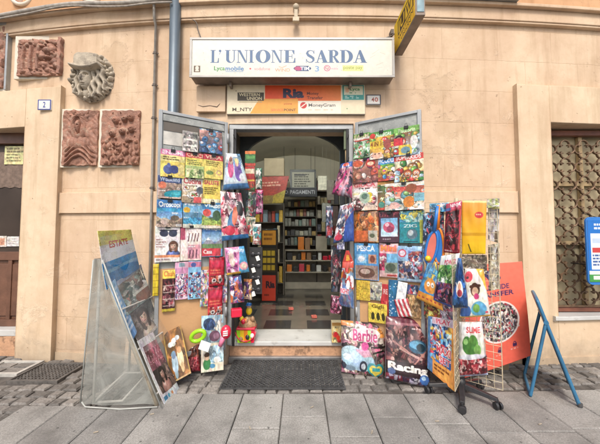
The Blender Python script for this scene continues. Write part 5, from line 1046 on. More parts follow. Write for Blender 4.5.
S('toy_pack','red pointed paper cone topping the narrow figure bag','toy pack',PJR,quad=[(346,250.5),(349,250.5),(353,261),(342.5,262)],paint=lambda c:(c.rect(0,0,1,1,'c83830'),c.rect(.3,.4,.7,.9,'e8a030')),kind='card',group=GJ,off=.03)
S('price_card','white card with small print above the red paper cone','card',PJR,(337,239.5,344.5,249.5),paint=lambda c:(c.rect(0,0,1,1,'a8b0c8'),c.patch(0,.3,1,1,['8890b8','c8c8d8','6a6a98'],12)),kind='card',group=GJ,off=.02)
S('toy_pack','maroon and pink netted pack low at the right jamb','toy pack',PJR,quad=[(331,295),(341,297),(342,315),(330,313)],paint=lambda c:(c.rect(0,0,1,1,'5a1830'),c.patch(0,0,1,1,['6a1c38','a83860','301020','c86088','481828','e8a0b8'],40)),kind='bag',puff=.035,group=GJ,off=.02)
S('toy_pack','dark card of small trinkets behind the narrow figure bag','toy pack',PJ2,(331,245,341,292),paint=lambda c:(c.rect(0,0,1,1,'2a2a30'),c.patch(0,0,1,1,['2a2a30','4a4a54','8a3a48','b0a8a0','38506a','1c1c20'],60)),kind='card',group=GJ)
f=MB(); q=P(336,337,.12); f.box(q.x-.05,q.x+.055,.08,.16,.19,.19+.22); o=f.build('juice_carton',mat('carton',(.66,.55,.34),.5,0,.1),base=(q.x,.12,.19),bevel=.004); tag(o,'small cream carton with red fruit print standing on the marble threshold','carton')
cv=Cv(40,80,'d8c088',3); cv.patch(0,.2,1,1,['e0c890','d8b870','c83838','e8d8a8'],16); cv.ell(.4,.6,.22,.14,'c82830').ell(.65,.75,.2,.12,'d8402a').rect(0,0,1,.16,'b88a48')
panel_paint(o,'print',cv,V3((q.x-.046,.079,.405)),V3((q.x+.051,.079,.405)),V3((q.x+.051,.079,.195)),V3((q.x-.046,.079,.195)),(0,-1,0))
# loose handles at the top of the jambs
for (a,b_,c_,d_,m_,lab) in ((231.5,127,231,141,'toy_green_dark','dark green plastic sleeve hanging at the top of the left jamb'),(346.5,128,346,150,'olive','long olive handled brush hanging at the top of the right jamb')):
    t=PJ2.hit(a,b_); l=PJ2.hit(c_,d_); mt=mat(m_,(.05,.13,.06) if 'green' in m_ else (.16,.2,.12),.5); e=empty('hanging_brush' if m_=='olive' else 'hanging_sleeve',l,lab,'brush' if m_=='olive' else 'sleeve')
    f=MB(); f.obox((t+l)/2,(.028,0,0),(0,.02,0),(0,0,(t.z-l.z)/2)); f.build('body',mt,e,bevel=.008)
    f=MB(); f.cyl(l-V3((0,0,.16)),l,.009,.011,8); f.build('handle',M['beige_wood' if m_=='olive' else 'toy_blue'],e,smooth=True)

# --- at the foot of the left leaf
GF0=G(182,384); PF=Plane((GF0.x,GF0.y,0),(.1,-.95,.28)); PF2=Plane((0,G(200,372).y,0),(.0,-.97,.22)); PF3=Plane((0,G(212,374).y,0),(.05,-.98,.16))
S('toy_bag','pink and white striped bag of red sweets behind the brown comic','toy bag',PF2,quad=[(168,325),(199,320),(200,346),(170,352)],paint=lambda c:(c.rect(0,0,1,1,'e0a0b0'),[c.rect(0,.06+.11*i,1,.11+.11*i,'f0d4d8') for i in range(3)],c.patch(0,.35,1,1,['d8304a','e8788a','f0c8cc','b82038'],24),c.ell(.7,.55,.22,.18,'d82838')),kind='bag',puff=.04,off=.02)
S('comic','brown comic with white bubble lettering and two pale cartoon pups','comic',PF,quad=[(162.5,334),(180.5,325.5),(191.5,373),(171.5,384)],paint=lambda c:(c.rect(0,0,1,1,'8a5a2a'),c.rect(0,0,.06,1,'d0a850'),c.rect(.94,0,1,1,'c09840'),c.patch(.06,0,.94,1,['8a5a2a','96642f','7c5024'],14),c.disc(.3,.28,.13,'d8e4e8').disc(.5,.23,.13,'f0f4f4').disc(.68,.2,.12,'d8e4e8').disc(.45,.3,.1,'f0f4f4'),c.ell(.36,.66,.15,.2,'a8c4d4'),c.ell(.36,.5,.12,.08,'6a88a8'),c.ell(.66,.6,.14,.19,'e8d4a8'),c.ell(.67,.45,.11,.07,'c89860'),c.ell(.36,.86,.08,.1,'90b0c8'),c.ell(.68,.8,.08,.1,'d8b880'),c.rect(0,.96,1,1,'e0b878')),off=.03)
S('activity_card','beige and blue hanging card with dark blue discs and a boy in green','card',PF3,quad=[(201.5,316),(223.5,314.5),(223.5,370),(201,373)],paint=lambda c:(c.rect(0,0,1,1,'d8ccb4'),c.patch(0,0,1,.5,['c8c0b0','8ab0c8','d0c8b8','a8c0cc'],12),c.disc(.36,.16,.27,'2a4a78'),c.patch(.12,.06,.6,.28,['2a4a78','385888','1c3460'],10,mask=np.hypot(c.X-.36,(c.Y-.16)*c.asp)<.25),c.disc(.6,.38,.24,'6a4058'),c.disc(.66,.38,.14,'8a6078'),c.rect(0,.55,1,1,'e0d8c0'),c.patch(.35,.55,1,.85,['a8c8d8','c8d8d8','88b0cc'],10),c.ell(.26,.86,.16,.1,'3a8a48'),c.ell(.26,.74,.11,.06,'e8c0a0'),c.ell(.26,.7,.12,.04,'503020'),c.ell(.5,.9,.12,.04,'4a90c0'),c.ell(.7,.8,.16,.05,'e8e8e0')),kind='card',off=.03)
S('toy_pack','dark red pack of small plush figures between the brown comic and the beige card','toy pack',PF2,quad=[(187,344),(200,343),(200,371),(189,373)],paint=lambda c:(c.rect(0,0,1,1,'6a2024'),c.patch(0,0,1,.45,['4a2820','8a4838','2c1816','b86a58','6a3028'],36),c.patch(0,.45,1,1,['a82030','c83848','6a1420','e07078','801828'],36)),kind='bag',puff=.045,off=.05)
q=PF3.hit(198,336,.12); e=empty('ring_toy',q-V3((0,0,.07)),'lime green oval ring toy with a white tag','ring toy')
f=MB(); f.tube([q+V3((.062*math.cos(t*math.pi/12),-.01*math.sin(t*math.pi/12),.048*math.sin(t*math.pi/12)+.02*math.cos(t*math.pi/12))) for t in range(24)],.019,10,True); f.build('ring',M['toy_green'],e,smooth=True)
f=MB(); f.obox(q+V3((.07,-.02,-.085)),(.045,0,-.015),(0,.002,0),(.014,0,.04)); f.build('tag',mat('tag_white',(.62,.68,.72),.4),e)
q=PF3.hit(226,332,.10); e=empty('microphone_toy',q-V3((.05,0,.12)),'red toy microphone with a pale pink handle beside the doorway','toy microphone')
f=MB(); f.sph(q,.05,.045,.065,14,10); f.build('head',M['toy_red'],e,smooth=True)
f=MB(); f.cyl(q+V3((-.02,0,-.04)),q+V3((-.055,0,-.13)),.026,.02,12); f.build('handle',M['toy_pink'],e,smooth=True)
f=MB(); 
for k in range(3): f.obox(q+V3((.006,-.046,.02-.018*k)),(.022,0,.004),(0,.003,0),(0,0,.005))
f.build('print',M['toy_white'],e)
# wicker like toy case on the threshold
q=G(247,341,.19); q.y=.15; q=V3((P(247,338,.15).x,.15,.19)); e=empty('toy_case',q,'striped green, yellow and red toy basket wrapped in net on the threshold','toy basket')
wv=.098; zt_c=.33
f=MB()
for k,(m_,a0,a1) in enumerate((('toy_green',-1,-.62),('toy_yellow',-.62,-.2),('toy_orange',-.2,.22),('toy_green',.22,.6),('toy_red',.6,1))):
    g_=MB(); g_.prism([(q.x+wv*.88*a0,q.y-.075,.195),(q.x+wv*.88*a1,q.y-.075,.195),(q.x+wv*a1,q.y-.085,zt_c),(q.x+wv*a0,q.y-.085,zt_c)],(0,.15,0)); g_.build('side_panel',M[m_],e)
f.box(q.x-wv*1.02,q.x+wv*1.02,q.y-.095,q.y+.07,zt_c,zt_c+.022); f.build('rim',M['toy_red'],e,bevel=.008)
f=MB(); f.sph((q.x+.005,q.y,zt_c+.03),.098,.08,.085,16,10); f.build('stuffed_top',mat('plush_tan',(.33,.19,.10),.7,0,.45,25,.7,50),e,smooth=True)
rr=random.Random(12)
for m_ in ('toy_orange','toy_brown','toy_green','beige_wood','toy_red','toy_brown','toy_yellow'):
    f=MB(); f.sph((q.x+rr.uniform(-.07,.07),q.y-.03-rr.uniform(0,.03),zt_c+.045+rr.uniform(0,.06)),.026,.024,.03,10,7,.12,rr); f.build('toy',M[m_],e,smooth=True)
f=MB(); f.tube(arc((q.x,q.y-.09,zt_c-.01),(1,0,0),(0,0,1),wv*1.08,R(185),R(355),12),.006,6); f.build('handle',M['toy_red'],e,smooth=True)
for (x_,m_) in ((-.05,'toy_brown'),(.02,'toy_dark'),(.07,'toy_white')):
    f=MB(); f.sph((q.x+x_,q.y-.085,.25+x_*.3),.022,.012,.026,10,7); f.build('toy',M[m_],e,smooth=True)
q=V3((P(249,305,.2).x,.2,P(249,311,.2).z-.03)); e=empty('toy_figure',q,'small toy figure in a blue cap above the striped basket','toy figure')
f=MB(); f.sph(q+V3((0,0,.03)),.035,.03,.045,12,8); f.build('body',M['toy_yellow'],e,smooth=True); f=MB(); f.sph(q+V3((0,0,.085)),.028,.027,.028,12,8); f.build('head',mat('toy_skin',(.55,.33,.22),.5),e,smooth=True); f=MB(); f.sph(q+V3((0,0,.105)),.031,.03,.017,12,8); f.box(q.x-.028,q.x+.028,q.y-.05,q.y-.01,q.z+.096,q.z+.101); f.build('cap',M['toy_blue'],e,smooth=True)

# --- two big bags leaning by the right leaf
gy=G(365,372).y; PB=Plane((0,gy+.02,0),(-.06,-.96,.22)); gy2=G(408,385).y; PB2=Plane((0,gy2+.02,0),(-.02,-.96,.26))
def barbie(c):
    c.rect(0,0,1,1,'5a4a48'); c.patch(0,0,1,1,['6a5850','8a7468','d8a8a8','4a3838','a89080','c85878','e8d8c8','383038','b8788a'],130)
    c.rect(0,0,.26,.1,'e8843a'); c.ell(.86,.17,.11,.1,'e8983a'); c.text('TOP',.8,.12,.92,.2,'5a3018'); c.ell(.5,.24,.34,.13,'e8dcd8',-.1); c.text('Barbie',.25,.14,.78,.37,'d0387c','f0d8e0',.02)
    c.ell(.36,.7,.4,.2,'98bcd4',.2); c.ell(.24,.62,.24,.15,'b0d0e4',.2); c.poly([(.3,.52),(.6,.5),(.7,.62),(.5,.66)],'d8a0b8'); c.ell(.12,.68,.08,.06,'d8ecf4'); c.ell(.2,.88,.13,.05,'70889c')
    c.ell(.5,.82,.09,.1,'303848'); c.ell(.5,.82,.05,.055,'b8c4cc'); c.ell(.06,.85,.05,.06,'303848'); c.line(.72,.46,.95,.42,.04,'201818'); c.line(.72,.56,.92,.5,.04,'201818'); c.ell(.52,.45,.08,.08,'e04a98')
    c.ell(.7,.83,.11,.1,'2a9aa0').ell(.87,.83,.11,.1,'2a9aa0').poly([(.6,.86),(.97,.86),(.78,1.0)],'2a9aa0'); c.ell(.72,.84,.08,.07,'e8d048').ell(.86,.84,.08,.07,'e8d048').poly([(.65,.87),(.93,.87),(.78,.96)],'e8d048'); c.rect(.7,.81,.88,.87,'2a9aa0')
S('surprise_bag','puffy bag with pink script lettering, pale blue toy car and heart badge','surprise bag',PB,quad=[(341,320),(387.5,324),(383.5,379.5),(341.5,372)],paint=barbie,kind='bag',puff=.045,off=.03,res=3)
def racing(c):
    c.rect(0,0,1,1,'3a2428'); c.patch(0,.14,1,.72,['5a2c30','8a4a48','38202a','a8706a','2a181c','703840','b08a80','482830'],120); c.rect(0,0,1,.14,'702838'); c.rect(0,.1,1,.14,'a06068'); c.dashes(.55,.17,.95,.21,1,'d8b8b8')
    c.ell(.68,.44,.2,.1,'2a5a78'); c.ell(.66,.42,.16,.06,'58a0c4'); c.ell(.74,.45,.09,.06,'183848'); c.line(.3,.5,.75,.62,.05,'c09088'); c.line(.15,.4,.5,.55,.04,'a87068'); c.line(.85,.5,.6,.7,.03,'b87a70')
    c.rect(0,.7,1,1,'2c1a20'); c.rect(0,.72,1,.86,'38242c'); c.text('Racing',.04,.715,.92,.865,'f0ece8','181014',.05); c.patch(0,.9,1,1,['38304a','782838','48304a','a8a0b0'],20); c.ell(.85,.9,.11,.07,'3a68b8'); c.ell(.83,.88,.05,.03,'a8c8e8'); c.ell(.12,.86,.08,.05,'506898')
S('surprise_bag','large dark maroon bag lettered Racing across its foot','surprise bag',PB2,quad=[(386,316),(430.5,318.5),(430,388.5),(385.5,378)],paint=racing,kind='bag',puff=.045,off=.03,res=3)

# ------------------------------------------------------------------ clear covered newspaper stand on the left
A0,A1,AB0,AB1,AC0,AC1=V3((-1.595,-.71,1.12)),V3((-1.595,-.25,1.12)),V3((-1.12,-.71,.0)),V3((-1.12,-.25,.0)),V3((-1.635,-.71,.0)),V3((-1.635,-.25,.0))
e=st=empty('newspaper_stand',(-1.42,-.52,0),'easel newspaper stand draped in a clear plastic cover on the left','newspaper stand')
for a,b_ in ((A0,AB0),(A1,AB1)):
    f=MB(); f.tube([a,b_],.017,10); f.build('front_pole',M['pole_cream'],e,smooth=True)
f=MB(); f.tube([A0,AC0+V3((.02,0,.02)),AC1+V3((.02,0,.02)),A1],.011,8); f.build('rear_leg',M['white_tube'],e,smooth=True)
f=MB(); f.tube([AC0+V3((.02,.0,.03)),AC0+V3((.14,.2,.16)),AB0+V3((-.16,.16,.18)),AB0+V3((-.28,.02,.03)),AC0+V3((.06,.0,.03))],.010,8); f.build('base_brace',M['white_tube'],e,smooth=True)
d=(AB0-A0); fn=V3((0,1,0)).cross((A0-AB0).normalized()).normalized()
f=MB(); f.obox((A0+AB1)/2-fn*.012,(A1-A0)/2*.97,(A0-AB0)/2*.985,fn*.004); f.build('back_board',M['board_blue_back'],e)
for t in (.34,.62,.93):
    f=MB(); f.tube([A0.lerp(AB0,t)+fn*.03,A1.lerp(AB1,t)+fn*.03],.006,6); f.build('rack_rail',M['white_tube'],e)
PS=Plane(A0,fn,(0,1,0)); PS2=Plane(A0+V3((.03,0,0)),(.98,0,.2),(0,1,0))
f=MB(); tp=V3((-.042,0,.225)); f.obox((A0+A1)/2+V3((.0,0,.06)),(A1-A0)/2*.95,V3((-.03,0,.16)),V3((.003,0,.0006))); f.build('header_board',M['board_blue_back'],e)
# the cover: near side, far side, top and rear as one creased film
n_,m_=22,30; f=MB()
def film(p00,p10,p11,p01,nrm,amp,seed):
    r=np.random.RandomState(seed); ph=r.uniform(0,6,6); vs=[]
    for j in range(m_+1):
        for i in range(n_+1):
            u,v=i/n_,j/m_; p=(p00.lerp(p10,u)).lerp(p01.lerp(p11,u),v)
            k=amp*(math.sin(7*u+3*v+ph[0])+.6*math.sin(13*v-5*u+ph[1])+.5*math.sin(17*u+9*v+ph[2]))*.5*math.sin(math.pi*min(1,u*1.0+.02))**.5
            vs.append(p+nrm*k)
    fs=[(j*(n_+1)+i,j*(n_+1)+i+1,(j+1)*(n_+1)+i+1,(j+1)*(n_+1)+i) for j in range(m_) for i in range(n_)]
    f.add(vs,fs)
oy=V3((0,-.03,0)); lft=V3((-.05,0,0))
film(A0+oy+V3((-.03,0,.03)),A0+oy+V3((.03,0,.03)),AB0+oy+V3((.0,0,.03)),AC0+oy+lft+V3((0,0,.03)),V3((0,-1,0)),.022,1)
film(A0+oy+V3((-.03,0,.03)),A1-oy+V3((-.03,0,.03)),AC1-oy+lft+V3((0,0,.03)),AC0+oy+lft+V3((0,0,.03)),V3((-1,0,0)),.018,2)
f.build('plastic_cover',M['cover_film'],st,smooth=True)
f=MB(); n2=V3((.98,0,.2)); film(A0+oy+V3((-.005,0,.225)),A1-oy+V3((-.005,0,.225)),A1-oy+V3((.075,0,-.03)),A0+oy+V3((.075,0,-.03)),n2,.01,8); f.build('header_sleeve',M['clear_film'],st,smooth=True)
f=MB(); film(A0+oy+V3((-.03,0,.03))+fn*.05,A1-oy+V3((-.03,0,.03))+fn*.05,A1.lerp(AB1,.66)-oy+fn*.07,A0.lerp(AB0,.66)+oy+fn*.07,fn,.016,5); f.build('front_cover',M['clear_film'],st,smooth=True)
f=MB(); f.tube([AC0+oy+lft+V3((0,0,.05)),AC0+oy+V3((-.02,0,.012)),AC0.lerp(AB0,.5)+oy*1.5+V3((0,0,.004)),AB0+oy+V3((.02,0,.012))],.006,6); f.tube([A0+oy+V3((-.035,0,.02)),AC0+oy+lft+V3((-.01,0,.04))],.006,6); f.tube([A0+oy+V3((.04,-.005,.02)),A0.lerp(AB0,.5)+oy+V3((.045,-.01,0)),AB0+oy+V3((.06,-.02,.02))],.006,6)
f.build('cover_hem',mat('hem',(.36,.37,.34),.3),st,smooth=True)
GS='papers in the covered newspaper stand'
def q4(a,b_,c_,d_,off=.012): return dict(quad=[a,b_,c_,d_],off=off)
S('magazine','yellow topped holiday magazine with white middle and blue sea in the covered stand',mg,PS2,paint=lambda c:(c.rect(0,0,1,1,'f0ecdc'),c.rect(0,0,1,.26,'f0dc60'),c.rect(0,.3,1,.56,'fbf8ee'),c.ell(.2,.1,.2,.08,'d8cc60'),txb(c,'ESTATE',.25,.2,.8,.34,'d8504a'),c.grad(0,.56,1,1,'2a98d8','1f7ac0'),c.rect(0,.7,1,.76,'78b8d8')),group=GS,res=5,**q4((97.5,231),(131,229.5),(139,268),(106,290)))
S('magazine','grey green landscape magazine below the holiday magazine in the covered stand',mg,PS,paint=lambda c:(c.rect(0,0,1,1,'8a9a90'),c.patch(0,0,1,1,['6a8078','9aa8a0','4a6058','b8b8a8','7a6a60','a87868'],40),c.rect(0,.0,1,.12,'98a0b8'),c.ell(.75,.78,.3,.2,'8a5038'),c.rect(.4,.6,1,.68,'d8d4c8')),group=GS,res=5,**q4((112,285),(141,264),(150,296),(125,317)))
S('magazine','grey magazine with a beige coated woman in the middle of the covered stand',mg,PS,paint=lambda c:(c.rect(0,0,1,1,'5a5450'),c.patch(0,0,1,1,['6a625c','484440','7a706a','88807a'],14),c.person(.5,.36,.17,'d8a890','40281e','b8a48c'),c.rect(0,.9,1,1,'b8b0a8')),group=GS,res=5,**q4((126,318),(150,297),(160,324),(139,347)))
S('magazine','narrow blue paper strip tucked along the near pole of the covered stand',mg,PS,paint=lambda c:(c.rect(0,0,1,1,'6aa8d8'),c.grad(0,0,1,1,'8ac4e8','5a98d0'),c.dashes(.1,.1,.9,.9,9,'c8dcec')),group=GS,res=5,**q4((109,285),(115,279),(136,332),(132,341),.02))
S('magazine','large white magazine with a pink block and reclining woman low on the stand',mg,PS,paint=lambda c:(c.rect(0,0,1,1,'e8e6e4'),c.rect(.12,.12,1,.5,'c06a78'),c.patch(.12,.12,1,.5,['c46e7c','b85e6e','cc8290'],16),[c.disc(.2+.15*i,.2+.1*j,.018,'e8b8b8') for i in range(6) for j in range(3)],c.rect(.12,.5,1,.86,'584844'),c.patch(.12,.5,1,.86,['5a4a44','7a6258','40322e'],14),c.person(.52,.6,.14,'d8a088','2c1c18','c08a78'),c.rect(.0,.87,1,1,'d8e0e4'),c.disc(.4,.93,.06,'48a0b8').disc(.6,.93,.05,'d88a58').rect(.1,.9,.3,.96,'3a88b0')),res=4.5,**q4((137.5,341),(153,332),(178.5,391),(164,405.5),.035))

# ------------------------------------------------------------------ wire rack on castors
C0=V3((1.34,-.57,0)); dF=V3((-.62,-.785,0)).normalized(); dR=V3((.785,-.62,0)).normalized()
rk=empty('wire_rack',C0,'cream wire display rack with four wings on a black five legged castor base','display rack')
zb_r,zt_r=.30,1.63
f=MB(); f.cyl(C0+V3((0,0,.10)),C0+V3((0,0,zt_r+.02)),.016,seg=12); f.build('pole',M['wire_cream'],rk,smooth=True)
for d,L,zz,zw in ((dF,.25,.14,1.18),(dR,.285,.14,zt_r),(-dF,.26,.3,zt_r),(-dR,.255,.3,zt_r)):
    f=MB(); k=int(L/.05)
    for i in range(k+1): a=C0+d*(.02+(L-.02)*i/k); f.tube([a+V3((0,0,zz)),a+V3((0,0,zw))],.0022 if i<k else .0035,5)
    n=int((zw-zz)/.055)
    for i in range(n+1): z=zz+(zw-zz)*i/n; f.tube([C0+d*.016+V3((0,0,z)),C0+d*L+V3((0,0,z))],.0020,5)
    f.build('wire_wing',M['wire_cream'],rk)
f=MB(); f.cyl(C0+V3((0,0,.07)),C0+V3((0,0,.16)),.042,.03,16); f.build('hub',M['black_plastic'],rk,smooth=True)
for k in range(5):
    a=R(-118+72*k); d=V3((math.cos(a),math.sin(a),0)); tip=C0+d*.255
    f=MB(); sd=V3((-d.y,d.x,0)); 
    prof=[(C0+d*.03,.030,.115,.075),(C0+d*.15,.024,.10,.068),(tip,.020,.085,.062)]
    vs=[]; 
    for (c_,w_,zt2_,zb2_) in prof: vs += [c_+sd*w_+V3((0,0,zb2_)),c_-sd*w_+V3((0,0,zb2_)),c_-sd*w_*.7+V3((0,0,zt2_)),c_+sd*w_*.7+V3((0,0,zt2_))]
    fs=[(0,1,2,3),(11,10,9,8)]+[(j*4+i,j*4+4+i,j*4+4+(i+1)%4,j*4+(i+1)%4) for j in (0,1) for i in range(4)]
    f.add(vs,fs); leg=f.build('base_leg',M['black_plastic'],rk,bevel=.004)
    f=MB(); a2=a+.9*k; w=V3((math.cos(a2),math.sin(a2),0))
    for s_ in (-1,1): f.cyl(tip+w*(s_*.008)+V3((0,0,.029)),tip+w*(s_*.026)+V3((0,0,.029)),.029,.027,18)
    f.cyl(tip+V3((0,0,.04)),tip+V3((0,0,.075)),.008,seg=8); f.build('castor',M['black_plastic'],leg,smooth=False,bevel=.004)
def wing(d): 
    n=V3((d.y,-d.x,0)); n = n if n.dot(CAM-C0)>0 else -n
    return Plane(C0,n)
WR,WLf,WF=wing(dR),wing(-dR),wing(dF)
GK='toys hanging on the wire rack'
# racket set on the left wing
e=empty('racket_set',WLf.hit(437,262,.05),'pair of blue and orange toy rackets with a yellow ball on the rack','racket set',GK)
S('header_card',None,None,WLf,(429.5,203,449,212),paint=lambda c:(c.rect(0,0,1,1,'60b0dc'),c.patch(0,0,1,1,['60b0dc','88c8e8','f0f0f4','3a88c0'],12)),kind='card',off=.035,parent=e)
def racket(top,mid,bot,wpx,m1,m2,off):
    c=WLf.hit(*mid,off); t=WLf.hit(*top,off); b_=WLf.hit(*bot,off); ax=(t-b_).normalized(); sx_=WLf.u; rw=wpx/285*2.45; rh=(mid[1]-bot[1])/285*-2.45
    f=MB(); pts=[c+sx_*(rw*math.cos(k*math.pi/14))+ax*(abs(rh)*math.sin(k*math.pi/14)) for k in range(28)]
    f.tube(pts,.011,8,True); f.tube([c+ax*abs(rh),t],[.017,.012],10); fr=f.build('racket',M[m1],e,smooth=True)
    f=MB(); f.prism([c+sx_*(rw*.93*math.cos(k*math.pi/14))+ax*(abs(rh)*.93*math.sin(k*math.pi/14))-WLf.n*.003 for k in range(28)],WLf.n*.006); f.build('face',M[m2],fr)
racket((437.5,206),(431.5,248),(427.5,265),5.2,'toy_blue',mat('racket_red',(.62,.16,.12),.4).name,.05)
racket((438.5,205),(438.5,246),(440.5,264),4.8,'toy_orange','toy_blue',.036)
f=MB(); f.sph(WLf.hit(428,258.5,.075),.025,.025,.025); f.build('ball',M['toy_yellow'],e,smooth=True)
S('toy_pack','crimson blister bag of black toy weapons at the top of the wire rack','toy pack',WLf,quad=[(446,204),(462,200.5),(459.5,254.5),(443.5,252)],paint=lambda c:(c.rect(0,0,1,1,'a0182c'),c.rect(0,0,1,.14,'c83858'),c.rect(.0,.1,.35,.16,'4a68b0'),c.text('NINJA',.3,.03,.95,.12,'f0d8d8',None,.03),c.patch(.1,.17,.9,.92,['5a1420','8a1c2c','30141a','b8303c','401018'],60),[c.line(.25,.22+.1*i,.75,.2+.1*i,.05,'281014') for i in range(7)],[c.line(.35,.25+.2*i,.55,.35+.2*i,.03,'b89098') for i in range(4)],c.rect(.9,.15,1,.9,'d84a58'),c.dashes(.1,.94,.7,.99,1,'f0d0d0')),kind='bag',puff=.03,group=GK,off=.05)
S('toy_pack','translucent yellow and orange pack with a red oval label on the wire rack','toy pack',WR,quad=[(461.5,200.5),(486.5,201),(485.5,254),(462,254)],paint=lambda c:(setattr(c,'photo',False),c.grad(0,0,1,1,'f4a43c','f8cc18'),c.rect(0,0,1,.04,'f0dc90'),c.ell(.72,.27,.17,.06,'d83838'),c.dashes(.6,.25,.84,.29,1,'f0c0a0'),c.line(.3,.82,.4,.95,.05,'5a4a10'),c.rect(0,.6,1,.66,'d8a018')),kind='bag',puff=.015,group=GK,off=.03)
S('toy_pack','white netted pack seen through the wires at the right end of the rack','toy pack',WR,quad=[(488,206),(499.5,204),(498.5,243),(488,240)],paint=lambda c:(c.rect(0,0,1,1,'d8d0c4'),c.patch(0,0,1,1,['e0dcd4','c8c0b8','d8ccd0','b8b0a0'],16),c.rect(.4,0,1,.12,'d8dc80'),c.rect(.6,.7,1,1,'7a6a50')),kind='card',group=GK,off=-.025)
S('toy_pack','blue kite bag with orange bear faces at the left edge of the rack','toy pack',WLf,quad=[(427.5,263),(437,262),(443,311),(416,298)],paint=lambda c:(c.rect(0,0,1,1,'3a90d4'),c.patch(0,0,1,.45,['3a90d4','68b4e8','2a78c0','e8c048'],14),c.ell(.5,.55,.3,.18,'f09838'),c.ell(.4,.52,.08,.06,'f4f0e8').ell(.62,.52,.08,.06,'f4f0e8'),c.disc(.4,.53,.03,'3a2818').disc(.62,.53,.03,'3a2818'),c.rect(0,.76,1,1,'f0a030'),[c.disc(.1+.16*i,.88,.045,'c83a38') for i in range(6)]),kind='bag',puff=.02,group=GK,off=.07)
S('toy_pack','comic bag with a green leaf burst above a dark picture panel on the rack','toy pack',WLf,quad=[(441,256),(460,253),(452,308),(433,300)],paint=lambda c:(c.rect(0,0,1,1,'d0dcd0'),c.rect(0,0,1,.2,'e0e4e4'),c.text('POWER',.3,.1,.9,.2,'d8304a',None,.03),c.patch(0,.2,1,.56,['2f7a3a','58a048','8ac060','1c5028','d8e0d0'],30),c.patch(0,.56,1,1,['2a2048','6a3070','a83a50','38387a','c890a0','181428'],44),c.rect(0,.95,1,1,'3a58b0')),kind='bag',puff=.035,group=GK,off=.09)
S('toy_pack','shiny blue tapering foil pack with a white figure sticker on the rack','toy pack',Plane(C0,V3((-.5,-.86,0))),quad=[(452,258),(467.5,258),(468,308),(451.5,308)],paint=lambda c:(c.rect(0,0,1,1,'1f4f98'),c.patch(0,0,1,1,['1f4f98','2a66b4','173a78','3478c0','1c4488'],26),c.ell(.5,.6,.24,.16,'f0ece8'),c.ell(.5,.55,.12,.07,'e0a080'),c.ell(.5,.68,.16,.07,'b83848'),c.line(.32,.55,.2,.48,.07,'f0ece8')),kind='bag',puff=.05,group=GK,off=.22,shape=lambda v:np.clip(.16+1.05*v,0,1)**.8)
S('toy_pack','white and yellow party bag with a cartoon bear and blue globe','toy pack',WR,quad=[(465,268.5),(483.5,269),(490.5,316),(459.5,318)],paint=lambda c:(c.rect(0,0,1,1,'f4efe0'),c.poly([(.6,0),(1,0),(1,.5),(.85,.2)],'f0b838'),c.ell(.25,.16,.2,.11,'e84a58'),c.disc(.2,.18,.06,'402828'),c.ell(.55,.42,.19,.14,'5a3020'),c.ell(.55,.46,.13,.09,'e8b898'),c.ell(.6,.56,.1,.06,'d83a78'),c.disc(.38,.36,.07,'5a3020').disc(.72,.34,.07,'5a3020'),c.ell(.66,.82,.26,.16,'58b0dc'),c.ell(.58,.8,.12,.09,'78b850'),c.ell(.2,.86,.2,.13,'3868b8'),c.disc(.9,.9,.05,'e8485a'),c.rect(0,.96,1,1,'e8b030')),kind='bag',puff=.035,group=GK,off=.05)
S('toy_card','large blue and orange play card low on the left of the rack','toy card',WLf,quad=[(428,316),(456.5,321),(454.5,391.5),(427.5,368)],paint=lambda c:(c.rect(0,0,1,1,'e89038'),c.rect(.0,.0,.2,1,'4a78a8'),c.patch(.1,.05,.85,.75,['2a68b8','4a90d8','88b8e0','d8dce8','c83848','e8a848','1c488a'],70),c.rect(.15,.0,.9,.12,'c8b0c0'),txb(c,'PLAY',.3,.02,.8,.1,'d83a58','f0e0e8'),txb(c,'MAXI',.34,.46,.84,.58,'d83a48','f4e8e8'),txb(c,'SET',.44,.62,.84,.72,'d83a48','f4e8e8'),c.rect(.2,.76,.95,.96,'f0a040'),c.dashes(.26,.8,.85,.92,2,'8a4818')),kind='mag',group=GK,off=.06,curl=.004)
S('toy_pack','white bag with green bubbles above a red patterned foot low on the rack','toy pack',WR,quad=[(459,322),(482,322),(488,375),(458,377)],paint=lambda c:(c.rect(0,0,1,1,'d8d8d0'),c.rect(0,.0,1,.2,'e0e0dc'),c.text('SLIME',.35,.08,.9,.19,'d83a40',None,.03),c.ell(.35,.4,.16,.16,'3a7a30').ell(.6,.36,.18,.14,'58983a').ell(.5,.5,.2,.14,'488a34').ell(.74,.5,.12,.1,'78b050').ell(.32,.34,.08,.06,'8ac468'),c.rect(0,.62,1,1,'7a1824'),c.patch(0,.62,1,.95,['7a1824','b83040','501018','d86a68','e8c0b8','90202c'],60),c.ell(.5,.62,.5,.05,'d8d8e0'),c.rect(0,.95,1,1,'a8b0d0')),kind='bag',puff=.04,group=GK,off=.045)

S('toy_pack','pale pack with a green leaf print at the very top right of the rack','toy pack',WR,quad=[(487,199.5),(499.5,198),(499.5,207),(487,208)],paint=lambda c:(c.rect(0,0,1,1,'d8d8c0'),c.patch(0,0,1,1,['d8dcb8','b8c868','e8e4d8','c8c0a8'],16)),kind='card',group=GK,off=.012)
S('toy_pack','grey and cream carded pack behind the white party bag on the rack','toy pack',WR,quad=[(462,255),(487,255),(487,274),(462,273)],paint=lambda c:(c.rect(0,0,1,1,'8a7c68'),c.patch(0,0,1,1,['8a7c68','b8a890','5a5048','d0c4b0','706050'],40)),kind='card',group=GK,off=.015)
S('toy_pack','beige netted pack hanging in the wires right of the white party bag','toy pack',WR,quad=[(488,245),(499.5,243),(500,289),(489,291)],paint=lambda c:(c.rect(0,0,1,1,'b8a88c'),c.patch(0,0,1,1,['b8a88c','d8ccb4','8a7a60','c8b89c','e0d8c8'],40)),kind='card',group=GK,off=-.02)
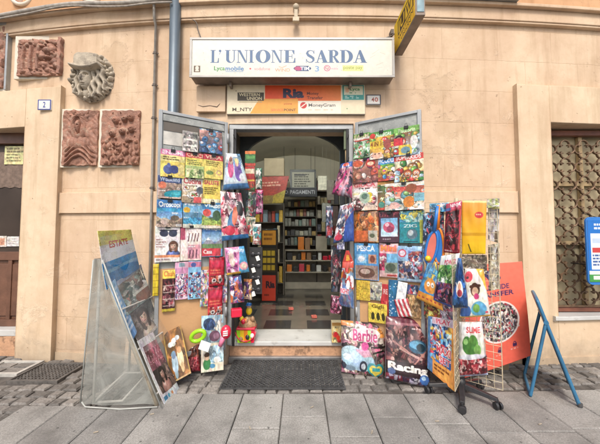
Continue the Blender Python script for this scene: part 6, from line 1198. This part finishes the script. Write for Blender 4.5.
S('toy_card','yellow and red card peeping out above the large play card on the rack','toy card',WLf,quad=[(424,296),(440,301),(440,322),(424,316)],paint=lambda c:(c.rect(0,0,1,1,'c8a038'),c.patch(0,0,1,1,['c8a038','8a3028','e8c860','5a4a30','d86a38'],40)),kind='card',group=GK,off=.02)
S('toy_card','pink and silver card under the comic bag on the rack','toy card',WLf,quad=[(440,302),(457,307),(457,328),(440,322)],paint=lambda c:(c.rect(0,0,1,1,'b8a0b0'),c.patch(0,0,1,1,['c8b0c0','9a8898','d85a78','e0d8e0','68708a'],44)),kind='card',group=GK,off=.03)
S('toy_card','dark blue card behind the rackets at the left end of the rack','toy card',WLf,quad=[(423,214),(444,210),(444,256),(423,262)],paint=lambda c:(c.rect(0,0,1,1,'38507a'),c.patch(0,0,1,1,['38507a','7aa8d0','c8d8e8','2a3858','5a88b8','d84a58'],60)),kind='card',group=GK,off=.012)
# red money transfer totem behind the rack
PT=Plane((0,-.24,0),(-.05,-.985,.12))
def red(c):
    c.photo=False
    c.grad(0,0,1,1,'f47860','ea6a58')
    c.text('Ria',.36,.06,.64,.17,'3a2c5a',None,.05); c.text('WORLDWIDE',.14,.215,.76,.265,'4a3060',None,.03); c.text('TRANSFER',.22,.285,.82,.335,'4a3060',None,.03)
    c.ell(.57,.58,.30,.2,'f0e8e4'); m=(((c.X-.57)/.275)**2+((c.Y-.58)/.185)**2)<1; c.patch(.25,.38,.9,.78,['e8e4e4','4a4048','b83a48','7a8a98','d8c0b8','28242c','f0f0f0','6a5058','98a890'],420,mask=m)
    for k,(x,y) in enumerate(((.3,.86),(.52,.84),(.74,.82))): c.rect(x,y,x+.06,y+.03,'4a2c58'); c.ring(x+.03,y-.002,.022,.01,'4a2c58'); c.dashes(x-.03,y+.045,x+.12,y+.06,1,'f0c8c0')
    c.disc(.85,.66,.012,'f0d8d0')
def redshape(V_): return 1+.0*V_
e=empty('totem_board',PT.hit(500,372,0),'red curved cardboard totem with a round crowd photograph behind the wire rack','totem board')
S('face',None,None,PT,quad=[(459,266),(522,261.5),(534.5,357),(463,380)],paint=red,kind='mag',off=.0,parent=e,thick=.012,curl=-.03,res=3.2)
f=MB(); a,b_,c_,d_=[PT.hit(*p,-.02) for p in ((470,300),(515,300),(522,352),(475,366))]; bk=V3((0,.22,0)); g0=V3(((c_.x+d_.x)/2,c_.y+.2,0))
f.add([a,b_,c_,d_,V3((d_.x,d_.y+.18,0)),V3((c_.x,c_.y+.18,0))],[(0,1,5,4)]); f.build('back_strut',mat('cardboard',(.34,.24,.15),.8,0,.1),e)

# blue folding sandwich board
N0,F0=V3((2.178,-.72,.0)),V3((2.448,-.343,.0)); ln=V3((-.82,.57,0))*.235+V3((0,0,.79)); wv_=(F0-N0)
e=empty('sandwich_board',(2.15,-.55,0),'blue tubular folding sandwich board seen almost edge on','sandwich board')
t1,t2=N0+ln,F0+ln
f=MB(); f.tube(smoothpath([N0,N0+ln*.5,N0+ln*.93,N0+ln*1.0+wv_*.06,N0+ln*1.015+wv_*.3,F0+ln*1.015-wv_*.3,F0+ln-wv_*.06,F0+ln*.93,F0+ln*.5,F0],6),.0135,10); f.build('front_frame',M['blue_paint'],e,smooth=True)
pn=wv_.cross(ln).normalized()
f=MB(); f.prism([N0+ln*.12+wv_*.03,F0+ln*.12-wv_*.03,F0+ln*.97-wv_*.04,N0+ln*.97+wv_*.04],pn*.008); f.build('panel',mat('panel_grey',(.30,.29,.27),.6,0,.25,8),e)
sg_n=pn if pn.dot(CAM-N0)>0 else -pn
f=MB(); f.prism([N0+ln*.72+wv_*.05+sg_n*.009,F0+ln*.72-wv_*.05+sg_n*.009,F0+ln*.93-wv_*.06+sg_n*.009,N0+ln*.93+wv_*.06+sg_n*.009],sg_n*.003); f.build('poster',M['yellow_paint'],e)
U0,U1=V3((1.904,-.583,.014)),V3((2.138,-.223,.014)); h0,h1_=N0+ln*.78,F0+ln*.78
f=MB(); f.tube(smoothpath([h0,h0.lerp(U0,.5),h0.lerp(U0,.95),U0+(U1-U0)*.06,U0+(U1-U0)*.5,U1-(U1-U0)*.06,h1_.lerp(U1,.95),h1_.lerp(U1,.5),h1_],6),.0125,10); f.build('rear_leg',M['blue_paint'],e,smooth=True)
for h in (h0,h1_): f=MB(); f.cyl(h-wv_*.04,h+wv_*.04,.018,seg=10); f.build('hinge',M['blue_paint'],e)
for h in (N0,F0): f=MB(); f.cyl(h+V3((0,0,.001)),h+V3((0,0,.03)),.017,seg=10); f.build('foot',M['rubber'],e)

# blue rounded children sign at the right edge
yk=-.06; q0=P(589,285,yk); qt=P(589,217,yk); wk=.36; hk=qt.z-q0.z
e=empty('shop_card',V3((q0.x+wk/2,yk,q0.z)),'blue rounded sign with a white panel and green foot hung on the window grille','sign')
cv=Cv(150,int(150*hk/wk),'2a7ad0',2); cv.rect(0,.86,1,1,'4aa050').rect(0,.82,1,.88,'e8ece8'); cv.rect(.08,.22,.92,.8,'f0f4f4').rect(.13,.30,.6,.38,'c8d8ec'); cv.rect(.12,.45,.4,.53,'d04848').dashes(.12,.56,.85,.76,4,'4a6aa8').dashes(.2,.06,.85,.18,2,'f0f4f8'); cv.ring(.76,.36,.1,.03,'3a8ad0'); cv.rect(.12,.9,.5,.96,'e8f0e8')
f=MB(); pts=[]
for (cx_,cz_,a0) in ((wk-.05,hk-.05,0),(.05,hk-.05,90),(.05,.05,180),(wk-.05,.05,270)):
    for k in range(7): a=R(a0+15*k); pts.append((q0.x+cx_+.05*math.cos(a),yk+.004,q0.z+cz_+.05*math.sin(a)))
f.prism(pts,(0,.02,0)); f.build('board',M['toy_blue'],e,bevel=.003)
panel_paint(e,'face',cv,V3((q0.x+.012,yk,qt.z-.03)),V3((q0.x+wk-.012,yk,qt.z-.03)),V3((q0.x+wk-.012,yk,q0.z+.03)),V3((q0.x+.012,yk,q0.z+.03)),(0,-1,0))
f=MB(); f.tube([(q0.x+wk/2,yk+.01,qt.z-.02),(q0.x+wk/2,yw+.03,qt.z+.06)],.004,6); f.build('hook',M['black_metal'],e); f=MB(); f.tube([(q0.x+.05,yk+.02,q0.z+.2),(q0.x+.05,yw+.04,q0.z+.2)],.006,6); f.build('hook',M['black_metal'],e)

# rubber ring mat
m0,m1=G(222.5,389),G(345,390.5); x0,x1=-.69,.385; y0,y1=-.46,.085
f=MB(); nx,ny=26,13; tk=.016; gx,gy_=(x1-x0)/nx,(y1-y0)/ny; NS=8
for i in range(nx):
    for j in range(ny):
        if (i<1 and j<1) or (i>nx-2 and j<1): pass
        cx,cy=x0+gx*(i+.5),y0+gy_*(j+.5); sq=[]; ci=[]
        for k in range(NS):
            a=2*math.pi*(k+.5)/NS; c_,s_=math.cos(a),math.sin(a); mx_=max(abs(c_),abs(s_)); sq.append((cx+gx/2*c_/mx_,cy+gy_/2*s_/mx_)); ci.append((cx+gx*.37*c_,cy+gy_*.37*s_))
        vs=[(p[0],p[1],tk) for p in sq]+[(p[0],p[1],tk) for p in ci]+[(p[0],p[1],.002) for p in ci]
        f.add(vs,[(k,(k+1)%NS,NS+(k+1)%NS,NS+k) for k in range(NS)]+[(NS+k,NS+(k+1)%NS,2*NS+(k+1)%NS,2*NS+k) for k in range(NS)])
e=.004
f.box(x0-.012,x1+.012,y0-.012,y0-.0005,.001,tk-.003); f.box(x0-.012,x1+.012,y1+.0005,y1+.012,.001,tk-.003); f.box(x0-.012,x0-.0005,y0,y1,.001,tk-.003); f.box(x1+.0005,x1+.012,y0,y1,.001,tk-.003)
tag(f.build('door_mat',M['rubber'],base=((x0+x1)/2,(y0+y1)/2,0)),'black rubber ring mat lying before the shop step','door mat')

rr=random.Random(31)
for (px_,py_) in ((437,421),(152,414),(372,432),(250,428),(96,432),(540,424),(312,407)):
    q_=G(px_,py_,.006); a_=rr.uniform(0,3); d_=V3((math.cos(a_),math.sin(a_),0))*.014; f=MB(); f.tube([q_-d_,q_+d_*.2,q_+d_],.004,7); tag(f.build('cigarette_butt',mat('butt_paper',(.33,.28,.21),.8,0,.3,90),base=q_),'crushed pale cigarette butt lying on the grey pavement slabs','litter','cigarette butts on the pavement')
# notices in the brown door
PD=Plane((0,yd+.028,0),(0,-1,0))
S('notice','yellow printed notice behind the glass of the brown door','notice',PD,(4.5,146,26,164.5),paint=lambda c:(c.rect(0,0,1,1,'e4dc98'),c.dashes(.1,.1,.9,.9,5,'8a8458')),kind='card',off=.0)
S('notice','small white slip on the brown door glass','notice',PD,(7,236.5,19,246.5),paint=lambda c:(c.rect(0,0,1,1,'e4e0dc'),c.dashes(.1,.2,.9,.8,3,'b8b4b0')),kind='card',off=.0)
S('notice','small slip with an orange block beside the white slip on the brown door','notice',PD,(-4,236,6.5,247),paint=lambda c:(c.rect(0,0,1,1,'e0d4c8'),c.rect(.2,.2,.8,.8,'d89878')),kind='card',off=.0)

# ------------------------------------------------------------------ inside the shop
def inside(y): return Plane((0,y,0),(0,-1,0))
def ibox(b_,px0,py0,px1,py1,y,dep,**k): a,d=P(px0,py0,y),P(px1,py1,y); b_.box(a.x,d.x,y,y+dep,min(a.z,d.z),max(a.z,d.z)); return b_
zfl=zst
# white counter shelves
yk2=3.1; a,d=P(284,250,yk2),P(340,284,yk2); e=empty('display_counter',((a.x+d.x)/2,yk2,zfl),'white display counter with two shelves of small goods at the back of the shop','counter')
f=MB(); f.box(a.x,d.x,yk2+.4,yk2+.42,zfl,a.z-.02); f.box(a.x,a.x+.03,yk2,yk2+.4,zfl,a.z-.02); f.box(d.x-.03,d.x,yk2,yk2+.4,zfl,a.z-.02); f.build('case',M['shelf_white'],e)
for t in (0,.30,.64): 
    z=a.z+(zfl+.1-a.z)*t; f=MB(); f.box(a.x-.01,d.x+.01,yk2-.01,yk2+.39,z-.02,z); f.build('shelf',M['shelf_white'],e)
f=MB(); f.box(a.x,d.x,yk2+.02,yk2+.04,zfl,zfl+.14); f.build('kick_board',M['shelf_white'],e)
rr=random.Random(2); ms=['toy_dark','toy_red','toy_brown','toy_white','black_plastic','toy_orange','beige_wood']
labs=['dark','red','brown','white','black','orange','beige']
for row,t in enumerate((.30,.64)):
    z=a.z+(zfl+.1-a.z)*t; x=a.x+.06
    while x<d.x-.09:
        w_=rr.uniform(.05,.11); h_=rr.uniform(.07,.17); f=MB(); f.box(x,x+w_,yk2+.05,yk2+.14,z,z+h_); o=f.build('small_box',M[rr.choice(ms)],base=(x+w_/2,yk2+.1,z),bevel=.006)
        tag(o,'little packet on the %s shelf of the white counter in the shop'%('upper','lower')[row],'packet',None); o['group']='packets on the counter shelves, %s row'%('upper','lower')[row]; x+=w_+rr.uniform(.01,.05)
for (x0_p,x1_p,y0_p,m_,lab) in ((298,304,237,'toy_orange','orange brown carton on the white counter top'),(305,310,238,'toy_brown','dark brown carton on the white counter top'),(316,327,236,'shelf_white','pale carton on the right of the counter top')):
    f=MB(); p0,p1=P(x0_p,y0_p,yk2+.1),P(x1_p,249,yk2+.1); f.box(p0.x,p1.x,yk2+.1,yk2+.3,a.z,p0.z); tag(f.build('carton',M[m_],base=(p0.x,yk2+.1,a.z),bevel=.005),lab,'carton')
# glass screen with notice board over the counter
e=empty('notice_board',P(303,196,3.0),'black framed white price list hanging over the counter','notice board')
f=MB(); ibox(f,290,169.5,316,197,3.02,.03); f.build('frame',M['black_plastic'],e)
p0,p1=P(292,172,3.0),P(314.5,194.5,3.0); cv=Cv(80,80,'b8b4a4'); cv.dashes(.1,.08,.9,.9,8,'5a5850').rect(.1,.1,.6,.16,'404048'); panel_paint(e,'sheet',cv,V3((p0.x,3.015,p0.z)),V3((p1.x,3.015,p0.z)),V3((p1.x,3.015,p1.z)),V3((p0.x,3.015,p1.z)),(0,-1,0))
for x_ in (295,311): q_=P(x_,169.5,3.03); f=MB(); f.tube([q_,V3((q_.x,q_.y,3.2))],.004,5); f.build('hanger',M['black_metal'],e)
e=empty('counter_sign',P(300,197,2.9),'long dark sign with pale lettering above the counter window','sign')
f=MB(); ibox(f,282,187.5,317,196.5,2.92,.03); f.build('panel',mat('sign_navy',(.03,.03,.05),.5),e)
p0,p1=P(283,188,2.915),P(316.5,196,2.915); cv=Cv(120,28,'1c1c2a'); cv.text('PAGAMENTI',.22,.28,.95,.76,'b8b8c0',None,.02).ring(.1,.5,.05,.02,'a8a8b8'); panel_paint(e,'face',cv,V3((p0.x,2.915,p0.z)),V3((p1.x,2.915,p0.z)),V3((p1.x,2.915,p1.z)),V3((p0.x,2.915,p1.z)),(0,-1,0))
for x_ in (284,315): q_=P(x_,187.5,2.935); f=MB(); f.tube([q_,V3((q_.x,q_.y,3.2))],.004,5); f.build('hanger',M['black_metal'],e)
# back shelves full of packets
def shelves(name,lab,px0,px1,py0,py1,y,dep,rows,pal,seed,gn):
    a,d=P(px0,py0,y),P(px1,py1,y); e=empty(name,((a.x+d.x)/2,y,zfl),lab,'shelves'); zt_=a.z; zb_=max(zfl,d.z)
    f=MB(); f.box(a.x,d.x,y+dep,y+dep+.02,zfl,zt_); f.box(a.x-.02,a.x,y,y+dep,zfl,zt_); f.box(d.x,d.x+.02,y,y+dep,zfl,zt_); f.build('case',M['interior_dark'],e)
    r=random.Random(seed)
    for k in range(rows):
        z=zb_+(zt_-zb_)*k/rows+.02; f=MB(); f.box(a.x,d.x,y,y+dep,z-.015,z); f.build('shelf',M['interior_dark'],e)
        x=a.x+.01; hh=(zt_-zb_)/rows
        while x<d.x-.07:
            w_=r.uniform(.045,.10); w_=min(w_,d.x-x); f=MB(); h_=hh*r.uniform(.45,.85); f.box(x,x+w_,y+.03,y+dep*.7,z,z+h_); c_=r.choice(pal); o=f.build('stock_box',mat('stock_%s'%c_,tuple(v*.8 for v in lin(hx(c_))),.45,0,.3,22),base=(x+w_/2,y+.1,z),bevel=.004); tag(o,'boxed goods on the '+gn,'box','boxed goods on the '+gn); x+=w_+.01
shelves('shelf_unit','dark shelf unit of coloured boxes on the left inside the shop',250,283,203,284,2.5,.3,4,['4a7a9a','8a9aa8','b84a3a','3a6a7a','c8b898','d8b048','e0d8c8','68484a'],4,'left shelf unit')
shelves('shelf_unit','dark shelf unit of pale and grey boxes on the right inside the shop',317,345,178,246,3.45,.3,5,['b0a898','7a746c','d8d0c0','a04a44','4a4a58','c8b890','8aa0a8'],6,'right shelf unit')
shelves('shelf_unit','dark cigarette shelf unit straight behind the counter window',284,316,198,246,3.55,.25,5,['8a8a84','b0b0a8','4c4c50','d0ccb8','905048','7a9088','c8a868'],9,'middle shelf unit')
# orange service column standing on the left
e=empty('service_stand',V3((P(269,284,1.9).x,1.9,zfl)),'tall yellow and orange advertising column standing inside the doorway','advertising column')
a,d=P(261.5,229,1.9),P(276.5,284.5,1.9); f=MB(); f.box(a.x,d.x,1.905,2.2,zfl,a.z); f.build('body',M['black_plastic'],e,bevel=.004)
cv=Cv(60,200,'1c1814'); cv.rect(.05,.02,.95,.22,'c88a2a').dashes(.15,.06,.85,.18,2,'7a4a14').rect(.05,.27,.95,.6,'3a3018'); 
for i in range(3):
    for j in range(3): cv.rect(.1+.28*i,.3+.1*j,.33+.28*i,.37+.1*j,'c8a830')
cv.rect(.05,.64,.95,.99,'c8402a'); cv.text('Ria',.3,.72,.9,.82,'301c28',None,.05); cv.dashes(.2,.9,.6,.94,1,'5a2018')
panel_paint(e,'face',cv,V3((a.x+.004,1.9,a.z-.005)),V3((d.x-.004,1.9,a.z-.005)),V3((d.x-.004,1.9,zfl+.02)),V3((a.x+.004,1.9,zfl+.02)),(0,-1,0))
# hanging red banner and a cream parcel on the left wall shelf
PI=inside(2.3)
S('banner','red banner with a yellow lower edge hanging inside above the left shelves','banner',PI,quad=[(254,177),(289,176),(283,203),(256,204)],paint=lambda c:(c.rect(0,0,1,1,'a83028'),c.poly([(0,1),(1,.5),(1,1)],'b89a28'),c.dashes(.15,.2,.8,.4,2,'d8a088'),c.rect(0,.7,.6,1,'8a7030')),kind='mag',off=0)
f=MB(); ibox(f,264,158,284,176,2.4,.25); tag(f.build('parcel',mat('parcel_tan',(.36,.29,.2),.8),base=P(274,176,2.4),bevel=.01),'tan cardboard parcel stored high on the left inside the shop','parcel')
f=MB(); q0_,q1_=P(250,176,2.35),P(288,178,2.35); f.box(-1.748,q1_.x,2.35,2.7,q0_.z-.03,q0_.z-.006); f.build('wall_shelf',M['interior_dark'],bld)
# mixed goods along the right side inside
for (x0_p,y0_p,x1_p,y1_p,y_,c_,lab) in ((318,176,327,190,2.6,'c8c4b4','white carton on the right wall inside the shop'),(327,180,334,200,2.4,'6a625a','grey packet hanging inside on the right'),(322,203,331,222,2.5,'8a8a84','silver packet hanging inside above the counter'),(331,206,338,226,2.3,'4a3a38','dark packet hanging inside beside the jamb')):
    f=MB(); ibox(f,x0_p,y0_p,x1_p,y1_p,y_,.05); p_=P((x0_p+x1_p)/2,y0_p,y_+.025); f.tube([p_,V3((p_.x,p_.y,3.1))],.0012,5); tag(f.build('hanging_packet',mat('pk_'+c_,lin(hx(c_)),.5,0,.3,20),base=P(x0_p,y1_p,y_)),lab,'packet')
# red dropped packets on the tiles
for (px_,py_,lab) in ((291,310,'small red packet lying on the shop floor left of the aisle'),(314,318,'small red packet lying on the shop floor near the step')):
    q=G(px_,py_,zst); f=MB(); f.obox(q+V3((0,0,.02)),(.035,.01,0),(-.008,.03,.0),(0,0,.018)); tag(f.build('packet',mat('packet_red',(.5,.13,.1),.4,0,.4,30),base=q,bevel=.006),lab,'packet')
# tube lamp under the shop ceiling
e=empty('ceiling_lamp',(0,.85,3.02),'white fluorescent tube lamp under the shop ceiling','lamp'); f=MB(); f.box(-.6,.6,.81,.89,3.04,3.09); f.build('fitting',M['white_enamel'],e); f=MB(); f.cyl((-.57,.85,3.02),(.57,.85,3.02),.016,seg=10); f.build('tube',M['lamp_tube'],e)

# ------------------------------------------------------------------ light, sky, camera
w=bpy.data.worlds.new('World'); scn.world=w; w.use_nodes=True; nt=w.node_tree
bg=nt.nodes['Background']; sk=nt.nodes.new('ShaderNodeTexSky'); sk.sky_type='NISHITA'; sk.sun_disc=False
EL,AZ=R(50),R(184)                # sun from behind the camera, high over the street
sk.sun_elevation=EL; sk.sun_rotation=AZ; sk.dust_density=4; sk.air_density=1; sk.ozone_density=.6
nt.links.new(sk.outputs[0],bg.inputs[0]); bg.inputs[1].default_value=.135
sd=bpy.data.lights.new('sun','SUN'); sd.energy=1.5; sd.angle=R(13); sd.color=(1,.95,.88)
so=bpy.data.objects.new('sun',sd); COL.objects.link(so)
dv=V3((math.sin(AZ)*math.cos(EL),math.cos(AZ)*math.cos(EL),math.sin(EL))); so.rotation_euler=dv.to_track_quat('Z','Y').to_euler()
so.location=(0,-6,9)
cd=bpy.data.cameras.new('camera'); cam=bpy.data.objects.new('camera',cd); COL.objects.link(cam); scn.camera=cam
cam.location=CAM; cam.rotation_euler=(R(90)+TILT,0,0); cd.sensor_fit='HORIZONTAL'; cd.sensor_width=36; cd.lens=36*F/600; cd.clip_start=.05; cd.clip_end=500
scn.view_settings.view_transform='Standard'; scn.view_settings.look='None'; scn.view_settings.gamma=1; scn.view_settings.exposure=.72
scn.view_settings.use_curve_mapping=False
